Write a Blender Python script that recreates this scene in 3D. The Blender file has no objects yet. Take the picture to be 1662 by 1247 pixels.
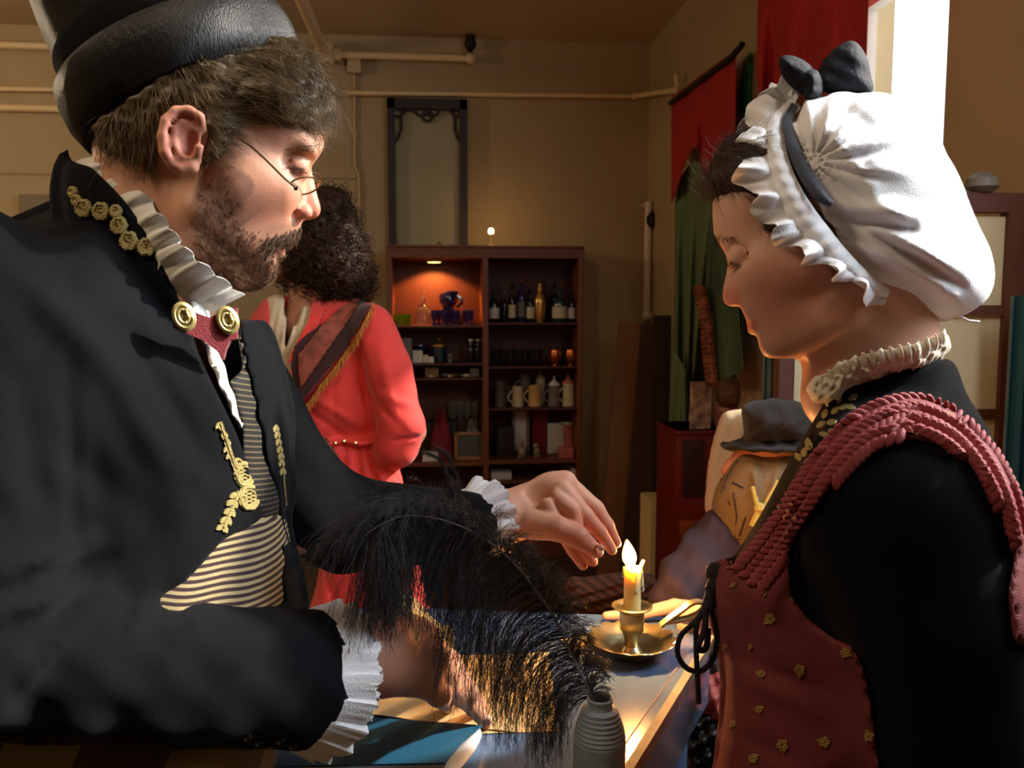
import bpy, bmesh, math, random
import numpy as np
from mathutils import Vector, Matrix
random.seed(7); rng = np.random.default_rng(7)
F = 1350.0; CX, CY = 831.0, 623.5          # focal length and centre in photo pixels (1662 x 1247)
sc = bpy.context.scene; COL = sc.collection
sin, cos, pi = math.sin, math.cos, math.pi
# ---------------------------------------------------------------- camera, exposure, light
PITCH, YAW, CH = math.radians(5.23), math.radians(5.54), 1.40
cam_d = bpy.data.cameras.new('camera'); cam = bpy.data.objects.new('camera', cam_d); COL.objects.link(cam)
cam.location = (0, 0, CH); cam.rotation_euler = (pi/2 - PITCH, 0, -YAW)
cam_d.sensor_width = 36; cam_d.lens = 36*F/1662; cam_d.clip_start = 0.02
cam_d.dof.use_dof = True; cam_d.dof.focus_distance = 0.85; cam_d.dof.aperture_fstop = 13.0
sc.camera = cam
sc.view_settings.view_transform = 'Standard'; sc.view_settings.look = 'None'
sc.view_settings.exposure = 0.0; sc.view_settings.gamma = 1.0; sc.view_settings.use_curve_mapping = False
world = bpy.data.worlds.new('world'); sc.world = world; world.use_nodes = True
wn = world.node_tree.nodes; wn['Background'].inputs[0].default_value = (0.80, 0.90, 1.0, 1); wn['Background'].inputs[1].default_value = 3.0
def light(name, kind, loc, energy, color, **kw):
    l = bpy.data.lights.new(name, kind); l.energy = energy; l.color = color
    direction = kw.pop('aim', None)
    for k, v in kw.items(): setattr(l, k, v)
    o = bpy.data.objects.new(name, l); COL.objects.link(o); o.location = loc
    if direction: o.rotation_euler = Vector(direction).to_track_quat('-Z', 'Y').to_euler()
    return o
SUN_DIR = (-0.80, -0.10, -0.56)
light('sun', 'SUN', (3, 1, 4), 9.0, (1.0, 0.90, 0.76), angle=math.radians(2.5), aim=SUN_DIR)
# daylight entering by the tall windows of the right wall, and unseen warm fills added to brighten the walls and ceiling
light('window_daylight', 'AREA', (1.22, 0.62, 2.28), 34, (0.80, 0.90, 1.0), shape='RECTANGLE', size=0.95, size_y=0.95, aim=(-1, 0.0, -0.25))
light('warm_room_fill', 'AREA', (-1.2, 0.2, 2.85), 17, (1.0, 0.79, 0.55), shape='DISK', size=0.5, aim=(0, 0.25, -1))
light('ceiling_fill_far', 'POINT', (-2.9, 3.2, 2.3), 36, (1.0, 0.78, 0.53), shadow_soft_size=0.12)  # bare point light added out of view to lighten the ceiling
# ---------------------------------------------------------------- camera-space helpers (X right, Y up, D depth, metres)
M3 = np.array(cam.rotation_euler.to_matrix()); C0 = np.array([0, 0, CH])
def cs(px, py, d): return np.array([(px-CX)*d/F, (CY-py)*d/F, d], float)
def to_world(p):
    p = np.asarray(p, float); q = p*np.array([1, 1, -1.0]); return q @ M3.T + C0
def P(px, py, d): return to_world(cs(px, py, d))
def ray(px, py): return M3 @ np.array([(px-CX)/F, (CY-py)/F, -1.0])
def onplane(px, py, axis, val):
    r = ray(px, py); t = (val - C0[axis])/r[axis]; return C0 + r*t
def lin(c):
    return tuple(((v/255)/12.92 if v/255 <= 0.04045 else (((v/255)+0.055)/1.055)**2.4) for v in c[:3])
# ---------------------------------------------------------------- materials
MATS = {}
def mat(name, rgb, rough=0.6, metal=0.0, bump=0.0, bscale=60, var=0.0, vscale=8, emis=None, estr=0, sss=0, trans=0, ior=1.45,
        attr=None, sheen=0, spec=0.5, coat=0, stretch=None, rgb2=None, aniso=0):
    m = bpy.data.materials.new(name); m.use_nodes = True; nt = m.node_tree; b = nt.nodes['Principled BSDF']
    c = (*lin(rgb), 1); b.inputs['Base Color'].default_value = c
    b.inputs['Roughness'].default_value = rough; b.inputs['Metallic'].default_value = metal
    b.inputs['Specular IOR Level'].default_value = spec; b.inputs['IOR'].default_value = ior
    if trans: b.inputs['Transmission Weight'].default_value = trans
    if sheen: b.inputs['Sheen Weight'].default_value = sheen
    if coat: b.inputs['Coat Weight'].default_value = coat
    if sss:
        b.inputs['Subsurface Weight'].default_value = sss; b.inputs['Subsurface Scale'].default_value = 0.006
        b.inputs['Subsurface Radius'].default_value = (1.0, 0.35, 0.2)
    if emis: b.inputs['Emission Color'].default_value = (*lin(emis), 1); b.inputs['Emission Strength'].default_value = estr
    tc = nt.nodes.new('ShaderNodeTexCoord'); src = tc.outputs['Object']
    if stretch:
        mp = nt.nodes.new('ShaderNodeMapping'); mp.inputs['Scale'].default_value = stretch
        nt.links.new(src, mp.inputs['Vector']); src = mp.outputs['Vector']
    col_out = None
    if attr:
        a = nt.nodes.new('ShaderNodeAttribute'); a.attribute_name = attr; col_out = a.outputs['Color']
    if var:
        n = nt.nodes.new('ShaderNodeTexNoise'); n.inputs['Scale'].default_value = vscale; n.inputs['Detail'].default_value = 5
        nt.links.new(src, n.inputs['Vector'])
        mx = nt.nodes.new('ShaderNodeMix'); mx.data_type = 'RGBA'
        rp = nt.nodes.new('ShaderNodeValToRGB'); rp.color_ramp.elements[0].position = 0.35; rp.color_ramp.elements[1].position = 0.65
        nt.links.new(n.outputs['Fac'], rp.inputs['Fac']); nt.links.new(rp.outputs['Color'], mx.inputs['Factor'])
        if col_out is not None and not rgb2:
            hs = nt.nodes.new('ShaderNodeHueSaturation'); hs.inputs['Value'].default_value = 1-var
            nt.links.new(col_out, hs.inputs['Color']); nt.links.new(hs.outputs['Color'], mx.inputs['A']); nt.links.new(col_out, mx.inputs['B'])
        else:
            mx.inputs['A'].default_value = (*lin(rgb2), 1) if rgb2 else tuple(v*(1-var) for v in c[:3])+(1,)
            mx.inputs['B'].default_value = c
        col_out = mx.outputs['Result']
    if col_out is not None: nt.links.new(col_out, b.inputs['Base Color'])
    if bump:
        n = nt.nodes.new('ShaderNodeTexNoise'); n.inputs['Scale'].default_value = bscale; n.inputs['Detail'].default_value = 4
        nt.links.new(src, n.inputs['Vector'])
        bp = nt.nodes.new('ShaderNodeBump'); bp.inputs['Strength'].default_value = bump; bp.inputs['Distance'].default_value = 0.004
        nt.links.new(n.outputs['Fac'], bp.inputs['Height']); nt.links.new(bp.outputs['Normal'], b.inputs['Normal'])
    MATS[name] = m; return m
def stripe_mat(name, c1, c2, vec, width, rough=0.8, c3=None, sharp=0.5, wob=0.0):
    """stripes across direction vec with a period of width metres"""
    m = mat(name, c1, rough, bump=0.15, bscale=400); nt = m.node_tree; b = nt.nodes['Principled BSDF']
    tc = nt.nodes.new('ShaderNodeTexCoord'); d = nt.nodes.new('ShaderNodeVectorMath'); d.operation = 'DOT_PRODUCT'
    v = Vector(vec).normalized()/width; d.inputs[1].default_value = v; nt.links.new(tc.outputs['Object'], d.inputs[0])
    out = d.outputs['Value']
    if wob:
        n = nt.nodes.new('ShaderNodeTexNoise'); n.inputs['Scale'].default_value = 25; nt.links.new(tc.outputs['Object'], n.inputs['Vector'])
        ma = nt.nodes.new('ShaderNodeMath'); ma.operation = 'MULTIPLY_ADD'; ma.inputs[1].default_value = wob
        nt.links.new(n.outputs['Fac'], ma.inputs[0]); nt.links.new(out, ma.inputs[2]); out = ma.outputs[0]
    fr = nt.nodes.new('ShaderNodeMath'); fr.operation = 'FRACT'; nt.links.new(out, fr.inputs[0])
    g = nt.nodes.new('ShaderNodeMath'); g.operation = 'GREATER_THAN'; g.inputs[1].default_value = sharp; nt.links.new(fr.outputs[0], g.inputs[0])
    mx = nt.nodes.new('ShaderNodeMix'); mx.data_type = 'RGBA'; nt.links.new(g.outputs[0], mx.inputs['Factor'])
    mx.inputs['A'].default_value = (*lin(c1), 1); mx.inputs['B'].default_value = (*lin(c2), 1)
    nt.links.new(mx.outputs['Result'], b.inputs['Base Color']); return m
# ---------------------------------------------------------------- objects and tags
def tag(o, label=None, cat=None, group=None, kind=None):
    if label: o['label'] = label
    if cat: o['category'] = cat
    if group: o['group'] = group
    if kind: o['kind'] = kind
    return o
def thing(name, label, cat, loc, group=None):
    o = bpy.data.objects.new(name, None); COL.objects.link(o); o.location = loc; o.empty_display_size = 0.05
    return tag(o, label, cat, group)
def np_mesh(name, V, faces_flat, sizes, smooth=True):
    me = bpy.data.meshes.new(name); V = np.ascontiguousarray(V, np.float32)
    me.vertices.add(len(V)); me.vertices.foreach_set('co', V.ravel())
    ff = np.ascontiguousarray(faces_flat, np.int32).ravel(); me.loops.add(len(ff)); me.loops.foreach_set('vertex_index', ff)
    sizes = np.asarray(sizes, np.int32); st = np.concatenate([[0], np.cumsum(sizes)[:-1]]).astype(np.int32)
    me.polygons.add(len(sizes)); me.polygons.foreach_set('loop_start', st)
    if smooth: me.polygons.foreach_set('use_smooth', np.ones(len(sizes), bool))
    me.update(calc_edges=True); me.validate(); return me
def obj(name, me, material, parent=None, base=None):
    o = bpy.data.objects.new(name, me); COL.objects.link(o)
    if material: me.materials.append(material)
    if parent: o.parent = parent
    elif base is not None: o.location = base
    return o
def set_col(me, col, name='Col'):
    a = me.color_attributes.new(name, 'FLOAT_COLOR', 'POINT'); c = np.ones((len(me.vertices), 4), np.float32); c[:, :3] = col
    a.data.foreach_set('color', c.ravel())
class MB:
    """mesh builder in world coordinates"""
    def __init__(s): s.v = []; s.f = []; s.n = 0
    def add(s, V, Fc):
        V = np.asarray(V, float); s.v.append(V); s.f += [[i+s.n for i in f] for f in Fc]; s.n += len(V); return s
    def box(s, c, size, rot=None, bev=0.0):
        c = np.asarray(c, float); h = np.asarray(size, float)/2
        if bev <= 0:
            V = np.array([[x, y, z] for x in (-1, 1) for y in (-1, 1) for z in (-1, 1)])*h
            Fc = [(0, 1, 3, 2), (4, 6, 7, 5), (0, 4, 5, 1), (2, 3, 7, 6), (0, 2, 6, 4), (1, 5, 7, 3)]
        else:
            bm = bmesh.new(); bmesh.ops.create_cube(bm, size=2.0)
            for q in bm.verts: q.co = Vector([q.co[i]*h[i] for i in range(3)])
            bmesh.ops.bevel(bm, geom=bm.edges[:], offset=min(bev, min(h)*0.9), segments=2, profile=0.6, affect='EDGES')
            bm.verts.ensure_lookup_table(); bm.verts.index_update()
            V = np.array([list(q.co) for q in bm.verts]); Fc = [[q.index for q in f.verts] for f in bm.faces]; bm.free()
        if rot is not None: V = V @ np.array(rot).T
        return s.add(V+c, Fc)
    def bb(s, lo, hi, bev=0.0):
        lo = np.asarray(lo, float); hi = np.asarray(hi, float); return s.box((lo+hi)/2, np.abs(hi-lo), bev=bev)
    def lathe(s, c, prof, n=20, rot=None, sx=1, sy=1):
        V = []; k = len(prof)
        for i in range(n):
            a = 2*pi*i/n
            for r, z in prof: V.append((r*cos(a)*sx, r*sin(a)*sy, z))
        Fc = [(i*k+j, ((i+1) % n)*k+j, ((i+1) % n)*k+j+1, i*k+j+1) for i in range(n) for j in range(k-1)]
        V = np.array(V)
        if prof[0][0] > 1e-5: Fc.append([i*k for i in range(n)][::-1])
        if prof[-1][0] > 1e-5: Fc.append([i*k+k-1 for i in range(n)])
        if rot is not None: V = V @ np.array(rot).T
        return s.add(V+np.asarray(c, float), Fc)
    def tube(s, pts, r, n=8, cap=True, closed=False):
        pts = [Vector(p) for p in pts]; m = len(pts); rr = r if hasattr(r, '__len__') else [r]*m
        V = []; prev = None
        for i, p in enumerate(pts):
            if closed: t = (pts[(i+1) % m]-pts[i-1])
            else: t = pts[min(i+1, m-1)]-pts[max(i-1, 0)]
            t = t.normalized() if t.length > 1e-9 else Vector((0, 0, 1))
            if prev is None: a = t.orthogonal().normalized()
            else:
                a = (prev-t*prev.dot(t)); a = a.normalized() if a.length > 1e-6 else t.orthogonal().normalized()
            prev = a; b = t.cross(a)
            for j in range(n):
                th = 2*pi*j/n; V.append(p+(a*cos(th)+b*sin(th))*rr[i])
        Fc = []
        for i in range(m if closed else m-1):
            for j in range(n):
                i2 = (i+1) % m; Fc.append((i*n+j, i*n+(j+1) % n, i2*n+(j+1) % n, i2*n+j))
        if cap and not closed: Fc.append(list(range(n))[::-1]); Fc.append([(m-1)*n+j for j in range(n)])
        return s.add([list(v) for v in V], Fc)
    def prism(s, pts, vec):
        pts = np.asarray(pts, float); n = len(pts); V = np.vstack([pts, pts+np.asarray(vec, float)])
        Fc = [list(range(n)), list(range(n, 2*n))[::-1]]+[(i, i+n, (i+1) % n+n, (i+1) % n) for i in range(n)]
        return s.add(V, Fc)
    def ball(s, c, r, n=10, rot=None):
        r = (r,)*3 if not hasattr(r, '__len__') else r; k = max(4, n//2)
        V = [(0, 0, -1)]+[(cos(2*pi*i/n)*sin(pi*j/k), sin(2*pi*i/n)*sin(pi*j/k), -cos(pi*j/k)) for j in range(1, k) for i in range(n)]+[(0, 0, 1)]
        V = np.array(V)*np.array(r)
        if rot is not None: V = V @ np.array(rot).T
        L = 1+(k-1)*n; Fc = [(0, 1+(i+1) % n, 1+i) for i in range(n)]
        for j in range(k-2): Fc += [(1+j*n+i, 1+j*n+(i+1) % n, 1+(j+1)*n+(i+1) % n, 1+(j+1)*n+i) for i in range(n)]
        Fc += [(L, 1+(k-2)*n+i, 1+(k-2)*n+(i+1) % n) for i in range(n)]
        return s.add(V+np.asarray(c, float), Fc)
    def sheet(s, G, thick, nrm=None):
        """G (a,b,3) grid made into a closed sheet of the given thickness"""
        a, b, _ = G.shape; du = np.gradient(G, axis=0); dv = np.gradient(G, axis=1); N = np.cross(du, dv)
        N /= (np.linalg.norm(N, axis=2, keepdims=True)+1e-12)
        V = np.vstack([(G+N*thick/2).reshape(-1, 3), (G-N*thick/2).reshape(-1, 3)]); o = a*b; Fc = []
        for i in range(a-1):
            for j in range(b-1):
                q = (i*b+j, (i+1)*b+j, (i+1)*b+j+1, i*b+j+1); Fc.append(q); Fc.append(tuple(x+o for x in q[::-1]))
        for i in range(a-1): Fc.append((i*b, i*b+o, (i+1)*b+o, (i+1)*b)); Fc.append((i*b+b-1, (i+1)*b+b-1, (i+1)*b+b-1+o, i*b+b-1+o))
        for j in range(b-1): Fc.append((j, j+1, j+1+o, j+o)); Fc.append(((a-1)*b+j, (a-1)*b+j+o, (a-1)*b+j+1+o, (a-1)*b+j+1))
        return s.add(V, Fc)
    def mesh(s, name, base=(0, 0, 0), smooth=True):
        me = bpy.data.meshes.new(name); V = np.vstack(s.v)-np.asarray(base, float)
        me.from_pydata([tuple(v) for v in V], [], [tuple(f) for f in s.f]); me.update()
        if smooth:
            me.polygons.foreach_set('use_smooth', np.ones(len(me.polygons), bool))
            me.set_sharp_from_angle(angle=math.radians(38))
        return me
    def build(s, name, material, parent=None, base=None, smooth=True):
        b = base if base is not None else (tuple(parent_base(parent)) if parent else (0, 0, 0))
        return obj(name, s.mesh(name, b, smooth), material, parent, None if parent else b)
def parent_base(p):
    v = Vector((0, 0, 0))
    while p is not None: v += p.location; p = p.parent
    return v
def struct(name, mb, material, smooth=False):
    o = mb.build(name, material, base=(0, 0, 0), smooth=smooth); o['kind'] = 'structure'; return o
# ---------------------------------------------------------------- signed distance volumes
class Shape:
    """2D outline in photo pixels (smoothed), sampled as a signed distance table"""
    def __init__(s, pts, smooth=True, pad=60, step=2.0):
        pts = np.asarray(pts, float)
        if smooth:
            n = len(pts); out = []
            for i in range(n):
                p0, p1, p2, p3 = pts[i-1], pts[i], pts[(i+1) % n], pts[(i+2) % n]
                for t in (0, 0.25, 0.5, 0.75):
                    out.append(0.5*((2*p1)+(-p0+p2)*t+(2*p0-5*p1+4*p2-p3)*t*t+(-p0+3*p1-3*p2+p3)*t**3))
            pts = np.array(out)
        s.pts = pts; lo = pts.min(0)-pad; hi = pts.max(0)+pad; s.lo = lo; s.step = step
        nx, ny = (np.ceil((hi-lo)/step)).astype(int)+1
        gx, gy = np.meshgrid(lo[0]+np.arange(nx)*step, lo[1]+np.arange(ny)*step, indexing='ij')
        s.t = s.exact(gx, gy).astype(np.float32)
    def exact(s, gx, gy):
        d = np.full(gx.shape, 1e12); ins = np.zeros(gx.shape, bool); n = len(s.pts)
        for i in range(n):
            a = s.pts[i]; b = s.pts[(i+1) % n]; e = b-a; L = e@e
            if L < 1e-9: continue
            wx = gx-a[0]; wy = gy-a[1]; t = np.clip((wx*e[0]+wy*e[1])/L, 0, 1)
            d = np.minimum(d, (wx-e[0]*t)**2+(wy-e[1]*t)**2)
            c = ((a[1] <= gy) & (b[1] > gy)) | ((b[1] <= gy) & (a[1] > gy))
            if abs(e[1]) > 1e-9: ins ^= c & (gx < a[0]+(gy-a[1])/e[1]*e[0])
        return np.where(ins, -1, 1)*np.sqrt(d)
    def __call__(s, px, py):
        u = (px-s.lo[0])/s.step; v = (py-s.lo[1])/s.step; nx, ny = s.t.shape
        ex = np.maximum(np.maximum(-u, u-(nx-1)), 0); ey = np.maximum(np.maximum(-v, v-(ny-1)), 0)
        u = np.clip(u, 0, nx-1.001); v = np.clip(v, 0, ny-1.001); i = u.astype(int); j = v.astype(int); u = u-i; v = v-j; t = s.t
        r = t[i, j]*(1-u)*(1-v)+t[i+1, j]*u*(1-v)+t[i, j+1]*(1-u)*v+t[i+1, j+1]*u*v
        return r+np.hypot(ex, ey)*s.step
def smin(a, b, k):
    if k <= 0: return np.minimum(a, b)
    h = np.clip(0.5+0.5*(a-b)/k, 0, 1); return a*(1-h)+b*h-k*h*(1-h)
def smax(a, b, k): return -smin(-a, -b, k)
class Vol:
    def __init__(s, lo, hi, h):
        s.lo = np.array(lo, float); s.h = h; n = (np.ceil((np.array(hi)-s.lo)/h)).astype(int)+1; s.n = n
        ax = [s.lo[i]+np.arange(n[i])*h for i in range(3)]
        s.X, s.Y, s.D = np.meshgrid(*[a.astype(np.float32) for a in ax], indexing='ij', copy=True); s.f = np.full(tuple(n), 1.0, np.float32)
    @property
    def px(s):
        if not hasattr(s, '_px'): s._px = CX+F*s.X/s.D; s._py = CY-F*s.Y/s.D
        return s._px
    @property
    def py(s): s.px; return s._py
    def sl(s, lo, hi):
        i = np.clip(np.floor((np.array(lo)-s.lo)/s.h).astype(int), 0, s.n-1); j = np.clip(np.ceil((np.array(hi)-s.lo)/s.h).astype(int)+1, 1, s.n)
        return tuple(slice(a, max(b, a+1)) for a, b in zip(i, j))
    def comb(s, q, d, k, op):
        g = s.f[q]
        s.f[q] = smin(g, d, k) if op == 'u' else (smax(g, -d, k) if op == 's' else smax(g, d, k))
    def cone(s, a, b, ra, rb=None, k=0.005, op='u'):
        rb = ra if rb is None else rb; a = np.array(a, float); b = np.array(b, float); R = max(ra, rb)+k*1.5+s.h*3
        q = s.sl(np.minimum(a, b)-R, np.maximum(a, b)+R); X, Y, D = s.X[q]-a[0], s.Y[q]-a[1], s.D[q]-a[2]; e = b-a; L = max(e@e, 1e-12)
        t = np.clip((X*e[0]+Y*e[1]+D*e[2])/L, 0, 1)
        s.comb(q, np.sqrt((X-e[0]*t)**2+(Y-e[1]*t)**2+(D-e[2]*t)**2)-(ra+(rb-ra)*t), k, op); return s
    def ell(s, c, r, ang=0, k=0.005, op='u', yaw=0):
        """ellipsoid; ang tilts it in the image plane (degrees, clockwise on screen)"""
        c = np.array(c, float); R = max(r)+k*1.5+s.h*3; q = s.sl(c-R, c+R); X, Y, D = s.X[q]-c[0], s.Y[q]-c[1], s.D[q]-c[2]
        a = math.radians(ang); X, Y = X*cos(a)-Y*sin(a), X*sin(a)+Y*cos(a)
        if yaw: w = math.radians(yaw); X, D = X*cos(w)-D*sin(w), X*sin(w)+D*cos(w)
        k0 = np.sqrt((X/r[0])**2+(Y/r[1])**2+(D/r[2])**2); k1 = np.sqrt((X/r[0]**2)**2+(Y/r[1]**2)**2+(D/r[2]**2)**2)+1e-9
        s.comb(q, k0*(k0-1)/k1, k, op); return s
    def chain(s, pts, radii, k=0.004, op='u', k2=None):
        for i in range(len(pts)-1): s.cone(pts[i], pts[i+1], radii[i], radii[i+1], k, op)
        return s
    def puff(s, shp, dc, T, R, k=0.01, op='u'):
        """outline swollen to real depth: half thickness T reached R metres inside the edge; dc a depth or function of pixels"""
        d0 = dc(s.px, s.py) if callable(dc) else dc; sd = shp(s.px, s.py)*s.D/F; z = s.D-d0; e = np.clip(-sd/R, 0, 1)
        t = T*np.sqrt(1-(1-e)**2); ins = (np.abs(z)-t)*np.clip(R/T, 0.4, 1)
        v = np.where(sd < 0, np.maximum(ins, -0.5), np.hypot(sd, z)); s.comb(tuple([slice(None)]*3), v.astype(np.float32), k, op); return s
    def cut(s, shp, k=0.004, keep=True, grow=0.0, front=None):
        sd = shp(s.px, s.py)*s.D/F-grow
        if front is not None: sd = np.maximum(sd, s.D-front) if not keep else sd
        s.f = smax(s.f, sd if keep else -sd, k).astype(np.float32); return s
    def disp(s, fn): s.f = (s.f-fn(s.px, s.py, s.D)).astype(np.float32); return s
    def copy(s):
        c = object.__new__(Vol); c.__dict__.update(s.__dict__); c.f = s.f.copy(); return c
    def sample(s, p):
        g = (np.asarray(p, float)-s.lo)/s.h; g = np.clip(g, 0, np.array(s.n)-1.001); i = g.astype(int); t = g-i; r = 0
        for a in (0, 1):
            for b in (0, 1):
                for c in (0, 1):
                    w = (t[..., 0] if a else 1-t[..., 0])*(t[..., 1] if b else 1-t[..., 1])*(t[..., 2] if c else 1-t[..., 2])
                    r = r+w*s.f[i[..., 0]+a, i[..., 1]+b, i[..., 2]+c]
        return r
    def front(s, px, py, off=0.0):
        """camera-space points where the view rays of the pixels first meet the surface"""
        px = np.asarray(px, float); py = np.asarray(py, float); d0, d1 = s.lo[2], s.lo[2]+s.h*(s.n[2]-1)
        ds = np.linspace(d0, d1, 160); prev = None; hit = np.full(px.shape, np.nan)
        for d in ds:
            v = s.sample(np.stack([(px-CX)*d/F, (CY-py)*d/F, np.full(px.shape, d)], -1))
            if prev is not None:
                m = np.isnan(hit) & (v < 0) & (prev >= 0); t = np.where(m, prev/(prev-v+1e-9), 0); hit = np.where(m, pd+(d-pd)*t, hit)
            elif prev is None: hit = np.where(v < 0, d, hit)
            prev = v; pd = d
        if np.isnan(hit).all(): hit[:] = (d0+d1)/2
        bad = np.isnan(hit); hit = np.where(bad, np.nanmean(hit), hit)-off
        return np.stack([(px-CX)*hit/F, (CY-py)*hit/F, hit], -1), ~bad
    def net(s):
        f = s.f.copy(); f[0] = f[-1] = 1; f[:, 0] = f[:, -1] = 1; f[:, :, 0] = f[:, :, -1] = 1
        ins = f < 0; c = [ins[a:ins.shape[0]-1+a, b:ins.shape[1]-1+b, d:ins.shape[2]-1+d] for a in (0, 1) for b in (0, 1) for d in (0, 1)]
        cnt = sum(x.astype(np.int8) for x in c); act = (cnt > 0) & (cnt < 8); ids = np.argwhere(act); idx = np.full(act.shape, -1, np.int64)
        idx[act] = np.arange(len(ids)); acc = np.zeros((len(ids), 3)); w = np.zeros(len(ids))
        for ax in range(3):
            o1, o2 = [i for i in range(3) if i != ax]
            for a in (0, 1):
                for b in (0, 1):
                    p = ids.copy(); p[:, o1] += a; p[:, o2] += b; q = p.copy(); q[:, ax] += 1
                    v0 = f[p[:, 0], p[:, 1], p[:, 2]]; v1 = f[q[:, 0], q[:, 1], q[:, 2]]; m = (v0 < 0) != (v1 < 0)
                    t = np.where(m, v0/(v0-v1+1e-20), 0); pt = p.astype(float); pt[:, ax] += t; acc += pt*m[:, None]; w += m
        V = acc/w[:, None]*s.h+s.lo; Q = []
        for ax in range(3):
            o1, o2 = [(1, 2), (2, 0), (0, 1)][ax]
            a = [slice(None)]*3; b = [slice(None)]*3; a[ax] = slice(0, -1); b[ax] = slice(1, None); A = ins[tuple(a)]; B = ins[tuple(b)]
            e = np.argwhere(A != B); e = e[(e[:, o1] > 0) & (e[:, o2] > 0)]
            def g(i, j):
                c2 = e.copy(); c2[:, o1] -= i; c2[:, o2] -= j; return idx[c2[:, 0], c2[:, 1], c2[:, 2]]
            q = np.stack([g(1, 1), g(0, 1), g(0, 0), g(1, 0)], 1); fl = ~A[e[:, 0], e[:, 1], e[:, 2]]; q[fl] = q[fl][:, ::-1]; Q.append(q)
        return V, np.vstack(Q)[:, ::-1]
def relax(V, Q, it=2, w=0.5):
    n = len(V)
    for _ in range(it):
        acc = np.zeros_like(V); c = np.zeros(n)
        for a, b in ((0, 1), (1, 2), (2, 3), (3, 0)):
            for i, j in ((a, b), (b, a)):
                for ax in range(3): acc[:, ax] += np.bincount(Q[:, i], weights=V[Q[:, j], ax], minlength=n)
                c += np.bincount(Q[:, i], minlength=n)
        V = V*(1-w)+w*acc/np.maximum(c, 1)[:, None]
    return V
def vol_objs(vols, name, material, parent, colfn=None, base=None, it=2):
    """one mesh object out of one or several volumes; colfn(px,py,D,N)->(n,3) linear colour"""
    VV = []; QQ = []; n = 0
    for v in (vols if isinstance(vols, (list, tuple)) else [vols]):
        if isinstance(v, tuple): V, Q = v
        else: V, Q = v.net(); V = relax(V, Q, it)
        VV.append(V); QQ.append(Q+n); n += len(V)
    V = np.vstack(VV); Q = np.vstack(QQ); b = np.array(base if base is not None else parent_base(parent))
    me = np_mesh(name, to_world(V)-b, Q, np.full(len(Q), 4))
    if colfn is not None: set_col(me, colfn(CX+F*V[:, 0]/V[:, 2], CY-F*V[:, 1]/V[:, 2], V[:, 2]))
    o = obj(name, me, material, parent, None if parent else b); return o, V, Q
def vnormals(V, Q):
    n = np.cross(V[Q[:, 2]]-V[Q[:, 0]], V[Q[:, 3]]-V[Q[:, 1]]); N = np.zeros_like(V)
    for i in range(4):
        for ax in range(3): N[:, ax] += np.bincount(Q[:, i], weights=n[:, ax], minlength=len(V))
    return -N/(np.linalg.norm(N, axis=1, keepdims=True)+1e-12)   # camera space is mirrored, hence the sign
def box_px(px0, py0, px1, py1, d0, d1):
    """camera-space bounds that hold the pixel box between two depths"""
    c = np.array([cs(x, y, d) for x in (px0, px1) for y in (py0, py1) for d in (d0, d1)]); return c.min(0), c.max(0)
def strands_mesh(name, L, r0, r1, base, sides=3):
    """L (n,k,3) world polylines to tapered three-sided strands"""
    n, k, _ = L.shape; T = np.gradient(L, axis=1); T /= np.linalg.norm(T, axis=2, keepdims=True)+1e-12
    up = np.array([0.31, 0.52, 0.79]); A = np.cross(T, up); A /= np.linalg.norm(A, axis=2, keepdims=True)+1e-9; B = np.cross(T, A)
    r0 = np.broadcast_to(np.asarray(r0, float).reshape(-1, 1), (n, 1)); r = (r0+(r1-r0)*np.linspace(0, 1, k)[None, :])[..., None]
    V = np.stack([L+r*(A*cos(2*pi*j/sides)+B*sin(2*pi*j/sides)) for j in range(sides)], 2)
    bi = (np.arange(n)[:, None]*k+np.arange(k-1)[None, :])[..., None]*sides; j = np.arange(sides)[None, None, :]; j2 = (j+1) % sides
    Q = np.stack([bi+j, bi+j2, bi+sides+j2, bi+sides+j], -1).reshape(-1, 4)
    return np_mesh(name, V.reshape(-1, 3)-np.asarray(base), Q, np.full(len(Q), 4))
def spline(pts, n):
    pts = np.asarray(pts, float); d = np.r_[0, np.cumsum(np.linalg.norm(np.diff(pts[:, :2], axis=0), axis=1))]; d /= d[-1]
    t = np.linspace(0, 1, n); m = np.gradient(pts, d, axis=0); i = np.clip(np.searchsorted(d, t, 'right')-1, 0, len(d)-2)
    h = (d[i+1]-d[i])[:, None]; u = ((t-d[i])/(d[i+1]-d[i]))[:, None]
    return (2*u**3-3*u**2+1)*pts[i]+(u**3-2*u**2+u)*h*m[i]+(-2*u**3+3*u**2)*pts[i+1]+(u**3-u**2)*h*m[i+1]
# ================================================================ THE ROOM
YB = 4.9
corner = onplane(1055, 72, 1, YB); XR, ZC = corner[0], corner[2]; XL, YF = -4.2, -2.2
BW = lambda px, py, off=0.0: onplane(px, py, 1, YB-off)       # point on (or off) the back wall
RW = lambda px, py, off=0.0: onplane(px, py, 0, XR-off)       # point on (or off) the right wall
m_wall = mat('wall_paint', (176, 152, 112), 0.75, bump=0.25, bscale=30, var=0.10, vscale=2.5)
m_ceil = mat('ceiling_paint', (196, 170, 134), 0.85, bump=0.15, bscale=20, var=0.10, vscale=2)
m_floor = mat('floor_boards', (86, 62, 44), 0.55, bump=0.2, bscale=12, var=0.3, vscale=3, stretch=(8, 1, 1))
m_trim = mat('window_paint', (200, 190, 170), 0.5)
struct('floor', MB().bb((XL-0.2, YF-0.2, -0.1), (XR+0.2, YB+0.2, 0)), m_floor)
struct('ceiling', MB().bb((XL-0.2, YF-0.2, ZC), (XR+0.2, YB+0.2, ZC+0.1)), m_ceil)
struct('wall_back', MB().bb((XL-0.2, YB, 0), (XR+0.2, YB+0.2, ZC)), m_wall)
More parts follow.
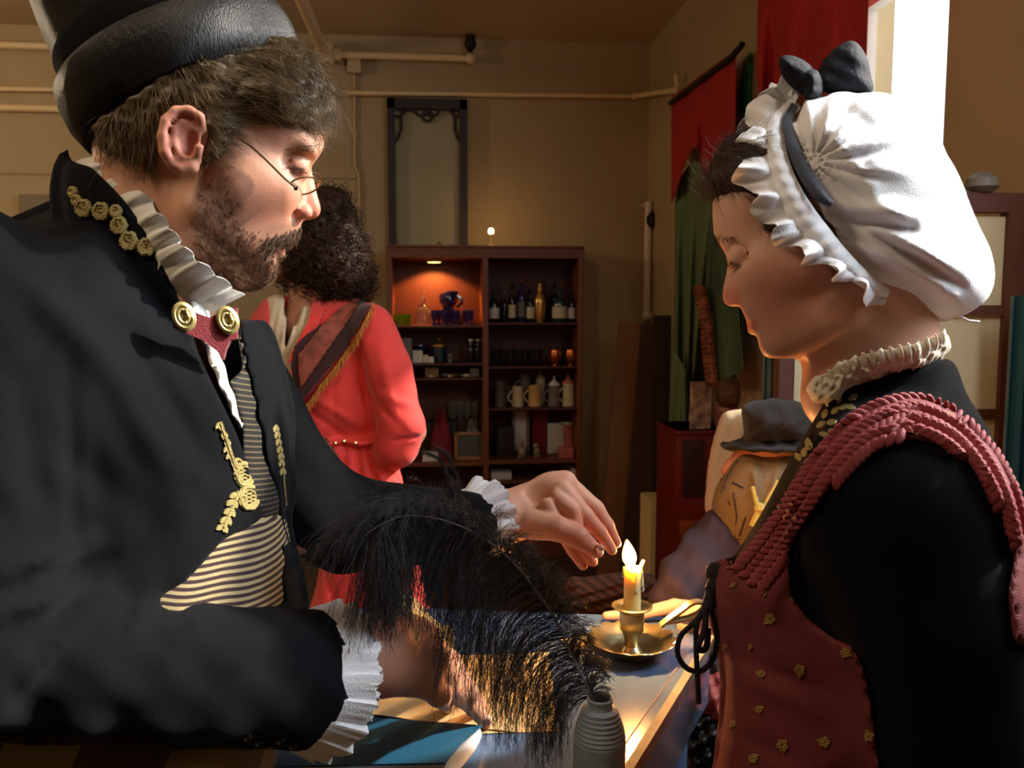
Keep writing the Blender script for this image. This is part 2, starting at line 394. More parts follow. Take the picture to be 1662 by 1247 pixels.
struct('wall_left', MB().bb((XL-0.2, YF-0.2, 0), (XL, YB, ZC)), m_wall)
struct('wall_front', MB().bb((XL, YF-0.2, 0), (XR+0.2, YF, ZC)), m_wall)
# right wall: two tall window openings (one in view, one unseen beside the table, sized to aim the sun)
W1, W2, ZT = (0.12, 1.10), (2.02, 2.62), ZC-0.12
SILL = {W1: 1.78, W2: 1.25}
w = MB()
for y0, y1 in ((YF, W1[0]), (W1[1], W2[0]), (W2[1], YB)): w.bb((XR, y0, 0), (XR+0.2, y1, ZC))
for y0, y1 in (W1, W2): ZS = SILL[(y0, y1)]; w.bb((XR, y0, 0), (XR+0.2, y1, ZS)); w.bb((XR, y0, ZT), (XR+0.2, y1, ZC))
struct('wall_right', w, m_wall)
def clear_mat(name, gloss=0.06):
    m = bpy.data.materials.new(name); m.use_nodes = True; nt = m.node_tree; nt.nodes.remove(nt.nodes['Principled BSDF']); mx = nt.nodes.new('ShaderNodeMixShader')
    a = nt.nodes.new('ShaderNodeBsdfTransparent'); b = nt.nodes.new('ShaderNodeBsdfGlossy'); b.inputs['Roughness'].default_value = 0.02; mx.inputs[0].default_value = gloss
    nt.links.new(a.outputs[0], mx.inputs[1]); nt.links.new(b.outputs[0], mx.inputs[2]); nt.links.new(mx.outputs[0], nt.nodes['Material Output'].inputs[0]); return m
m_glass = clear_mat('window_glass')
for i, (y0, y1) in enumerate((W1, W2)):
    ZS = SILL[(y0, y1)]; w = MB(); a = XR+0.08; b = XR+0.12
    w.bb((a, y0, ZS), (b, y0+0.04, ZT)); w.bb((a, y1-0.04, ZS), (b, y1, ZT)); w.bb((a, y0, ZS), (b, y1, ZS+0.05)); w.bb((a, y0, ZT-0.05), (b, y1, ZT))
    w.bb((a, y0, (ZS+ZT)/2+0.3), (b, y1, (ZS+ZT)/2+0.325))
    o = struct('window_%d' % (i+1), w, m_trim)
    MB().bb((XR+0.098, y0+0.03, ZS+0.04), (XR+0.102, y1-0.03, ZT-0.04)).build('pane', m_glass, o)
m_skirt = mat('skirting', (150, 128, 96), 0.6)
struct('baseboard_back', MB().bb((XL, YB-0.015, 0), (XR, YB, 0.12)), m_skirt)
struct('baseboard_right', MB().bb((XR-0.015, YF, 0), (XR, YB-0.02, 0.12)), m_skirt)
# block and panel joints of the back wall, slightly raised battens
w = MB(); bz = lambda px, py: BW(px, py)
for py in (281, 400, 520):
    a = BW(-60, py); b = BW(585, py); w.bb((a[0], YB-0.006, a[2]-0.005), (b[0], YB, a[2]+0.005))
struct('trim_1', w, mat('wall_batten', (150, 128, 92), 0.7))
# ---------------------------------------------------------------- pipes and conduits
m_pipe = mat('painted_pipe', (226, 196, 146), 0.45, bump=0.1, bscale=40)
m_iron = mat('dark_iron', (34, 30, 28), 0.5, metal=0.6)
m_beige = mat('beige_metal', (188, 164, 122), 0.5)
def pipe(name, label, pts, r, cat='pipe', m=None, extra=None, group=None):
    b = tuple(np.array(pts[0], float)); w = MB(); w.tube(pts, r, 12)
    for p in pts[1:-1]: w.ball(p, r*1.5, 10)
    if extra: extra(w)
    o = w.build(name, m or m_pipe, base=b); tag(o, label, cat, group); return o
# ceiling sprinkler main with its branch
zP = ZC-0.13; on = lambda px, py, z: onplane(px, py, 2, z)
pj = on(527, 88, zP); pjl = np.array([XL+0.01, pj[1], zP]); pe = np.array([on(766, 79, zP)[0], pj[1], zP])
t = thing('sprinkler_pipe', 'cream painted ceiling pipe with tee joint and dark sprinkler head', 'pipe', tuple(pj))
w = MB(); w.tube([pjl, pe], 0.020, 12); w.ball(pe, 0.031, 12)
pf = np.array([on(500, 0, ZC-0.10)[0]-0.02, 1.2, zP]); w.tube([pj, (pj[0]-0.02, YF+0.02, zP)], 0.030, 12)
w.build('main_pipe', m_pipe, t)
w = MB(); w.lathe((pj[0], pj[1], zP), [(0.05, -0.05), (0.055, -0.03), (0.05, 0.05), (0.035, 0.06)], 12); w.tube([(pj[0]+0.05, pj[1], zP), (pj[0]+0.09, pj[1], zP)], 0.034, 12); w.build('tee_joint', m_pipe, t)
w = MB(); w.lathe((pe[0], pe[1], zP+0.02), [(0.018, 0), (0.012, 0.02), (0.026, 0.035), (0.034, 0.06), (0.026, 0.09), (0.03, 0.10), (0.01, 0.109)], 12); w.build('sprinkler_head', m_iron, t)
# long horizontal pipe on the back wall, with its bend into the right corner
a = BW(-80, 150, 0.05); b = BW(1062, 157, 0.05)
pipe('wall_pipe', 'long thin cream pipe running across the whole back wall', [(XL+0.02, YB-0.05, a[2]), (XR-0.10, YB-0.05, b[2]), tuple(RW(1098, 146, 0.05)), tuple(RW(1098, 122, 0.05))], 0.014)
b2 = BW(-30, 174, 0.04)
pipe('wall_pipe', 'lower cream pipe behind the man in the black hat', [(XL+0.02, YB-0.04, b2[2]), (BW(230, 174)[0], YB-0.04, b2[2])], 0.020)
a = BW(575, 115, 0.02); b = BW(583, 420, 0.02)
o = pipe('conduit', 'thin beige conduit dropping from a junction box', [(a[0], YB-0.015, a[2]), (BW(576, 270)[0], YB-0.015, BW(576, 270)[2]), (BW(583, 285)[0], YB-0.015, BW(583, 285)[2]), (b[0], YB-0.015, 0.13)], 0.009, 'conduit', m_beige)
c = BW(576, 106); w = MB().box((c[0], YB-0.03, c[2]), (0.075, 0.06, 0.11), bev=0.006); tag(w.build('junction_box', m_beige, base=(c[0], YB, c[2])), 'small beige junction box high on the back wall', 'junction box')
c = BW(70, 343); w = MB().box((c[0], YB-0.05, c[2]), (0.17, 0.10, 0.16), bev=0.012); tag(w.build('wall_box', mat('tan_box', (120, 104, 78), 0.6), base=(c[0], YB, c[2])), 'tan box on the back wall behind the black coat shoulder', 'box')
# white standing pipe in the right corner
x0 = BW(1052, 400, 0.12)[0]; zz = lambda py: BW(1052, py, 0.12)[2]
t = thing('corner_pipe', 'white upright pipe with dark valve near the wall corner', 'pipe', (x0, YB-0.12, zz(512)))
w = MB().tube([(x0, YB-0.12, zz(328)), (x0-0.005, YB-0.12, zz(512)), (XR-0.002, YB-0.12, zz(512))], 0.022, 12); w.ball((x0-0.005, YB-0.12, zz(512)), 0.032, 10)
w.tube([(x0, YB-0.12, zz(330)), (x0, YB-0.001, zz(330))], 0.012, 8)
w.build('pipe_run', mat('white_pipe', (214, 196, 172), 0.4), t)
w = MB(); vz = zz(358); w.lathe((x0+0.012, YB-0.145, vz), [(0.012, -0.04), (0.03, -0.02), (0.03, 0.02), (0.012, 0.04)], 8); w.box((x0+0.01, YB-0.165, vz), (0.014, 0.012, 0.10)); w.build('valve', m_iron, t)
w = MB(); vz = zz(498); xx = BW(1072, 500, 0.12)[0]; w.tube([(xx, YB-0.14, vz-0.01), (xx+0.02, YB-0.14, vz+0.14)], 0.014, 8)
for k in range(4): w.box((xx+0.004+k*0.005, YB-0.14, vz+0.02+k*0.03), (0.06, 0.02, 0.012))
w.build('tap_handle', m_iron, t)
# ---------------------------------------------------------------- fretwork door frame leaning above the cabinet
m_fret = mat('dark_fretwork_wood', (44, 28, 20), 0.5, var=0.2, vscale=20)
fy = YB-0.05; g = lambda px, py: np.array([onplane(px, py, 1, fy)[0], fy, onplane(px, py, 1, fy)[2]])
x0, x1 = g(628, 160)[0], g(758, 160)[0]; z1 = g(640, 160)[2]; z0 = g(640, 403)[2]; th = 0.05
t = thing('fretwork_frame', 'tall dark wooden door frame with fretwork corners above the cabinet', 'frame', ((x0+x1)/2, YB-0.03, z0))
w = MB(); w.bb((x0, fy-0.02, z0), (x0+th*0.85, fy+0.02, z1)); w.bb((x1-th*0.85, fy-0.02, z0), (x1, fy+0.02, z1)); w.bb((x0, fy-0.02, z1-0.055), (x1, fy+0.02, z1)); w.build('outer_frame', m_fret, t)
w = MB().bb((x0+0.02, YB-0.022, z0), (x1-0.02, YB-0.012, z1-0.02)); w.build('backing_panel', mat('greenish_panel', (158, 150, 118), 0.6, var=0.08, vscale=3), t)
w = MB(); s = 5.1
def fr(lst, closed=False): w.tube([g(480+x/2.597, y/2.597) for x, y in lst], 0.0085, 6, closed=closed)
for mx in (lambda x: x, lambda x: 1116-x):
    Q = lambda l: fr([(mx(x), y) for x, y in l])
    Q([(468, 436), (468, 462), (505, 462)]); Q([(412, 436), (450, 474)]); Q([(468, 462), (444, 490), (412, 490)]); Q([(444, 490), (444, 550), (436, 562), (436, 578), (414, 604), (414, 630)])
cc = lambda cx, cy, r: fr([(cx+r*cos(k*pi/10), cy+r*sin(k*pi/10)) for k in range(20)], True)
cc(531, 461, 27); cc(578, 461, 27); cc(556, 490, 21)
w.build('fretwork', m_fret, t)
# ================================================================ DISPLAY CABINET
m_cab = mat('cabinet_wood', (122, 66, 34), 0.5, var=0.25, vscale=12, stretch=(1, 1, 6), bump=0.1)
m_cabin = mat('cabinet_inside', (84, 42, 28), 0.6, var=0.15, vscale=6)
KY, KD = YB-0.34, 0.32      # cabinet front plane and depth
K = lambda px, py, off=0.0: onplane(px, py, 1, KY+off)
kx0, kx1, kz1 = K(626, 400)[0], K(948, 400)[0], K(790, 399)[2]; kxm = K(788, 500)[0]; ks = (kx1-kx0)/322
t_cab = thing('display_cabinet', 'tall brown wooden display cabinet with two open bays of shelves', 'cabinet', ((kx0+kx1)/2, KY+KD/2, 0))
w = MB(); tb = 0.03
for x in (kx0, kx1-tb): w.bb((x, KY, 0), (x+tb, KY+KD, kz1), bev=0.003)
w.bb((kxm-tb/2, KY+0.0005, 0.0005), (kxm+tb/2, KY+KD-0.001, kz1-0.0005)); w.bb((kx0+tb, KY+0.001, kz1-0.065), (kxm-tb/2, KY+KD-0.002, kz1-0.001)); w.bb((kxm+tb/2, KY+0.001, kz1-0.065), (kx1-tb, KY+KD-0.002, kz1-0.001)); w.bb((kx0, KY-0.012, kz1-0.012), (kx1, KY-0.0005, kz1+0.001), bev=0.003)
w.bb((kx0+tb, KY+0.004, 0.001), (kx1-tb, KY+KD-0.002, 0.1))
w.build('carcass', m_cab, t_cab)
MB().bb((kx0+0.01, KY+KD-0.012, 0.1), (kx1-0.01, KY+KD-0.002, kz1-0.03)).build('back_panel', m_cabin, t_cab)
kz = lambda py: K(790, py)[2]
SH = {}
for side, lst in (('L', (529, 590, 614, 750)), ('R', (524, 596, 664, 748))):
    xa, xb = (kx0+tb, kxm-tb/2) if side == 'L' else (kxm+tb/2, kx1-tb)
    for py in lst:
        thk = 0.022 if py > 700 else 0.010; z = kz(py); SH[(side, py)] = z
        MB().bb((xa-0.004, KY+0.008, z-thk), (xb+0.004, KY+KD-0.015, z)).build('shelf', m_cab if py > 700 else m_cabin, t_cab)
w = MB(); lx, lz = K(705, 424)[0], kz1-0.066; w.lathe((lx, KY+0.14, lz-0.018), [(0.045, 0.018), (0.045, 0.004), (0.038, 0.0), (0.036, 0.006)], 20); pl = w.build('puck_light', m_beige, t_cab)
MB().lathe((lx, KY+0.14, lz-0.0185), [(0.0345, 0), (0.0345, 0.005)], 20).build('bulb', mat('puck_bulb', (255, 200, 120), emis=(255, 190, 90), estr=14), pl)
light('cabinet_light', 'SPOT', (lx, KY+0.16, lz-0.025), 22, (1.0, 0.34, 0.08), spot_size=math.radians(125), spot_blend=0.25, shadow_soft_size=0.03, aim=(0, 0.30, -1))
# ---------------------------------------------------------------- things on the shelves
m_clear = mat('clear_glass', (235, 235, 225), 0.05, trans=0.92, ior=1.4)
m_green = mat('green_glass', (150, 200, 40), 0.08, trans=0.8)
m_blue = mat('cobalt_glass', (26, 24, 70), 0.08, trans=0.3, coat=0.5)
m_purple = mat('violet_glass', (60, 50, 110), 0.08, trans=0.4)
m_brown = mat('dark_bottle', (24, 22, 18), 0.15, coat=0.3)
m_white = mat('paper_white', (214, 206, 190), 0.7); m_cream = mat('cream_glaze', (206, 188, 148), 0.35, var=0.15, vscale=30)
m_ochre = mat('ochre_glaze', (206, 160, 92), 0.3, var=0.2, vscale=40); m_gold = mat('brass_gold', (214, 170, 96), 0.28, metal=0.9)
m_copper = mat('copper', (214, 120, 66), 0.25, metal=0.9); m_red = mat('red_cloth', (120, 24, 30), 0.85, bump=0.5, bscale=60)
m_grey = mat('grey_glaze', (120, 112, 100), 0.5, var=0.3, vscale=40); m_lab = mat('bottle_label', (206, 196, 160), 0.7, var=0.15, vscale=80)
m_teal = mat('teal_tin', (30, 44, 48), 0.4); m_dk = mat('dark_brown_card', (48, 34, 28), 0.7); m_wood2 = mat('oak_frame', (150, 104, 56), 0.5, var=0.2, vscale=30)
m_pink = mat('pink_card', (190, 100, 90), 0.7); m_blk = mat('black_paint', (18, 16, 16), 0.5)
def at(px, side, py, dy=0.12): x = K(px, py)[0]+(dy*(px-700)/F); return np.array([x, KY+dy, SH[(side, py)]+0.0005])
U = (YB-0.3)/F   # metres per pixel at the cabinet
def small(name, label, cat, base, parts, group=None):
    """parts: list of (part name, material, function(MB, base)); one part makes a single mesh thing"""
    if len(parts) == 1:
        w = MB(); parts[0][2](w, base); o = w.build(name, parts[0][1], base=tuple(base)); return tag(o, label, cat, group)
    t = thing(name, label, cat, tuple(base), group)
    for n, m, fn in parts: w = MB(); fn(w, base); w.build(n, m, t)
    return t
def bottle(px, py, wpx, hpx, label, m=None, lab=None, cap=None, dy=0.12, side='R', group=None, neck=0.3, name='bottle'):
    b = at(px, side, py, dy); r = wpx*U/2; h = hpx*U
    body = lambda w, b: w.lathe(b, [(r*0.9, 0), (r, 0.006), (r, h*0.55), (r*0.85, h*0.64), (r*neck, h*0.75), (r*neck, h*0.95), (r*neck*1.2, h*0.96), (r*neck*1.2, h*0.985)], 14)
    ps = [('bottle_body', m or m_brown, body)]
    if lab: ps.append(('paper_label', lab, lambda w, b: w.lathe(b, [(r*1.0, h*0.12), (r*1.03, h*0.12), (r*1.03, h*0.46), (r*1.0, h*0.46)], 14)))
    if cap: ps.append(('cap', cap, lambda w, b: w.lathe(b, [(r*neck*1.3, h*0.9), (r*neck*1.35, h), (0, h)], 10)))
    return small(name, label, 'bottle', b, ps, group)
def mug(px, py, wpx, hpx, label, m, side='R', dy=0.1, lid=None, cat='stein', hs=-1, group=None):
    b = at(px, side, py, dy); r = wpx*U/2; h = hpx*U
    def hand(w, b): w.tube([b+np.array([hs*(r*0.9+r*0.75*sin(pi*k/8)), -0.01, h*(0.18+0.62*k/8)]) for k in range(9)], r*0.14, 6)
    ps = [('mug_body', m, lambda w, b: w.lathe(b, [(r, 0), (r*1.02, h*0.04), (r*0.95, h*0.1), (r*0.9, h*0.9), (r*0.94, h*0.95), (r*0.9, h), (r*0.8, h), (r*0.8, h*0.1)], 18)), ('handle', m, hand)]
    if lid: ps.append(('lid', lid, lambda w, b: w.lathe(b, [(r*0.95, h), (r*0.9, h*1.06), (r*0.4, h*1.2), (r*0.12, h*1.3), (r*0.14, h*1.4), (0, h*1.45)], 14)))
    return small('beer_stein', label, cat, b, ps, group)
def box(px, py, wpx, hpx, d, label, m, side='L', dy=0.1, name='small_box', cat='box', rz=0, group=None):
    b = at(px, side, py, dy); return small(name, label, cat, b, [(name, m, lambda w, b: w.box(b+np.array([0, 0, hpx*U/2]), (wpx*U, d, hpx*U), rot=Matrix.Rotation(rz, 3, 'Z'), bev=0.002))], group)
# lit bay, top shelf
tumb = lambda r, h: (lambda w, b: w.lathe(b, [(r*0.75, 0), (r, h), (r*0.92, h), (r*0.68, 0.006)], 14))
gg = None
for i, (px, dy) in enumerate(((640, 0.16), (646, 0.08), (655, 0.15), (663, 0.07), (650, 0.22))):
    if gg is None: gg = small('shot_glass', 'small green glass in the cluster under the cabinet light', 'glass', at(px, 'L', 529, dy), [('shot_glass', m_green, tumb(0.017, 0.062))], 'small green glasses in the lit bay')
    else: o = gg.copy(); COL.objects.link(o); o.location = at(px, 'L', 529, dy)
d = at(687, 'L', 529, 0.13)
small('decanter', 'round clear glass decanter with tall stopper in the lit bay', 'decanter', d, [('decanter_body', m_clear, lambda w, b: w.lathe(b, [(0.035, 0), (0.045, 0.01), (0.047, 0.06), (0.035, 0.095), (0.011, 0.115), (0.011, 0.135), (0.016, 0.14)], 18)),
    ('stopper', m_clear, lambda w, b: (w.ball(b+np.array([0, 0, 0.155]), 0.014), w.ball(b+np.array([0, 0, 0.185]), 0.009)))])
d = at(728, 'L', 529, 0.2)
small('cobalt_jug', 'large dark blue glass jug with loop handle and spout', 'jug', d, [('jug_body', m_blue, lambda w, b: w.lathe(b, [(0.03, 0), (0.042, 0.02), (0.03, 0.08), (0.034, 0.11), (0.05, 0.125), (0.055, 0.16), (0.045, 0.18), (0.04, 0.18)], 18)),
    ('handle', m_blue, lambda w, b: w.tube([b+np.array([0.045+0.035*sin(pi*k/8), 0, 0.10+0.07*k/8]) for k in range(9)], 0.008, 6)), ('spout', m_blue, lambda w, b: w.ball(b+np.array([0.02, -0.03, 0.183]), (0.04, 0.02, 0.012)))])
fl = None
for i, (px, dy) in enumerate(((705, 0.06), (721, 0.05), (732, 0.07), (741, 0.05), (756, 0.06), (712, 0.13), (764, 0.1))):
    prof = [(0.017, 0), (0.017, 0.006), (0.006, 0.02), (0.02, 0.05), (0.018, 0.085), (0.015, 0.085), (0.015, 0.05)]
    if fl is None: fl = small('cordial_glass', 'small violet cordial glass beside the dark blue jug', 'glass', at(px, 'L', 529, dy), [('cordial_glass', m_purple, lambda w, b: w.lathe(b, prof, 14))], 'violet cordial glasses in the lit bay')
    else: o = fl.copy(); COL.objects.link(o); o.location = at(px, 'L', 529, dy)
# second shelf, left
box(661, 590, 15, 40, 0.05, 'tall grey lidded jar box at the left end of the second shelf', m_grey, dy=0.1)
small('blue_bowl', 'dark blue bowl behind the white boxes', 'bowl', at(683, 'L', 590, 0.2), [('blue_bowl', m_blue, lambda w, b: w.lathe(b, [(0.03, 0), (0.04, 0.02), (0.05, 0.09), (0.046, 0.09), (0.035, 0.03)], 18))])
box(678, 590, 16, 20, 0.05, 'largest of the three white boxes on the second shelf', m_white)
box(691, 590, 9, 13, 0.03, 'middle one of the three white boxes, beside the largest', m_lab, dy=0.08)
box(700, 590, 8, 10, 0.03, 'smallest cream box beside the teal canister', m_white, dy=0.07)
small('canister', 'dark teal canister with pointed golden lid', 'canister', at(713, 'L', 590, 0.14), [('canister_body', m_teal, lambda w, b: w.lathe(b, [(0.036, 0), (0.04, 0.004), (0.04, 0.085), (0.036, 0.09)], 20)),
    ('lid', m_gold, lambda w, b: w.lathe(b, [(0.05, 0.088), (0.05, 0.098), (0.03, 0.11), (0.008, 0.125), (0.01, 0.135), (0, 0.142)], 20))])
small('small_tumbler', 'small clear tumbler right of the canister', 'glass', at(731, 'L', 590, 0.08), [('small_tumbler', m_clear, tumb(0.016, 0.05))])
for px, s_ in ((764, 'left'), (776, 'right')): bottle(px, 590, 12, 38, s_+' one of two dark bottles with silver tops on the second shelf', m_brown, cap=m_white, side='L', neck=0.5)
# third shelf: trinkets
box(701, 614, 22, 16, 0.03, 'small brown wooden plaque on the trinket shelf', m_wood2, name='wooden_plaque', cat='plaque')
for i, px in enumerate((700, 712, 722, 731, 739, 748, 757)):
    b = at(px, 'L', 614, 0.05+0.03*(i % 3)); r = (0.012, 0.008, 0.016, 0.013, 0.018, 0.012, 0.016)[i]
    o = small('stone', 'small pale stone in the row on the trinket shelf', 'stone', b, [('stone', (m_cream, m_gold, m_grey)[i % 3], lambda w, b: w.ball(b+np.array([0, 0, r*0.7]), (r*1.3, r, r*0.7), 8))], 'stones on the trinket shelf')
box(770, 614, 15, 14, 0.04, 'grey trinket box at the right end of the stones', m_grey, name='trinket_box')
def cloth_heap(px, side, py, wx, hx, label, m, name='folded_cloth', dy=0.12, seed=1):
    b = at(px, side, py, dy); r = random.Random(seed)
    def fn(w, b):
        n, k = 18, 8; V = []
        G = np.zeros((n, k, 3))
        for i in range(n):
            for j in range(k):
                a = 2*pi*i/(n-1); q = j/(k-1); rad = (1-q**1.6)*(1+0.12*sin(3*a+seed)); G[i, j] = (wx*U/2*rad*cos(a), 0.09*rad*sin(a), hx*U*(q**0.5)*(1+0.15*sin(5*a+q*6+seed)))
        w.sheet(G+b, 0.003)
    return small(name, label, 'cloth', b, [(name, m, fn)])
cloth_heap(716, 'L', 750, 38, 76, 'dark red cloth draped over the box in the lower left bay', m_red, seed=3, dy=0.16)
cloth_heap(768, 'L', 750, 34, 60, 'pale grey cloth bundled behind the oak picture frame', m_grey, seed=5, dy=0.2)
box(716, 750, 50, 60, 0.12, 'large dark brown box under the red cloth', m_dk, dy=0.21)
box(699, 750, 26, 16, 0.03, 'white card box at the front of the lower left bay', m_white, dy=0.05)
def pic(px, side, py, wpx, hpx, label, fm, im, tilt=0.12, dy=0.08):
    b = at(px, side, py, dy); W, H = wpx*U, hpx*U; R = np.array(Matrix.Rotation(-tilt, 3, 'X')); t = thing('picture_frame', label, 'picture frame', tuple(b)); w = MB(); f_ = 0.018
    for c, s_ in (((0, 0, f_/2), (W, 0.016, f_)), ((0, 0, H-f_/2), (W, 0.016, f_)), ((-W/2+f_/2, 0, H/2), (f_, 0.016, H)), ((W/2-f_/2, 0, H/2), (f_, 0.016, H))): w.box(b+R@np.array(c), s_, rot=R)
    w.build('frame', fm, t); MB().box(b+R@np.array((0, 0.003, H/2)), (W-f_, 0.004, H-f_), rot=R).build('picture', im, t); return t
pic(762, 'L', 750, 50, 46, 'square oak picture frame with grey picture in the lower left bay', m_wood2, mat('grey_print', (70, 72, 66), 0.4, var=0.4, vscale=18))
gl2 = None
for px in (735, 747, 759, 771):
    if gl2 is None: gl2 = small('hanging_glass', 'clear wine glass standing behind the draped cloths', 'glass', at(px, 'L', 750, 0.27), [('hanging_glass', m_clear, lambda w, b: w.lathe(b, [(0.03, 0), (0.004, 0.006), (0.004, 0.2), (0.03, 0.24), (0.03, 0.31), (0.028, 0.31), (0.028, 0.245)], 14))], 'wine glasses behind the cloths')
    else: o = gl2.copy(); COL.objects.link(o); o.location = at(px, 'L', 750, 0.27)
# right bay, bottles
bottle(802, 524, 17, 52, 'dark bottle with round white label at the left end of the top shelf', m_brown, m_white)
bottle(819, 524, 10, 50, 'slim dark bottle second from the left on the top shelf', m_brown, cap=m_grey)
bottle(831, 524, 12, 62, 'dark bottle with narrow cream label left of the tall red-capped bottle', m_brown, m_lab, dy=0.08)
bottle(846, 524, 18, 72, 'tallest bottle with faded label and red cap', m_purple, m_grey, mat('red_cap', (120, 40, 40), 0.5), dy=0.14)
bottle(861, 524, 13, 54, 'bottle with tall pale label left of the golden shaker', m_brown, m_lab, dy=0.08)
b = at(876, 'R', 524, 0.09)
small('cocktail_shaker', 'golden metal cocktail shaker among the bottles', 'shaker', b, [('shaker_body', m_gold, lambda w, b: w.lathe(b, [(0.024, 0), (0.03, 0.04), (0.036, 0.11), (0.034, 0.13), (0.02, 0.16), (0.016, 0.17)], 20)), ('cap', m_gold, lambda w, b: w.lathe(b, [(0.017, 0.17), (0.018, 0.195), (0.012, 0.2), (0.012, 0.215), (0, 0.22)], 16))])
bottle(884, 524, 9, 68, 'thin black bottle behind the golden shaker', m_blk, dy=0.2)
bottle(900, 524, 14, 66, 'tall black-topped bottle behind the square label bottle', m_brown, dy=0.22)
bottle(908, 524, 24, 56, 'broad green bottle with large cream label', mat('bottle_green', (30, 60, 50), 0.12, coat=0.4), m_lab, m_blk, dy=0.08)
bottle(927, 524, 13, 52, 'bottle with small red and white label at the right end', m_brown, m_white, dy=0.1)
# right bay, dark glasses and copper mugs
dg = None
for i, px in enumerate((801, 812, 823, 835, 846, 857, 866, 877)):
    if dg is None: dg = small('dark_glass', 'dark smoked glass in the row left of the copper cups', 'glass', at(px, 'R', 596, 0.1), [('dark_glass', mat('smoked_glass', (30, 30, 36), 0.1, trans=0.3), tumb(0.016, 0.09))], 'smoked glasses on the second shelf')
    else: o = dg.copy(); COL.objects.link(o); o.location = at(px, 'R', 596, 0.08+0.06*(i % 2))
for px, s_ in ((901, 'left'), (926, 'right')):
    small('copper_cup', s_+' one of the two shiny copper cups', 'cup', at(px, 'R', 596, 0.08), [('cup', m_copper, lambda w, b: w.lathe(b, [(0.016, 0), (0.014, 0.006), (0.03, 0.03), (0.034, 0.06), (0.028, 0.088), (0.025, 0.088), (0.03, 0.06)], 18)), ('rim', m_copper, lambda w, b: w.lathe(b+np.array([0, 0, 0.087]), [(0.027, 0), (0.03, 0.002), (0.027, 0.004), (0.025, 0.002)], 18))])
bottle(913, 596, 10, 36, 'small dark bottle between the two copper cups', m_blk, dy=0.2)
# steins
mug(812, 664, 20, 42, 'clear glass beer mug at the left end of the stein shelf', mat('old_glass', (110, 104, 94), 0.2, trans=0.4), hs=1)
mug(840, 664, 20, 33, 'cream stein with handle, first right of the glass mug', m_cream)
mug(868, 664, 23, 35, 'ochre yellow stein, brightest on the shelf', m_ochre)
mug(899, 664, 21, 35, 'grey cream stein with domed pewter lid', m_grey, lid=m_white)
mug(922, 664, 21, 38, 'tan stein with tall pointed lid at the right end', m_cream, lid=m_pink)
mug(851, 664, 22, 52, 'tall grey stein standing in the back row', m_grey, dy=0.22)
mug(877, 664, 18, 42, 'tall cream lidded stein behind the ochre one', m_cream, dy=0.22, lid=m_cream)
# lower right bay
box(818, 748, 28, 52, 0.08, 'dark figured tin leaning left in the lower right bay', m_dk, 'R', 0.12, 'dark_tin', rz=0.2)
pic(845, 'R', 748, 30, 78, 'tall pale framed card at the back of the lower right bay', m_grey, m_white, dy=0.2, tilt=0.03)
box(876, 748, 26, 74, 0.02, 'dark red book standing behind the dog figurines', m_red, 'R', 0.22, 'red_book', 'book')
box(900, 748, 26, 52, 0.02, 'white card standing left of the framed photograph', m_white, 'R', 0.2, 'white_card', 'card', rz=0.15)
pic(926, 'R', 748, 36, 54, 'pale framed photograph at the right end of the lower bay', m_lab, m_pink, dy=0.18)
box(918, 748, 24, 18, 0.05, 'small red and pink box in front of the framed photograph', m_pink, 'R', 0.06)
def dog(px, hpx, label):
    b = at(px, 'R', 748, 0.07); h = hpx*U
    def fn(w, b):
        w.ball(b+np.array([0, 0, h*0.32]), (h*0.2, h*0.22, h*0.34), 12); w.ball(b+np.array([-h*0.08, -h*0.05, h*0.78]), (h*0.15, h*0.16, h*0.17), 12); w.ball(b+np.array([-h*0.2, -h*0.1, h*0.72]), (h*0.1, h*0.07, h*0.07), 8)
        for s_ in (-1, 1): w.tube([b+np.array([-h*0.1, s_*h*0.1, h*0.45]), b+np.array([-h*0.16, s_*h*0.1, 0])], h*0.06, 6); w.ball(b+np.array([h*0.02, s_*h*0.13, h*0.76]), (h*0.06, h*0.03, h*0.12), 6)
    return small('dog_figurine', label, 'figurine', b, [('dog_body', mat('black_white_china', (190, 176, 150), 0.3, var=0.85, vscale=45), fn)])
dog(848, 34, 'taller black and white sitting dog figurine'); dog(872, 26, 'shorter black and white dog figurine beside the taller one')
for px, side_, w_, h_, s_ in ((815, 'R', 34, 12, 'left'), (937, 'R', 17, 18, 'right')):
    b = np.array([K(px, 775)[0], KY+0.05, 0.62]); z0 = 0.62
    b[2] = K(px, 782)[2]
    small('storage_box', 'white edge of storage box on the '+s_+' side below the lower shelf', 'box', b, [('storage_box', m_white, lambda w, b: w.box(b+np.array([0, 0.1, h_*U/2]), (w_*U, 0.2, h_*U), bev=0.002))])
zl = K(815, 782)[2]; MB().bb((kxm+tb/2-0.004, KY+0.008, zl-0.012), (kx1-tb+0.004, KY+KD-0.015, zl-0.0005)).build('shelf', m_cab, t_cab)
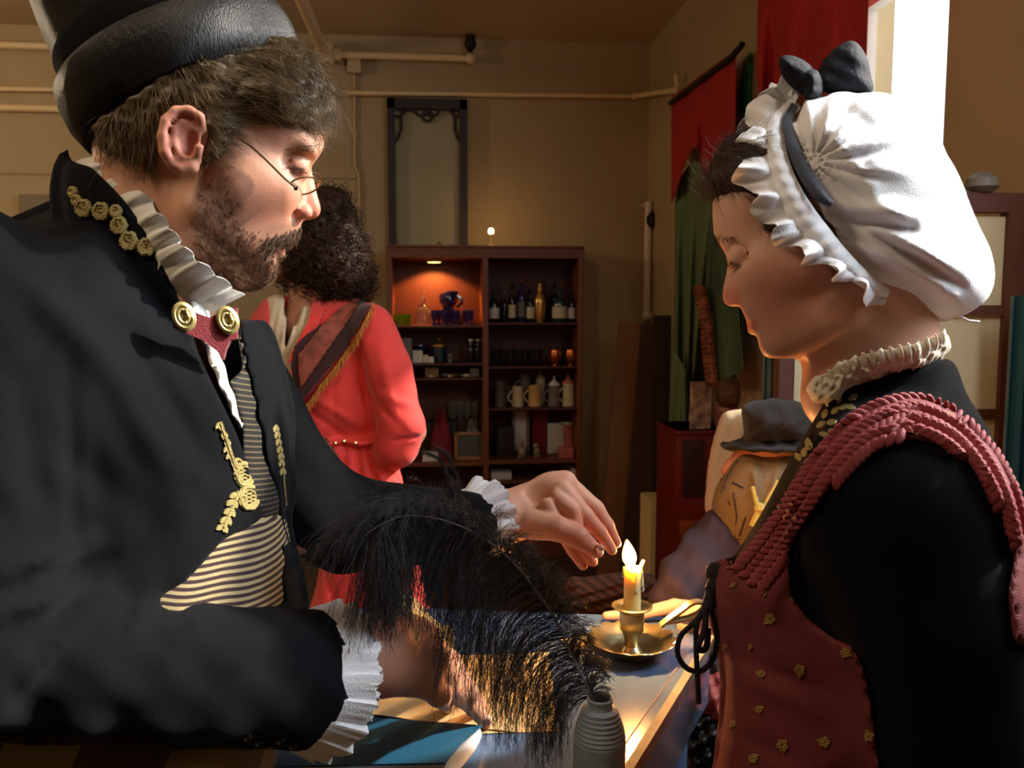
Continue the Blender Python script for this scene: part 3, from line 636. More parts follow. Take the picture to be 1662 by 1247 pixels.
# little lamp on top of the cabinet
c = K(797, 378, 0.05); tz = kz1
t = thing('small_lamp', 'tiny glowing bulb on a thin stem on top of the cabinet', 'lamp', (c[0], KY+0.05, tz))
w = MB(); w.lathe((c[0], KY+0.05, tz), [(0.022, 0), (0.022, 0.006), (0.004, 0.012), (0.004, c[2]-tz-0.012), (0.009, c[2]-tz-0.010), (0.009, c[2]-tz)], 14); w.build('stem', m_gold, t)
MB().ball((c[0], KY+0.05, c[2]+0.008), (0.015, 0.015, 0.018), 14).build('bulb', mat('small_bulb', (255, 210, 130), emis=(255, 196, 110), estr=60), t)
l = light('small_lamp_light', 'POINT', (0, 0, c[2]-tz+0.008), 1.6, (1.0, 0.72, 0.4), shadow_soft_size=0.018); l.parent = t
c = K(713, 395, 0.08); tag(MB().lathe((c[0], KY+0.08, kz1), [(0.014, 0), (0.016, 0.012), (0.009, 0.02), (0.004, 0.028), (0, 0.03)], 12).build('brass_ornament', m_gold, base=(c[0], KY+0.08, kz1)), 'tiny brass knob ornament on the cabinet top below the fretwork frame', 'ornament')
# ================================================================ THE MAN IN THE BLACK HAT
def smooth01(x): x = np.clip(x, 0, 1); return x*x*(3-2*x)
def blend(c, c2, w): w = np.clip(w, 0, 1)[:, None]; return c*(1-w)+np.array(lin(c2))*w
def blob(px, py, cx, cy, rx, ry=None): ry = ry or rx; return smooth01(1.4-np.hypot((px-cx)/rx, (py-cy)/ry)*0.9)
m_skin = mat('skin_man', (226, 170, 140), 0.48, bump=0.12, bscale=900, attr='Col', sss=0.12, spec=0.4)
m_skin2 = mat('skin_woman', (214, 160, 130), 0.45, bump=0.06, bscale=900, attr='Col', sss=0.12, spec=0.35)
m_coat = mat('black_wool', (13, 15, 19), 0.9, bump=0.35, bscale=1400, sheen=0.03, spec=0.12)
m_hat = mat('black_silk_plush', (17, 17, 19), 0.40, bump=0.38, bscale=1200, spec=0.35, stretch=(1, 1, 0.12))
m_band = mat('hat_band', (7, 7, 8), 0.85, bump=0.3, bscale=900, spec=0.2)
m_lace = mat('gold_lace', (196, 176, 112), 0.75, bump=0.8, bscale=900)
m_linen = mat('white_linen', (236, 232, 224), 0.8, bump=0.3, bscale=1200)
m_hair = mat('brown_hair', (112, 94, 70), 0.5, var=0.5, vscale=60, spec=0.4)
m_wire = mat('wire_gold', (150, 120, 84), 0.3, metal=0.9)
HD = 0.70      # depth of the middle plane of his head
face = Shape([(150, 60), (330, -10), (470, 40), (515, 120), (524, 170), (526, 205), (526, 228), (525, 240), (519, 252), (510, 264), (505, 274), (509, 290), (514, 312), (519, 330), (521, 343), (517, 353), (507, 358), (493, 358), (489, 365), (484, 378), (476, 388), (462, 396), (457, 402), (456, 410), (449, 416), (449, 424), (448, 436), (441, 452), (424, 465), (396, 470), (372, 458), (350, 448), (336, 458), (325, 500), (310, 560), (150, 620), (120, 420), (160, 300), (140, 200)])
v = Vol(*box_px(110, 560, 545, 20, 0.585, 0.80), 0.0019)
h = lambda px, py, d=HD: cs(px, py, d)
v.ell(h(325, 190), (0.093, 0.078, 0.074), 12)
v.ell(h(408, 292), (0.046, 0.072, 0.062), -8, k=0.02)
v.ell(h(470, 235), (0.032, 0.030, 0.052), 0, k=0.015)
for s_ in (-1, 1):
    v.cone(h(330, 350, HD+s_*0.050), h(420, 425, HD+s_*0.014), 0.022, 0.020, 0.022)
    v.cone(h(390, 300, HD+s_*0.046), h(452, 304, HD+s_*0.034), 0.018, 0.014, 0.022)
    v.cone(h(497, 243, HD+s_*0.032), h(512, 238, HD+s_*0.010), 0.009, 0.010, 0.010)
v.cone(h(430, 345), h(436, 380), 0.026, 0.024, 0.018)
v.cone(h(425, 440), h(405, 440), 0.019, 0.022, 0.02)
v.cone(h(460, 388), h(472, 368), 0.019, 0.0145, 0.010)
v.cone(h(497, 262), h(505, 335), 0.0060, 0.0095, 0.006); v.cone(h(505, 338), h(490, 348), 0.0095, 0.008, 0.004)
for s_ in (-1, 1):
    v.ell(h(491, 345, HD+s_*0.0150), (0.0085, 0.0070, 0.0072), 10, k=0.0012)
    v.cone(h(477, 330, HD+s_*0.020), h(474, 352, HD+s_*0.024), 0.0018, 0.0014, 0.004, 's')
    v.cone(h(499, 358, HD+s_*0.011), h(494, 351, HD+s_*0.013), 0.0034, 0.0026, 0.0012, 's')
    v.ell(h(486, 270, HD+s_*0.034), (0.012, 0.008, 0.010), 0, 0.009, 's')           # socket
    v.ell(h(480, 273, HD+s_*0.0295), (0.0118, 0.0112, 0.0120), 0, 0.004)             # lidded eyeball
v.cut(face, 0.004)
# lips, after the profile cut
for s_ in (-1, 1):
    v.cone(h(453, 399), h(442, 402, HD+s_*0.022), 0.0052, 0.0025, 0.003); v.cone(h(451, 410), h(441, 408, HD+s_*0.020), 0.0056, 0.0025, 0.003)
    v.cone(h(462, 404.5), h(438, 405, HD+s_*0.026), 0.0011, 0.0009, 0.001, 's')
    # upper lid fold and eye opening
    v.cone(h(491, 272, HD+s_*0.028), h(470, 271, HD+s_*0.040), 0.0016, 0.0014, 0.0015, 'u')
    v.cone(h(490, 262, HD+s_*0.028), h(468, 262, HD+s_*0.041), 0.0013, 0.0012, 0.0015, 's')
# neck
nk = HD+0.0
v.cone(h(265, 300, nk), h(235, 520, nk-0.01), 0.052, 0.060, 0.02)
v.cone(h(300, 330, nk-0.03), h(290, 520, nk-0.01), 0.020, 0.020, 0.02)
# ears: outer rim, inner fold, lobe and hollow
for s_, ed in ((-1, 0.622), (1, 0.778)):
    e = lambda x, y, q=0.0: cs(CX+(x-CX)*(1 if s_ < 0 else HD/ed*1.0) if s_ < 0 else CX+(x-CX)*HD/ed, y if s_ < 0 else CY+(y-CY)*HD/ed, ed+s_*q)
    v.ell(e(297, 226), (0.0135, 0.020, 0.0055), 10, k=0.004)
    rim = [e(331, 212, -.002), e(325, 190, 0.003), e(306, 179, .004), e(285, 181, .006), e(270, 196, .008), e(264, 222, .009), e(268, 248, .008), e(279, 266, .005), e(295, 276, .002), e(311, 272, 0), e(321, 258, -.002)]
    v.chain(rim, [0.0030, 0.0035, 0.0038, 0.0040, 0.0042, 0.0042, 0.0042, 0.0042, 0.0048, 0.0050, 0.0035], 0.0022)
    v.chain([e(311, 200, .003), e(292, 197, .005), e(282, 212, .006), e(282, 235, .006), e(293, 254, .005), e(308, 256, .003)], [0.0018, 0.0028, 0.0030, 0.0030, 0.0028, 0.002], 0.0018)
    v.ell(e(308, 232, .004), (0.0062, 0.0095, 0.0062), 10, 0.002, 's')
    v.chain([e(318, 192, .003), e(296, 188, .005), e(277, 202, .007), e(273, 225, .007), e(278, 248, .006)], [0.0012, 0.0016, 0.0018, 0.0017, 0.001], 0.001, 's')
    v.cone(e(323, 240, .003), e(321, 250, .002), 0.0038, 0.0032, 0.0025)
head_v = v
# hands ---------------------------------------------------------------
hv = Vol(*box_px(720, 960, 1020, 720, 0.94, 1.16), 0.0017); d = 1.035
c = lambda x, y, q=0.0: cs(x, y, d+q)
hv.cone(c(735, 855, -.03), c(800, 846, -.012), 0.036, 0.0325, 0.01).cone(c(800, 846, -.012), c(850, 833), 0.0325, 0.029, 0.02)
hv.ell(c(868, 825), (0.044, 0.033, 0.020), -12, k=0.012).ell(c(895, 805, .008), (0.030, 0.030, 0.018), 20, k=0.01)
hv.cone(c(905, 785, .012), c(918, 782, .012), 0.0125, 0.014, 0.01)
hv.chain([c(915, 785, .014), c(966, 826, .018), c(985, 852, .020), c(1001, 882, .024)], [0.0150, 0.0112, 0.0090, 0.0062], 0.003)          # index
hv.chain([c(912, 798, -.004), c(950, 838, -.006), c(974, 864, -.002), c(993, 893, .006)], [0.0140, 0.0110, 0.0088, 0.0066], 0.0025)      # middle
hv.chain([c(900, 806, -.012), c(926, 828, -.020), c(942, 880, -.014), c(962, 912, -.008)], [0.0125, 0.0105, 0.0088, 0.0066], 0.0022)   # ring
hv.chain([c(885, 818, -.018), c(905, 850, -.022), c(930, 893, -.012), c(946, 918, -.004)], [0.0120, 0.0098, 0.0082, 0.0064], 0.0022)  # little finger
hv.chain([c(862, 850, -.022), c(905, 858, -.034), c(938, 872, -.036), c(968, 895, -.026)], [0.0200, 0.0150, 0.0135, 0.0088], 0.004)      # thumb
hv.ell(c(872, 795, -.015), (0.016, 0.020, 0.008), 15, 0.010, 's')
hv.cone(c(925, 812, -.034), c(921, 846, -.034), 0.0022, 0.0016, 0.002, 's')
hv.ell(c(975, 889, -.039), (0.0060, 0.0042, 0.0016), 40, 0.0008)      # thumb nail
Zt = 0.0     # table height is fixed by the candle base
tz_ = onplane(831, 1060, 2, 0); _r = ray(1025, 1062); TZ = (C0+_r*1.10)[2]
T3 = lambda px, py, up=0.0: (lambda w: np.array([((w-C0) @ M3)[0], ((w-C0) @ M3)[1], -((w-C0) @ M3)[2]]))(onplane(px, py, 2, TZ+up))
tip = T3(788, 1172, 0.009); thumb_t = T3(727, 1146, 0.010)
nv = Vol(*box_px(520, 1215, 815, 960, 0.68, 1.0), 0.0018)
a = lambda x, y, q: cs(x, y, q)
nv.cone(a(470, 1070, .70), a(610, 1064, .755), 0.036, 0.033, 0.01)
nv.cone(a(610, 1064, .755), a(655, 1062, .78), 0.033, 0.034, 0.02).ell(a(660, 1062, .785), (0.040, 0.033, 0.026), 18, k=0.015)
nv.chain([a(676, 1085, .79), a(722, 1100, .815), a(752, 1132, tip[2]-.02), tip], [0.0175, 0.0120, 0.0100, 0.0075], 0.005)                    # index
nv.chain([a(690, 1058, .81), a(734, 1092, .84), a(762, 1122, .875), T3(784, 1150, .008)], [0.0155, 0.0112, 0.0092, 0.0068], 0.004)          # middle
nv.chain([a(688, 1042, .83), a(730, 1072, .865), a(752, 1100, .90), T3(768, 1126, .008)], [0.0140, 0.0105, 0.0088, 0.0064], 0.004)        # ring
nv.chain([a(676, 1032, .85), a(712, 1052, .885), a(730, 1076, .92), T3(744, 1102, .008)], [0.0125, 0.0095, 0.0078, 0.0058], 0.004)        # little finger
nv.chain([a(640, 1092, .765), a(690, 1108, .785), a(712, 1128, .80), thumb_t], [0.0200, 0.0140, 0.0110, 0.0080], 0.005)                    # thumb
for q0, q1 in (((640, 1045, .745), (700, 1072, .78)), ((645, 1030, .765), (700, 1046, .80)), ((640, 1022, .79), (690, 1030, .825))):
    nv.cone(a(*q0), a(*q1), 0.0022, 0.0034, 0.004)                                                                                         # tendons
for q in ((684, 1078, .762), (700, 1052, .795), (702, 1036, .82)): nv.ell(a(*q), (0.008, 0.006, 0.006), 20, k=0.006)
nv.ell(T3(793, 1170, .014), (0.0050, 0.0050, 0.0030), 40, 0.0008)    # index nail
# hidden trunk and arms that carry head and hands
tv = Vol(*box_px(-420, 1500, 720, 330, 0.42, 1.06), 0.008)
tv.cone(a(240, 520, .69), a(190, 640, .70), 0.052, 0.075, 0.03).cone(a(160, 690, .70), a(190, 1200, .70), 0.10, 0.10, 0.05)
tv.chain([a(-30, 560, .60), a(-60, 1060, .52), a(520, 1080, .70)], [0.035, 0.032, 0.028], 0.02).chain([a(330, 640, .84), a(440, 850, .86), a(735, 855, 1.0)], [0.035, 0.032, 0.028], 0.02)
def man_col(px, py, D):
    c = np.tile(np.array(lin((222, 164, 134))), (len(px), 1)); near = D < HD+0.2
    headm = (px < 540) & (py < 560)
    def w(x): return x*headm
    c = blend(c, (214, 120, 100), w(blob(px, py, 505, 338, 26)*0.55)); c = blend(c, (214, 122, 104), w(blob(px, py, 292, 228, 38, 55)*0.6)); c = blend(c, (206, 110, 90), w(blob(px, py, 440, 320, 50)*0.22))
    c = blend(c, (176, 92, 84), w(blob(px, py, 452, 404, 14, 9)*0.8)); c = blend(c, (180, 112, 92), w(blob(px, py, 482, 276, 24, 12)*0.4))
    st = w(np.clip(blob(px, py, 370, 410, 85, 75)*0.8+blob(px, py, 420, 440, 45, 40)*0.8+blob(px, py, 345, 340, 42, 90)*0.45+blob(px, py, 465, 380, 34, 18)*0.8, 0, 1))
    c = blend(c, (112, 78, 62), st*0.62)
    c = blend(c, (58, 44, 38), w((((px-478)/20)**2+((py-274)/2.6)**2 < 1)*0.8))
    hm = (px > 560); c = blend(c, (206, 120, 92), hm*blob(px, py, 960, 885, 60)*0.5); c = blend(c, (186, 128, 112), hm*blob(px, py, 680, 1070, 90)*0.35)
    c = blend(c, (232, 190, 176), hm*(blob(px, py, 794, 1168, 8)+blob(px, py, 976, 890, 8))*0.7)
    return c
MB_ = tuple(np.array(P(170, 1240, 0.70))*np.array([1, 1, 0]))
t_man = thing('person', 'person in black top hat and gold-laced coat reaching towards the candle', 'person', MB_)
hl = tv.net()
man_body, MV, MQ = vol_objs([head_v, hv, nv, tv], 'body', m_skin, t_man, man_col)
HV, HQ = head_v.net(); HV = relax(HV, HQ, 2); HN = vnormals(HV, HQ)
# ---------------------------------------------------------------- hat
O = h(312, 158); uu = np.array([0.904, 0.427, 0.0]); aa = np.array([-0.427, 0.904, 0.0]); ww = np.array([0, 0, 1.0])   # along brim, up the crown, sideways
def hatp(u, a, w_): return O+uu*u+aa*a+ww*w_
def hat_lathe(w, prof, n=56, sy=0.84, wav=0.0):
    V = []; k = len(prof)
    for i in range(n):
        t_ = 2*pi*i/n
        for r, z in prof: V.append(hatp(r*cos(t_), z+wav*cos(2*t_)*max(0, (r-0.09))/0.015, r*sin(t_)*sy))
    Fc = [(i*k+j, ((i+1) % n)*k+j, ((i+1) % n)*k+j+1, i*k+j+1) for i in range(n) for j in range(k-1)]
    Fc.append([i*k+k-1 for i in range(n)]); w.add(to_world(np.array(V)), Fc)
MM = 0.70/F
w = MB(); hat_lathe(w, [(0.084, -0.004), (0.087, 0.0), (0.089, 0.02), (0.089, 0.06), (0.0885, 0.09), (0.0865, 0.115), (0.081, 0.134), (0.068, 0.146), (0.045, 0.151), (0.02, 0.152)]); hat_o = w.build('hat', m_hat, t_man); hat_o['label'] = 'black silk top hat with rolled brim'
w = MB(); hat_lathe(w, [(0.084, -0.012), (0.090, -0.016), (0.0965, -0.011), (0.1015, 0.003), (0.1025, 0.020), (0.1005, 0.034), (0.0975, 0.038), (0.0960, 0.034), (0.0965, 0.022), (0.0940, 0.008), (0.0890, 0.002), (0.084, 0.001)], wav=0.004); w.build('brim', m_hat, hat_o)
w = MB(); hat_lathe(w, [(0.0895, 0.022), (0.0912, 0.024), (0.0915, 0.058), (0.0905, 0.061), (0.0890, 0.061)]); w.build('hat_band', m_band, hat_o)
# ---------------------------------------------------------------- hair: a cap of volume, then combed strands
hair_poly = Shape([(150, 205), (225, 150), (300, 95), (400, 60), (470, 56), (505, 90), (532, 118), (545, 150), (545, 180), (534, 204), (512, 206), (486, 222), (452, 232), (418, 226), (392, 226), (372, 240), (350, 256), (330, 270), (322, 262), (334, 238), (334, 205), (322, 184), (300, 174), (278, 180), (262, 200), (255, 230), (256, 262), (252, 292), (244, 312), (228, 306), (205, 288), (182, 268)])
hr = Vol(*box_px(120, 330, 570, 40, 0.585, 0.82), 0.0024)
hr.ell(h(322, 190), (0.101, 0.084, 0.079), 12).ell(h(470, 150), (0.037, 0.034, 0.056), 30, k=0.02).ell(h(505, 165), (0.018, 0.022, 0.044), 20, k=0.012).ell(h(455, 192), (0.046, 0.034, 0.0700), 14, k=0.006).ell(h(345, 232, .634), (0.014, 0.030, 0.009), 14, k=0.004).ell(h(345, 232, .766), (0.014, 0.030, 0.009), 14, k=0.004); hr.cut(hair_poly, 0.004)
def comb(px, py, D): return 0.0011*np.sin((px*0.35+py*0.9)*0.16+np.sin(px*0.05)*2)+0.0009*np.sin((px*0.2-py)*0.31)
hr.disp(comb)
hair_o, RV, RQ = vol_objs(hr, 'hair', m_hair, t_man); RN = vnormals(RV, RQ)
def grow(V, N, n, mask, flow, length, k, lift=0.15, jit=0.25, grav=0.0):
    """strands in camera space: flow(px,py)->direction in the image plane"""
    px = CX+F*V[:, 0]/V[:, 2]; py = CY-F*V[:, 1]/V[:, 2]; m = np.where(mask(px, py))[0]
    if len(m) == 0: return np.zeros((0, k, 3))
    i = rng.choice(m, n); p = V[i]+rng.normal(0, 0.0006, (n, 3)); fx, fy = flow(px[i], py[i]); d_ = np.stack([fx, -fy, np.zeros(n)], 1)+rng.normal(0, jit, (n, 3))
    d_ -= N[i]*(d_*N[i]).sum(1, keepdims=True); d_ /= np.linalg.norm(d_, axis=1, keepdims=True)+1e-9
    L = length*(0.6+0.8*rng.random(n)); t_ = np.linspace(0, 1, k)[None, :, None]; cur = rng.normal(0, 0.18, (n, 1, 3))
    nrm = N[i][:, None, :]
    return p[:, None, :]+d_[:, None, :]*t_*L[:, None, None]+nrm*(lift*(t_-t_**2*0.8)*L[:, None, None])+cur*(t_**2)*L[:, None, None]+np.array([0, -grav, 0])*(t_**2)*L[:, None, None]
def man_flow(px, py):
    a = np.where(px > 350, 0.12+(px-350)/190*0.75, 0.9); b = np.clip((300-px)/60, 0, 1)*1.2; a = a+b*0.6
    return np.cos(a), np.sin(a)
L1 = grow(RV, RN, 5200, lambda x, y: hair_poly(x, y) < -4, man_flow, 0.020, 5, 0.10, 0.16)
L2 = grow(RV, RN, 500, lambda x, y: (hair_poly(x, y) < -2) & ((x > 430) | (x < 260)), man_flow, 0.028, 6, 0.25, 0.35)
base_m = np.array(parent_base(t_man))
o = obj('hair_strands', strands_mesh('hair_strands', np.concatenate([to_world(L1.reshape(-1, 3)).reshape(L1.shape)]), 0.00030, 0.00008, base_m), mat('brown_hair_light', (152, 130, 98), 0.45, var=0.6, vscale=90, spec=0.5), hair_o)
o = obj('stray_strands', strands_mesh('stray_strands', to_world(L2.reshape(-1, 3)).reshape(L2.shape), 0.00022, 0.00006, base_m), MATS['brown_hair_light'], hair_o)
# beard and moustache
m_beard = mat('beard_hair', (112, 82, 58), 0.55, var=0.5, vscale=120)
def b_den(x, y): return np.clip(blob(x, y, 385, 425, 70, 45)*0.9+blob(x, y, 425, 442, 34, 28)+blob(x, y, 350, 350, 34, 70)*0.30+blob(x, y, 340, 385, 30, 50)*0.35, 0, 1)
def pick(den, n, V=HV):
    px = CX+F*V[:, 0]/V[:, 2]; py = CY-F*V[:, 1]/V[:, 2]; m = (px > 300) & (rng.random(len(px)) < den(px, py)); return m
def sel(den):
    px = CX+F*HV[:, 0]/HV[:, 2]; py = CY-F*HV[:, 1]/HV[:, 2]; m = pick(den, 0); idx = np.where(m)[0]; return idx
idx = sel(b_den); L = grow(HV[idx], HN[idx], 3800, lambda x, y: x > 0, lambda x, y: (0.35+0*x, 0.95+0*x), 0.0055, 3, 0.5, 0.35)
bo = obj('beard', strands_mesh('beard', to_world(L.reshape(-1, 3)).reshape(L.shape), 0.00026, 0.00010, base_m), m_beard, t_man)
mo_den = lambda x, y: ((np.abs(y-(380+(478-x)*0.30)) < 9) & (x > 432) & (x < 492)) | ((np.abs(x-436) < 6) & (y > 392) & (y < 430) & (rng.random(len(x)) < 0.2))
idx = sel(lambda x, y: mo_den(x, y)*1.0); L = grow(HV[idx], HN[idx], 1500, lambda x, y: x > 0, lambda x, y: (-0.45+0*x, 0.85+0*x), 0.0080, 4, 0.45, 0.2)
obj('moustache', strands_mesh('moustache', to_world(L.reshape(-1, 3)).reshape(L.shape), 0.00030, 0.00012, base_m), m_beard, t_man)
eb = lambda x, y: ((np.abs(y-(243-(x-480)*0.10)) < 5) & (x > 468) & (x < 522))*1.0
idx = sel(eb); L = grow(HV[idx], HN[idx], 170, lambda x, y: x > 0, lambda x, y: (-0.9+0*x, -0.1+0*x), 0.0055, 3, 0.35, 0.25)
obj('eyebrows', strands_mesh('eyebrows', to_world(L.reshape(-1, 3)).reshape(L.shape), 0.00022, 0.00008, base_m), m_beard, t_man)
lsh = lambda x, y: ((np.abs(y-276) < 2.5) & (x > 472) & (x < 492))*1.0
idx = sel(lsh); L = grow(HV[idx], HN[idx], 90, lambda x, y: x > 0, lambda x, y: (0.8+0*x, 0.5+0*x), 0.0050, 4, 0.8, 0.2)
obj('eyelashes', strands_mesh('eyelashes', to_world(L.reshape(-1, 3)).reshape(L.shape), 0.00018, 0.00006, base_m), m_beard, t_man)
# spectacles
w = MB(); gd = HD-0.062
T_ = [(375, 213, .6285), (388, 224, .630), (410, 240, .633), (430, 258, .636), (448, 276, .640), (462, 290, .643), (474, 300, .648), (480, 305, .652)]
w.tube([P(*q) for q in T_], 0.00085, 8); w.tube([P(CX+(x-CX)*HD*0+(x-CX)*d_/(2*HD-d_) if False else x, y, 2*HD-d_) for x, y, d_ in [(440, 276, .640), (462, 288, .645), (480, 298, .652)]], 0.00085, 8)
gn = t_man and None
spec = w.build('spectacles', m_wire, t_man); spec['label'] = 'thin wire rimmed spectacles low on the nose'
for s_, dd in ((-1, HD-0.031), (1, HD+0.031)):
    cc_ = h(493+(0 if s_ < 0 else 6), 302-(0 if s_ < 0 else 8), dd); pts = []
    for k in range(28):
        a_ = 2*pi*k/28; pts.append(to_world(cc_+np.array([0.0104*cos(a_)+0.0020*sin(a_), 0.0052*cos(a_)-0.0028*sin(a_), 0.0040*cos(a_)+0.0120*sin(a_)])))
    MB().tube(pts, 0.0008, 6, closed=True).build('rim', m_wire, spec)
    MB().add(pts, [list(range(28))]).build('lens', clear_mat('lens_glass_%d' % (s_+2), 0.10), spec)
MB().tube([to_world(h(489, 300, HD-0.013)), to_world(h(504, 293, HD-0.006)), to_world(h(507, 291, HD)), to_world(h(504, 291, HD+0.006)), to_world(h(492, 294, HD+0.013))], 0.0009, 8).build('nose_bridge', m_wire, spec)
MB().box(P(480, 306, .652), (0.003, 0.002, 0.003), bev=0.0006).build('hinge', m_iron, spec)
# ---------------------------------------------------------------- clothes
torso_poly = Shape([(-330, 560), (-60, 400), (60, 350), (112, 322), (112, 262), (150, 285), (235, 372), (262, 420), (330, 505), (395, 508), (432, 545), (455, 610), (468, 690), (470, 780), (466, 850), (488, 960), (492, 1060), (470, 1200), (460, 1400), (-330, 1400)])
def dct(px, py): return 0.735+(px-330)*0.00022*np.clip((py-300)/200, 0, 1)
cv = Vol(*box_px(-330, 1400, 560, 240, 0.44, 0.98), 0.0038)
cv.puff(torso_poly, dct, 0.135, 0.125, 0)
collar_shp = Shape([(108, 258), (170, 262), (275, 360), (310, 440), (340, 512), (310, 560), (210, 480), (140, 400), (100, 345)])
cv.puff(collar_shp, lambda x, y: 0.668+0*x, 0.030, 0.030, 0.016)
cv.f = smax(cv.f, (cv.py-1188)*0.0005, 0.003).astype(np.float32)
wv = cv.copy()
cv.f = cv.f-0.007
open_ = Shape([(306, 520), (270, 445), (242, 376), (150, 270), (112, 262), (112, 230), (420, 300), (430, 520), (385, 520), (392, 560), (410, 640), (432, 730), (450, 800), (455, 850), (462, 1300), (200, 1300), (215, 1000), (300, 948), (362, 880), (428, 838), (412, 780), (385, 710), (352, 640), (322, 570)], smooth=False)
arm_near = [cs(-40, 470, .62), cs(-20, 560, .585), cs(-30, 760, .55), cs(-70, 1060, .50)]
cv.chain(arm_near, [0.062, 0.060, 0.057, 0.052], 0.02)
cv.cut(open_, 0.003, keep=False, front=0.80)
fore = [cs(-130, 1058, .50), cs(120, 1078, .555), cs(330, 1094, .625), cs(490, 1101, .688)]
cv.chain(fore, [0.047, 0.0468, 0.0500, 0.0560], 0.010)
far = [cs(380, 640, .88), cs(470, 800, .88), cs(560, 850, .93), cs(760, 854, .99)]
cv.chain(far, [0.06, 0.058, 0.052, 0.040], 0.012)
fsv = Vol(*box_px(390, 1000, 830, 600, 0.80, 1.08), 0.0048); fsv.chain(far, [0.058, 0.057, 0.052, 0.041], 0.012); fsv.cone(cs(768, 853, .993), cs(800, 848, 1.01), 0.032, 0.036, 0.001, 's')
cv.cone(cs(496, 1101, .692), cs(570, 1103, .722), 0.046, 0.049, 0.001, 's')
# folds
def crease(px, py, A, B, wd, am):
    ex, ey = B[0]-A[0], B[1]-A[1]; L_ = ex*ex+ey*ey; t_ = np.clip(((px-A[0])*ex+(py-A[1])*ey)/L_, 0, 1); q = np.hypot(px-A[0]-ex*t_, py-A[1]-ey*t_); return am*np.exp(-(q/wd)**2)*(0.35+0.65*np.sin(pi*np.clip(t_, 0.06, 0.94)))
FOLDS = [((10, 935), (150, 878), 16, .010), ((0, 1000), (172, 950), 17, .011), ((40, 1110), (170, 965), 14, .007), ((215, 1010), (245, 955), 14, .007), ((270, 1060), (330, 985), 18, .006),
         ((110, 560), (122, 900), 12, -.0032), ((0, 965), (172, 905), 10, -.005), ((60, 1050), (168, 985), 10, -.004), ((190, 1040), (232, 950), 10, -.003), ((300, 1030), (285, 975), 12, -.004), ((360, 1080), (440, 1020), 26, .004), ((400, 1110), (460, 1050), 14, -.003),
         ((160, 560), (300, 820), 26, .006), ((210, 540), (340, 760), 16, -.004), ((60, 470), (200, 620), 30, .005), ((240, 880), (330, 800), 20, .004), ((150, 700), (180, 900), 24, -.0025), ((60, 1150), (330, 1160), 24, -.003), ((100, 400), (70, 520), 22, .004), ((30, 620), (70, 860), 24, -.005)]
def folds(px, py, D):
    n = 0.0014*np.sin(px*0.021+np.sin(py*0.013)*2.2+D*30)*np.sin(py*0.017+px*0.008+1.3)+0.0008*np.sin(px*0.055-py*0.03+np.sin(py*0.02)*2)
    for A, B, wd, am in FOLDS: n = n+crease(px, py, A, B, wd, am)
    return n
cv.disp(folds)
coat, CV, CQ = vol_objs([cv, fsv], 'coat', m_coat, t_man); coat['label'] = 'black wool coat with standing collar'
# waistcoat and shirt lie on the trunk inside the opening
wc = wv.copy(); wc.cut(Shape([(395, 600), (385, 540), (440, 560), (480, 700), (500, 960), (500, 1300), (180, 1300), (200, 960), (300, 900), (400, 820), (392, 700), (372, 620)], smooth=False), 0.002)
wcs = wc.copy(); wcs.f = np.maximum(wcs.f, wcs.py-838).astype(np.float32) if False else smax(wcs.f, (wcs.py-842)*0.0005, 0.001)
m_pin = stripe_mat('pinstripe_waistcoat', (20, 20, 20), (96, 84, 60), M3 @ np.array([0.3, 1.0, 0]), 0.0042, sharp=0.72)
m_str = stripe_mat('striped_sash', (176, 158, 116), (54, 36, 38), M3 @ np.array([0.36, 1.0, 0.1]), 0.0048, sharp=0.48, wob=0.25)
vol_objs(wcs, 'waistcoat', m_pin, t_man)[0]['label'] = 'dark pinstriped waistcoat'
wc.f = smax(wc.f, (wc.py-1180)*0.0005, 0.002); wcl = wc.copy(); wcl.f = smax(wcl.f, (842-wcl.py)*0.0005, 0.001); wcl.disp(lambda x, y, D: 0.0012+0.002*np.sin((x-300)*0.06+(y-900)*0.02))
vol_objs(wcl, 'sash', m_str, t_man)[0]['label'] = 'brown and cream striped sash below the coat'
sh = wv.copy(); sh.f = sh.f-0.002; sh.cut(Shape([(300, 470), (345, 500), (352, 560), (372, 620), (395, 690), (388, 700), (362, 640), (335, 575), (312, 515)], smooth=False), 0.002); sh.disp(lambda x, y, D: 0.0012*np.sin(x*0.25+y*0.05))
vol_objs(sh, 'shirt_front', m_linen, t_man)
# shirt collar: crumpled linen standing out of the coat collar
def ribbon(name, inner, outer, depths, material, parent, n=160, k=7, amp=0.003, freq=14, thick=0.0007, seed=0, edge=0.0, lift=0.0):
    """frilled strip between two pixel polylines (x, y, depth), waved in depth"""
    A = spline(np.array(inner, float), n); B = spline(np.array(outer, float), n); r_ = np.random.default_rng(seed); ph = np.cumsum(r_.uniform(0.5, 1.5, n)); ph = ph/ph[-1]*freq*2*pi
    G = np.zeros((n, k, 3))
    for j in range(k):
        t_ = j/(k-1); p = A*(1-t_)+B*t_; q = np.stack([(p[:, 0]-CX)*p[:, 2]/F, (CY-p[:, 1])*p[:, 2]/F, p[:, 2]], 1)
        e = np.stack([(B-A)[:, 0], -(B-A)[:, 1]], 1); e /= np.linalg.norm(e, axis=1, keepdims=True)+1e-9
        wv_ = amp*t_**0.8*np.sin(ph)+amp*0.35*t_*np.sin(ph*2.3+1); q[:, 2] += wv_-lift*sin(pi*t_); q[:, :2] += e*(edge*t_*np.cos(ph*1.0))[:, None]; G[:, j] = to_world(q)
    w = MB().sheet(G, thick); return w.build(name, material, parent)
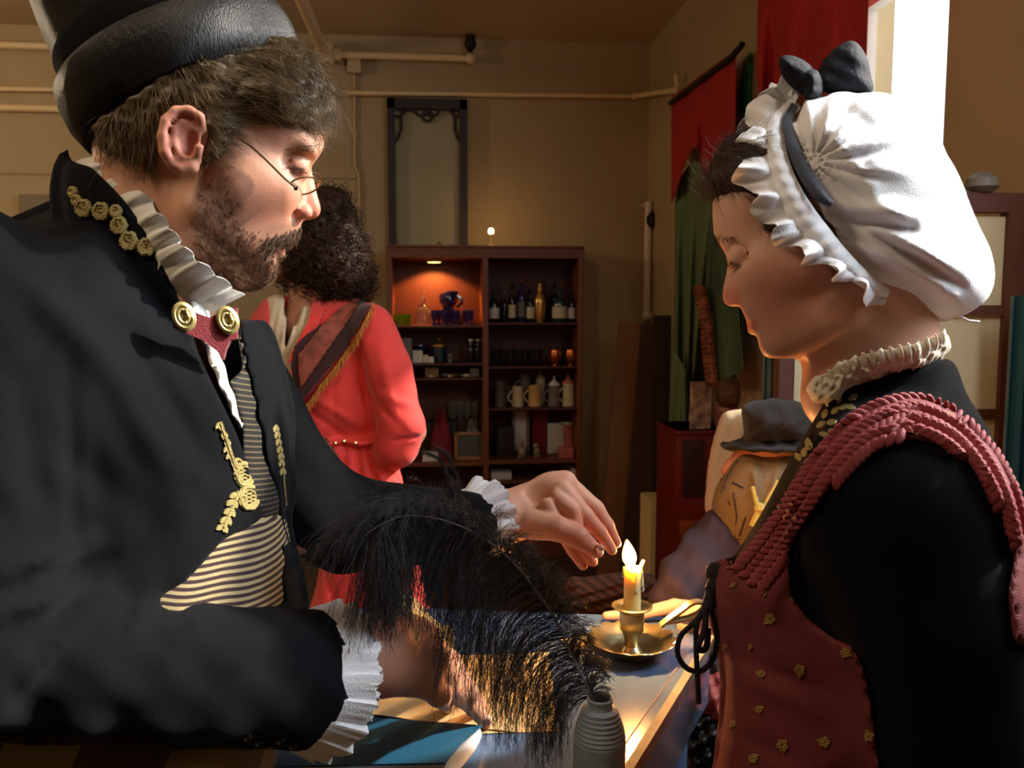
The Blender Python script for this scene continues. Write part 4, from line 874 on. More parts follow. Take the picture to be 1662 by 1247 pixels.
ribbon('shirt_collar', [(124, 262, .668), (172, 316, .650), (220, 376, .640), (250, 430, .636), (292, 480, .640), (345, 508, .660)],
       [(152, 254, .668), (218, 298, .650), (268, 358, .630), (306, 408, .626), (352, 446, .636), (396, 480, .668)], 0, m_linen, t_man, amp=0.0036, freq=9, edge=0.0014, lift=0.003, k=10)
ribbon('shirt_collar', [(300, 440, .648), (330, 468, .650), (352, 490, .668)], [(325, 432, .655), (352, 455, .665), (390, 478, .69)], 0, m_linen, t_man, amp=0.003, freq=4, edge=0.001)
ribbon('shirt_collar', [(258, 412, .640), (285, 450, .640), (305, 488, .646)], [(280, 405, .646), (320, 440, .648), (350, 470, .655)], 0, m_linen, t_man, amp=0.003, freq=3, edge=0.001)
w = MB().prism([P(258, 410, .632), P(272, 402, .634), (P(256, 438, .630))], (M3 @ np.array([0, 0, -0.004]))); w.build('collar_point', m_linen, t_man)
# far side of the shirt collar wraps the neck
ribbon('collar_back', [(150, 262, .72), (240, 380, .78), (330, 470, .76)], [(165, 258, .72), (262, 372, .77), (345, 462, .75)], 0, m_linen, t_man, amp=0.002, freq=5)
# cuffs
def frill(name, c0, c1, r0, r1, material, parent, freq, amp, seed=0, n=220, k=8, sq=1.0, thick=0.0008, steps=False, a0=0, a1=2*pi):
    """gathered ruffle round the axis from c0 to c1 (camera space)"""
    c0 = np.array(c0); c1 = np.array(c1); ax = (c1-c0); L_ = np.linalg.norm(ax); ax = ax/L_; u_ = np.cross(ax, [0, 0, 1.0]); u_ /= np.linalg.norm(u_); v_ = np.cross(ax, u_); r_ = np.random.default_rng(seed)
    G = np.zeros((n, k, 3)); ph = np.cumsum(r_.uniform(0.4, 1.6, n)); ph = ph/ph[-1]*freq*2*pi
    for j in range(k):
        t_ = j/(k-1); th_ = np.linspace(a0, a1, n); wv_ = np.sin(ph) if not steps else (((ph/(2*pi)) % 1)*2-1)
        r = r0+(r1-r0)*t_+amp*t_*wv_; z = L_*t_+(0.0016*np.sin(ph*4.0)+0.002*np.cos(ph))*t_
        q = c0+ax[None, :]*z[:, None]+u_[None, :]*(r*np.cos(th_))[:, None]+v_[None, :]*(r*np.sin(th_))[:, None]*sq; G[:, j] = to_world(q)
    return MB().sheet(G, thick).build(name, material, parent)
m_frill = mat('white_pleated_lace', (242, 242, 246), 0.8, bump=0.4, bscale=700)
o = frill('cuff_frill', cs(486, 1101, .686), cs(534, 1103, .708), 0.0540, 0.0635, m_frill, t_man, 17, 0.0038, 3, steps=True); o['label'] = 'wide white pleated lace cuff on the near wrist'
frill('cuff_frill', cs(496, 1101, .692), cs(544, 1103, .714), 0.047, 0.0565, m_frill, t_man, 20, 0.0035, 4)
frill('cuff_frill', cs(758, 850, .995), cs(806, 836, 1.02), 0.036, 0.040, m_frill, t_man, 11, 0.006, 5); frill('cuff_frill', cs(765, 846, 1.0), cs(790, 838, 1.02), 0.034, 0.046, m_frill, t_man, 8, 0.005, 6)
# gold lace appliques on the coat surface
def on_coat(px, py, off=0.001, V=None): p, ok = (V or cv).front(np.array(px, float), np.array(py, float), off); return to_world(p)
def leaf(w, V, cx, cy, ang, L, wd, off=0.0012):
    n_ = 7; ts = np.linspace(0, 1, n_); ca, sa = cos(ang), sin(ang); pts = []
    for t_ in ts:
        hw = wd*sin(pi*min(1, t_*0.92+0.06))**0.8
        for q in (-1, 0, 1): pts.append((cx+ca*L*t_-sa*hw*q, cy+sa*L*t_+ca*hw*q))
    pts = np.array(pts); G = on_coat(pts[:, 0], pts[:, 1], off, V).reshape(n_, 3, 3); w.sheet(G, 0.0012)
def ringt(w, V, cx, cy, rx, ry, r=0.0011, n=16, off=0.0012, wob=0.0):
    a_ = np.arange(n)*2*pi/n; G = on_coat(cx+rx*np.cos(a_)*(1+wob*np.cos(a_*6)), cy+ry*np.sin(a_)*(1+wob*np.cos(a_*6)), off, V); w.tube(G, r, 6, closed=True)
def line(w, V, pts, r=0.0012, off=0.0012): p = np.array(pts, float); G = on_coat(p[:, 0], p[:, 1], off, V); w.tube(G, r, 6)
w = MB()      # lace on the near lapel
sp = [(357, 686), (366, 712), (374, 735), (380, 752), (388, 768)]; line(w, cv, sp, 0.0018)
for i, (x, y) in enumerate(sp+[(361, 700), (370, 724), (377, 744)]): leaf(w, cv, x, y, 0.9 if i % 2 else 2.2, 13, 3.2); leaf(w, cv, x, y, 1.5, 14, 3)
for cx_, cy_, r_ in ((397, 770, 15), (404, 808, 15)):
    ringt(w, cv, cx_, cy_, r_, r_*1.2, 0.0020, wob=0.06); ringt(w, cv, cx_, cy_, r_*0.72, r_*0.85, 0.0010)
    for k in range(-2, 3): line(w, cv, [(cx_-9, cy_+k*6-4), (cx_, cy_+k*6), (cx_+9, cy_+k*6+4)], 0.0007); line(w, cv, [(cx_-9, cy_+k*6+4), (cx_, cy_+k*6), (cx_+9, cy_+k*6-4)], 0.0007)
ringt(w, cv, 386, 752, 5, 6, 0.0014); ringt(w, cv, 393, 812, 5, 8, 0.0014)
for i, (x, y) in enumerate(((386, 800), (380, 812), (376, 826), (370, 840), (364, 852))): leaf(w, cv, x, y, 2.6, 16, 4.2); leaf(w, cv, x, y, 1.3, 14, 3.8); leaf(w, cv, x+3, y, 2.0, 13, 4)
line(w, cv, [(388, 798), (376, 826), (362, 856)], 0.0018)
w.build('lace_applique', m_lace, coat)
w = MB(); sp = [(448, 690), (452, 712), (456, 735), (459, 760), (461, 790), (464, 820)]; line(w, cv, sp, 0.0014)
for i, (x, y) in enumerate(sp[:4]+[(450, 700), (454, 724), (457, 746)]): leaf(w, cv, x, y, 1.9, 13, 2.4); leaf(w, cv, x, y, 1.2, 11, 2.2)
w.build('lace_applique', m_lace, coat)
w = MB()      # rosettes along the collar
for x, y, r_ in ((118, 312, 6), (124, 325, 6), (136, 338, 12), (164, 343, 12), (188, 343, 8), (193, 366, 12), (209, 391, 13), (237, 401, 12)):
    ringt(w, cv, x, y, r_*0.85, r_*0.95, 0.0020, wob=0.12); ringt(w, cv, x, y, r_*0.5, r_*0.55, 0.0014); leaf(w, cv, x-r_*0.5, y, 0.0, r_, r_*0.55, 0.0008)
    for k in range(7): a_ = k*0.9; leaf(w, cv, x+r_*0.8*cos(a_), y+r_*0.8*sin(a_), a_, r_*0.5, r_*0.22, 0.0008)
line(w, cv, [(118, 312), (136, 338), (164, 343), (188, 345), (195, 368), (209, 391), (237, 401)], 0.0016)
w.build('lace_applique', m_lace, coat)
# red clasp with two brass buttons
m_felt = mat('crimson_felt', (128, 24, 36), 0.85, bump=0.6, bscale=900, sheen=0.3)
def patch(name, V, pts, off, thick, material, parent, step=3.0, smooth=False):
    shp = Shape(pts, smooth, pad=20, step=1.0); lo = shp.pts.min(0)-step; hi = shp.pts.max(0)+step
    gx, gy = np.meshgrid(np.arange(lo[0], hi[0]+step, step), np.arange(lo[1], hi[1]+step, step), indexing='ij')
    sd = shp(gx, gy); e1 = 0.5; dx = (shp(gx+e1, gy)-shp(gx-e1, gy)); dy = (shp(gx, gy+e1)-shp(gx, gy-e1)); nn = np.hypot(dx, dy)+1e-6
    mv = np.clip(sd, 0, step*1.5); gx2 = gx-mv*dx/nn; gy2 = gy-mv*dy/nn; P3, ok = V.front(gx2, gy2, off); cell = np.zeros(sd.shape, bool)
    c_ = (sd[:-1, :-1] < step*0.45).astype(int)+(sd[1:, :-1] < step*0.45)+(sd[:-1, 1:] < step*0.45)+(sd[1:, 1:] < step*0.45); use = np.argwhere(c_ == 4)
    nb = sd.shape[1]; top = to_world(P3.reshape(-1, 3)); P4 = P3.copy(); P4[..., 2] += thick; bot = to_world(P4.reshape(-1, 3)); o_ = len(top)
    Fc = []; edges = {}
    for i, j in use:
        q = (i*nb+j, (i+1)*nb+j, (i+1)*nb+j+1, i*nb+j+1); Fc.append(q); Fc.append(tuple(x+o_ for x in q[::-1]))
        for a_, b_ in zip(q, q[1:]+q[:1]):
            if (b_, a_) in edges: del edges[(b_, a_)]
            else: edges[(a_, b_)] = 1
    for a_, b_ in edges: Fc.append((b_, a_, a_+o_, b_+o_))
    usedv = sorted({v_ for f_ in Fc for v_ in f_}); mp = {v_: i for i, v_ in enumerate(usedv)}; AV = np.vstack([top, bot])[usedv]
    w = MB().add(AV, [[mp[x] for x in f_] for f_ in Fc]); return w.build(name, material, parent)
w = MB(); pp = [(280, 532), (290, 500), (312, 506), (340, 516), (358, 506), (384, 500), (384, 550), (374, 552), (366, 568), (362, 584), (352, 570), (328, 552), (304, 542)]
dd = np.linspace(.612, .640, 101); dz = lambda x: .600+(x-280)*0.00030
w.prism([P(x, y, dz(x)) for x, y in pp], M3 @ np.array([0, 0, -0.004])); clasp = w.build('red_clasp', m_felt, t_man)
for x, y, rx in ((299, 514, 14), (370, 520, 13)):
    w = MB(); c_ = cs(x, y, dz(x)-0.002); R_ = np.array([[0.62, 0, 0], [0, 1, 0], [0.1, 0, 1]])
    for rr, zz_ in ((0.0098, 0), (0.0085, -0.0014), (0.0050, -0.0016)):
        a_ = np.arange(24)*2*pi/24; w.tube([to_world(c_+np.array([rr*0.62*cos(q)+rr*0.18*sin(q)*-1, rr*sin(q), zz_+rr*0.4*cos(q)])) for q in a_], 0.0012, 6, closed=True)
    a_ = np.arange(24)*2*pi/24; w.prism([to_world(c_+np.array([0.0098*0.62*cos(q)-0.0018*sin(q), 0.0098*sin(q), 0.0039*cos(q)])) for q in a_], M3 @ np.array([0, 0, -0.0016]))
    for k in range(6): q = k*1.05; w.ball(to_world(c_+np.array([0.0034*cos(q), 0.0052*sin(q), -0.0012])), 0.0013, 6)
    w.build('brass_button', mat('brass_button_%d' % x, (206, 190, 130), 0.35, metal=0.7), clasp)
# black jet beads on the cuff and trousers
w = MB()
for x, y in ((402, 1196), (420, 1204), (443, 1210), (455, 1202), (475, 1210)): G = on_coat([x], [y], 0.001); w.ball(G[0], 0.0035, 8)
w.build('cuff_beads', mat('jet_bead', (10, 10, 10), 0.1), coat)
m_chk = stripe_mat('checked_trousers', (150, 130, 88), (88, 70, 52), M3 @ np.array([1, 0.03, 0.2]), 0.075, sharp=0.5)
lv = Vol(*box_px(-330, 2600, 470, 1130, 0.52, 0.95), 0.009)
lv.puff(Shape([(-330, 1150), (380, 1150), (400, 1300), (360, 1600), (-330, 1600)]), .72, 0.13, 0.12, 0)
lv.cone(cs(60, 1260, .64), cs(60, 2500, .66), 0.098, 0.07, 0.02).cone(cs(130, 1260, .80), cs(150, 2500, .80), 0.11, 0.08, 0.02).cone(cs(-100, 1260, .64), cs(200, 1270, .70), 0.085, 0.085, 0.03)
vol_objs(lv, 'trousers', m_chk, t_man)[0]['label'] = 'brown and beige checked trousers'
# ================================================================ THE WOMAN IN THE WHITE CAP
WD = 0.80
t_wom = thing('person', 'person in ruffled white mob cap and braided burgundy bodice looking down at the candle', 'person', tuple(P(1450, 1240, WD)*np.array([1, 1, 0])))
g_ = lambda px, py, d=WD: cs(px, py, d)
wface = Shape([(1300, 100), (1400, 120), (1530, 230), (1570, 400), (1540, 520), (1530, 700), (1420, 760), (1360, 735), (1342, 680), (1336, 640), (1333, 618), (1328, 602), (1316, 586), (1303, 576), (1289, 580), (1268, 582), (1244, 580), (1234, 568), (1230, 552), (1228, 546), (1222, 541), (1219, 537), (1216, 533), (1217, 524), (1211, 518), (1207, 510), (1203, 502), (1198, 497), (1188, 498), (1178, 494), (1173, 483), (1175, 462), (1180, 440), (1181, 426), (1177, 412), (1168, 397), (1160, 383), (1157, 360), (1157, 325), (1165, 270), (1200, 180)])
v = Vol(*box_px(1130, 720, 1590, 90, 0.69, 0.92), 0.0020)
v.ell(g_(1365, 335), (0.090, 0.084, 0.066), 0); v.ell(g_(1250, 440), (0.050, 0.078, 0.058), -14, k=0.02); v.ell(g_(1200, 350), (0.028, 0.040, 0.050), -8, k=0.015)
for s_ in (-1, 1):
    v.cone(g_(1370, 500, WD+s_*0.048), g_(1265, 556, WD+s_*0.014), 0.022, 0.017, 0.025)
    v.cone(g_(1300, 430, WD+s_*0.048), g_(1235, 440, WD+s_*0.034), 0.020, 0.015, 0.02)
v.cone(g_(1222, 500), g_(1250, 530), 0.026, 0.024, 0.02); v.cone(g_(1252, 556), g_(1290, 556), 0.016, 0.018, 0.015)
v.cone(g_(1192, 420), g_(1184, 480), 0.0052, 0.0080, 0.007)
for s_ in (-1, 1):
    v.ell(g_(1194, 486, WD+s_*0.0105), (0.0075, 0.0062, 0.0055), -10, k=0.0028); v.cone(g_(1188, 497, WD+s_*0.0055), g_(1196, 492, WD+s_*0.0065), 0.0026, 0.0020, 0.0015, 's')
    v.ell(g_(1196, 418, WD+s_*0.032), (0.013, 0.010, 0.013), 0, 0.007, 's'); v.ell(g_(1198, 420, WD+s_*0.030), (0.0115, 0.0115, 0.0115), 0, 0.002)
v.cut(wface, 0.003)
for s_ in (-1, 1):
    v.cone(g_(1219, 524), g_(1228, 524, WD+s_*0.020), 0.0042, 0.0022, 0.003); v.cone(g_(1222, 535), g_(1231, 532, WD+s_*0.018), 0.0046, 0.0022, 0.003)
    v.cone(g_(1210, 530.5), g_(1234, 527, WD+s_*0.023), 0.0010, 0.0008, 0.001, 's')
    v.cone(g_(1187, 424, WD+s_*0.026), g_(1206, 430, WD+s_*0.040), 0.0013, 0.0012, 0.0015)
v.cone(g_(1420, 440, WD), g_(1440, 700, WD), 0.050, 0.054, 0.025); v.cone(g_(1390, 520), g_(1370, 640), 0.040, 0.040, 0.02)
wtv = Vol(*box_px(1120, 2700, 1720, 600, 0.56, 1.28), 0.009)
wtv.cone(cs(1440, 640, WD), cs(1430, 1000, WD), 0.050, 0.065, 0.04).cone(cs(1400, 1000, WD), cs(1400, 1300, WD), 0.06, 0.06, 0.03)
wtv.chain([cs(1470, 840, .68), cs(1545, 1230, .665), cs(1540, 1740, .67)], [0.036, 0.034, 0.026], 0.02).chain([cs(1400, 850, .93), cs(1360, 980, 1.04), cs(1230, 1012, 1.13), cs(1190, 1010, 1.16)], [0.034, 0.03, 0.024, 0.018], 0.02)
# far hand steadying the candlestick
fh = Vol(*box_px(960, 1050, 1260, 930, 1.08, 1.30), 0.0018); c = lambda x, y, q=0.0: cs(x, y, 1.185+q)
fh.cone(c(1230, 1010, -.03), c(1150, 1000), 0.020, 0.020, 0.01).ell(c(1148, 998), (0.026, 0.018, 0.024), -6, k=0.01)
fh.chain([c(1150, 992, .012), c(1096, 984, .020), c(1040, 996, .024), c(984, 1000, .020)], [0.013, 0.0105, 0.0092, 0.0064], 0.003)
fh.chain([c(1145, 1008, .0), c(1110, 1018, .005), c(1130, 1028, -.01), c(1150, 1024, -.02)], [0.012, 0.0095, 0.0085, 0.0070], 0.003)
fh.chain([c(1150, 1014, .010), c(1118, 1024, .018), c(1136, 1034, .0)], [0.011, 0.009, 0.0075], 0.003).chain([c(1155, 1018, .020), c(1128, 1028, .028), c(1142, 1038, .012)], [0.010, 0.008, 0.0068], 0.003)
fh.chain([c(1160, 990, -.015), c(1135, 994, -.026), c(1112, 1004, -.024)], [0.013, 0.011, 0.0085], 0.004)
def wcol(px, py, D):
    c = np.tile(np.array(lin((208, 160, 138))), (len(px), 1)); hd = (px > 1120) & (py < 700) & (D < 1.0)
    w = lambda x: x*hd
    c = blend(c, (196, 96, 84), w(blob(px, py, 1185, 485, 18)*0.6)); c = blend(c, (200, 118, 96), w(blob(px, py, 1270, 470, 60)*0.25)); c = blend(c, (186, 96, 88), w(blob(px, py, 1220, 529, 10, 9)*0.7))
    c = blend(c, (60, 40, 34), w(np.exp(-((py-(428+(px-1190)*0.35))/2.2)**2)*((px > 1183) & (px < 1203)))*0.8)
    return c
nh = Vol(*box_px(1440, 2080, 1640, 1700, .58, .76), 0.003); q_ = lambda x, y, d_: cs(x, y, .67+d_); nh.ell(q_(1538, 1800, 0), (0.022, 0.042, 0.034), 0, k=.01)
for k5, (dx_, dd_, ln_) in enumerate(((0, -.026, 150), (-6, -.010, 178), (-6, .008, 172), (0, .024, 140))): nh.chain([q_(1536, 1850, dd_), q_(1530+dx_, 1850+ln_*.45, dd_*1.05), q_(1518+dx_, 1850+ln_*.75, dd_), q_(1500+dx_, 1850+ln_, dd_)], [.0105, .0092, .0082, .0066], .003)
nh.chain([q_(1525, 1790, -.020), q_(1500, 1850, -.034), q_(1492, 1900, -.034)], [.014, .0105, .0085], .004)
_, _, _ = vol_objs([v, fh, nh, wtv], 'body', m_skin2, t_wom, wcol); base_w = np.array(parent_base(t_wom))
WHV, WHQ = v.net(); WHV = relax(WHV, WHQ, 2); WHN = vnormals(WHV, WHQ)
# hair
m_whair = mat('dark_brown_hair', (52, 36, 28), 0.5, var=0.3, vscale=70, spec=0.35); m_whair2 = mat('dark_brown_strands', (74, 52, 38), 0.5, var=0.4, vscale=90)
whp = Shape([(1146, 292), (1160, 262), (1185, 205), (1230, 175), (1275, 200), (1300, 300), (1380, 400), (1480, 480), (1510, 515), (1490, 528), (1440, 508), (1395, 488), (1350, 472), (1310, 446), (1268, 436), (1236, 417), (1208, 387), (1190, 354), (1174, 332), (1156, 322)])
hr = Vol(*box_px(1120, 560, 1570, 130, 0.69, 0.92), 0.0026)
hr.ell(g_(1370, 330), (0.104, 0.098, 0.0715), 0).ell(g_(1210, 300), (0.038, 0.048, 0.058), -20, k=0.02).ell(g_(1285, 368), (0.060, 0.052, 0.0790), 30, k=0.012); hr.cut(whp, 0.006); hr.disp(lambda x, y, D: 0.0014*np.sin((x*0.5-y*0.8)*0.09+np.sin(x*0.04)*2)+0.0006*np.sin((x-y)*0.3))
who, RV, RQ = vol_objs(hr, 'hair', m_whair, t_wom); RN = vnormals(RV, RQ)
wfl = lambda x, y: (0.75+0*x, 0.55+(x-1200)*0.002)
L = grow(RV, RN, 3800, lambda x, y: (whp(x, y) < -2), wfl, 0.022, 5, 0.12, 0.22); obj('hair_strands', strands_mesh('hair_strands', to_world(L.reshape(-1, 3)).reshape(L.shape), 0.00028, 0.00008, base_w), m_whair2, who)
L = grow(RV, RN, 260, lambda x, y: (whp(x, y) > -12) & (x < 1215) & (y < 345), lambda x, y: (-0.5+0*x, -0.85+0*x), 0.020, 8, 0.6, 0.5); L += np.stack([np.sin(np.linspace(0, 5, 8))*0.0016, np.cos(np.linspace(0, 5, 8))*0.0016, np.zeros(8)], 1)[None]
obj('frizzy_strands', strands_mesh('frizzy_strands', to_world(L.reshape(-1, 3)).reshape(L.shape), 0.00018, 0.00007, base_w), m_whair2, who)
eb = lambda x, y: ((np.abs(y-(385+(x-1162)*0.12)) < 4.0) & (x > 1158) & (x < 1196))
PX = CX+F*WHV[:, 0]/WHV[:, 2]; PY = CY-F*WHV[:, 1]/WHV[:, 2]; idx = np.where(eb(PX, PY))[0]
L = grow(WHV[idx], WHN[idx], 260, lambda x, y: x > 0, lambda x, y: (0.9+0*x, 0.1+0*x), 0.005, 3, 0.3, 0.2); obj('eyebrows', strands_mesh('eyebrows', to_world(L.reshape(-1, 3)).reshape(L.shape), 0.0002, 0.00008, base_w), m_whair, t_wom)
idx = np.where((np.abs(PY-(429+(PX-1190)*0.3)) < 3) & (PX > 1183) & (PX < 1202))[0]
if len(idx): L = grow(WHV[idx], WHN[idx], 90, lambda x, y: x > 0, lambda x, y: (-0.8+0*x, 0.6+0*x), 0.0065, 4, 0.9, 0.15); obj('eyelashes', strands_mesh('eyelashes', to_world(L.reshape(-1, 3)).reshape(L.shape), 0.00018, 0.00006, base_w), m_whair, t_wom)
# ---------------------------------------------------------------- mob cap
m_cap = mat('white_cotton', (240, 240, 244), 0.85, bump=0.25, bscale=700, sheen=0.2)
cap_p = Shape([(1290, 205), (1302, 172), (1325, 157), (1356, 149), (1400, 148), (1440, 152), (1482, 176), (1520, 218), (1545, 262), (1568, 315), (1590, 365), (1609, 408), (1615, 450), (1606, 482), (1584, 502), (1552, 518), (1520, 522), (1488, 506), (1444, 486), (1400, 462), (1370, 430), (1352, 400), (1340, 350), (1318, 300), (1300, 255)])
kv = Vol(*box_px(1230, 560, 1680, 90, 0.64, 0.98), 0.0022)
kv.puff(cap_p, lambda x, y: WD+0.004+0*x, 0.098, 0.060, 0); kv.ell(g_(1370, 325), (0.112, 0.100, 0.083), 0, k=0.01); kv.cut(cap_p, 0.004)
def cap_f(px, py, D):
    ang = np.arctan2(py-262, px-1318); r = np.hypot(px-1318, py-262); near = np.exp(-r/190)
    s1 = np.sin(ang*15+np.sin(r*0.02)*0.9+0.4*np.sin(D*60)); o = 0.0032*s1*near+0.0016*np.sin(ang*31+r*0.03)*np.exp(-r/90)
    for A, B, wd, am in (((1352, 330), (1490, 350), 13, .007), ((1355, 355), (1480, 372), 7, -.006), ((1362, 348), (1560, 465), 9, -.008), ((1372, 352), (1565, 440), 12, .006), ((1390, 420), (1545, 505), 12, -.007), ((1395, 395), (1550, 480), 13, .006),
                         ((1335, 215), (1415, 300), 14, .006), ((1310, 240), (1400, 268), 12, -.004), ((1352, 165), (1420, 210), 14, -.004), ((1380, 380), (1430, 440), 8, .005)): o = o+crease(px, py, A, B, wd, am)
    return o
kv.disp(cap_f); cap, KV, KQ = vol_objs(kv, 'mob_cap', m_cap, t_wom, it=1); cap['label'] = 'puffed white cotton mob cap crown'
# gathered band, ribbon, ruffles
def strip_on(name, pts, wpx, thick, material, parent, arch=0.0, n=60, k=6, bump=0.0, freq=0):
    """flat strip centred on pixel points (x, y, depth) with half width wpx, bulging towards the camera"""
    A = spline(np.array(pts, float), n); t_ = np.gradient(A[:, :2], axis=0); t_ /= np.linalg.norm(t_, axis=1, keepdims=True); nn = np.stack([-t_[:, 1], t_[:, 0]], 1); G = np.zeros((n, k, 3)); wp = np.interp(np.linspace(0, 1, n), np.linspace(0, 1, len(wpx)), wpx) if hasattr(wpx, '__len__') else np.full(n, wpx)
    for j in range(k):
        q = -1+2*j/(k-1); x = A[:, 0]+nn[:, 0]*wp*q; y = A[:, 1]+nn[:, 1]*wp*q; d_ = A[:, 2]-arch*(1-q*q)+bump*np.sin(np.linspace(0, 1, n)*2*pi*freq+q*1.5)
        G[:, j] = to_world(np.stack([(x-CX)*d_/F, (CY-y)*d_/F, d_], 1))
    return MB().sheet(G, thick).build(name, material, parent)
strip_on('cap_band', [(1292, 168, .800), (1262, 200, .772), (1262, 250, .742), (1276, 300, .722), (1300, 345, .712), (1330, 385, .708), (1362, 420, .708), (1400, 452, .716), (1440, 480, .735)], [10, 13, 15, 18, 20, 20, 17, 12, 8], 0.002, m_cap, cap, arch=0.007, n=90, k=8, bump=0.0010, freq=16)
m_rib = mat('navy_ribbon', (34, 42, 62), 0.55, bump=0.3, bscale=500, sheen=0.2)
strip_on('cap_ribbon', [(1290, 170, .790), (1279, 195, .765), (1284, 225, .742), (1296, 262, .725), (1315, 295, .712), (1336, 322, .704), (1350, 332, .702)], [6, 8, 9, 10, 11, 11, 5], 0.0015, m_rib, cap, arch=0.002)
gath = [(1290, 158, .806), (1270, 175, .790), (1252, 208, .768), (1249, 250, .745), (1262, 305, .722), (1284, 352, .712), (1318, 385, .706), (1352, 414, .704), (1392, 446, .710), (1436, 480, .735)]
oute = [(1262, 136, .815), (1228, 166, .800), (1204, 225, .772), (1195, 270, .745), (1225, 330, .722), (1254, 382, .706), (1303, 416, .697), (1346, 440, .694), (1388, 466, .700), (1427, 506, .73)]
rf = ribbon('cap_ruffle', gath, oute, 0, m_cap, cap, n=360, k=14, amp=0.0115, freq=8.5, thick=0.0009, seed=21, edge=0.0055, lift=0.004); rf['label'] = 'wavy white front ruffle'
ribbon('cap_ruffle', [(1290, 168, .79), (1274, 150, .80), (1262, 146, .81)], [(1304, 142, .79), (1286, 138, .80), (1250, 140, .81)], 0, m_cap, cap, n=60, k=6, amp=0.004, freq=2, thick=0.0009)
# far half of the ruffle and band, mirrored behind the head
far_ = lambda l: [(CX+(x-CX)*d_/(2*WD-d_), CY+(y-CY)*d_/(2*WD-d_), 2*WD-d_) for x, y, d_ in l]
ribbon('cap_ruffle', far_(gath[:3]), far_(oute[:3]), 0, m_cap, cap, n=90, k=8, amp=0.006, freq=3, thick=0.0009, seed=12, edge=0.003)
strip_on('cap_band', far_([(1262, 200, .772), (1262, 250, .742), (1276, 300, .722), (1300, 345, .712), (1330, 385, .708), (1362, 420, .708), (1400, 452, .716)]), [13, 15, 18, 20, 20, 17, 12], 0.002, m_cap, cap, arch=-0.004)
# black bow on top
bwv = Vol(*box_px(1250, 175, 1430, 50, 0.74, 0.86), 0.0012)
for pts_, dc_ in (([(1266, 96), (1284, 90), (1308, 100), (1326, 124), (1320, 152), (1296, 150), (1270, 124)], .785), ([(1322, 130), (1338, 98), (1362, 74), (1384, 66), (1402, 84), (1413, 118), (1414, 152), (1372, 152), (1336, 150)], .795), ([(1306, 118), (1328, 116), (1336, 148), (1322, 162), (1306, 158)], .778)):
    bwv.puff(Shape(pts_, pad=30, step=1.0), dc_, 0.016, 0.014, 0.001)
bwv.disp(lambda x, y, D: 0.0009*np.sin((x*0.8+y*0.5)*0.12)+0.0006*np.sin((x-1320)*0.1-(y-130)*0.2))
bow, _, _ = vol_objs(bwv, 'black_bow', mat('black_taffeta', (16, 18, 26), 0.75, bump=0.3, bscale=200, spec=0.25), cap, it=1)
# dangling cap strings
w = MB().tube([P(1552, 512, .80), P(1562, 516, .798), P(1572, 521, .797), P(1590, 523, .797)], 0.0014, 6); w.build('cap_string', m_cap, cap)
# ---------------------------------------------------------------- dress, bodice
m_dress = mat('black_velvet', (12, 12, 14), 0.95, bump=0.25, bscale=1100, sheen=0.03, spec=0.05)
m_bod = mat('burgundy_bodice', (112, 40, 44), 0.8, bump=0.35, bscale=900, var=0.15, vscale=40); m_braid = mat('burgundy_braid', (140, 56, 62), 0.7, bump=0.3, bscale=900)
m_gold2 = mat('yellow_embroidery', (160, 128, 66), 0.75, bump=0.5, bscale=900)
wt = Shape([(1328, 668), (1345, 640), (1400, 622), (1470, 600), (1525, 584), (1550, 592), (1570, 640), (1600, 690), (1640, 770), (1658, 860), (1668, 960), (1650, 1100), (1655, 1400), (1150, 1400), (1164, 1247), (1176, 1140), (1174, 1060), (1160, 990), (1160, 945), (1172, 912), (1196, 905), (1240, 826), (1278, 752), (1310, 700)])
dv = Vol(*box_px(1110, 1420, 1740, 560, 0.54, 1.20), 0.0040)
dv.puff(wt, lambda x, y: WD+0.0*x, 0.125, 0.13, 0); dv.cone(cs(1428, 570, .80), cs(1440, 720, .80), 0.060, 0.085, 0.02); dv.cut(wt, 0.004)
dv.cone(cs(1350, 960, .76), cs(1290, 985, .79), 0.065, 0.055, 0.04)
dv.chain([cs(1440, 790, .70), cs(1470, 850, .675), cs(1520, 1010, .655), cs(1545, 1160, .66), cs(1545, 1400, .66)], [0.070, 0.074, 0.064, 0.058, 0.056], 0.03)
WF = [((1330, 760), (1300, 960), 16, .002), ((1440, 900), (1500, 1200), 34, .003), ((1180, 1060), (1330, 1120), 10, -.004), ((1180, 1090), (1330, 1160), 12, .004), ((1185, 1190), (1300, 1240), 10, -.004), ((1200, 960), (1240, 1060), 10, -.003), ((1210, 1000), (1290, 1080), 12, .003)]
def wfold(px, py, D):
    n = 0.0010*np.sin(px*0.03+py*0.01+D*20)*np.sin(py*0.02)
    for A, B, wd, am in WF: n = n+crease(px, py, A, B, wd, am)
    return n
dv.disp(wfold); lsv = Vol(*box_px(1400, 1790, 1700, 1340, .55, .78), 0.006); lsv.chain([cs(1545, 1360, .66), cs(1548, 1440, .66), cs(1542, 1750, .67)], [0.056, 0.054, 0.036], 0.02); dress, _, _ = vol_objs([dv, lsv], 'dress', m_dress, t_wom)
far_s = Vol(*box_px(1150, 1100, 1480, 760, 0.86, 1.22), 0.006)
far_s.chain([cs(1400, 850, .93), cs(1360, 980, 1.04), cs(1215, 1012, 1.135)], [0.05, 0.042, 0.026], 0.02); vol_objs(far_s, 'far_sleeve', m_dress, dress)
bv = dv.copy(); bv.f = bv.f-0.006
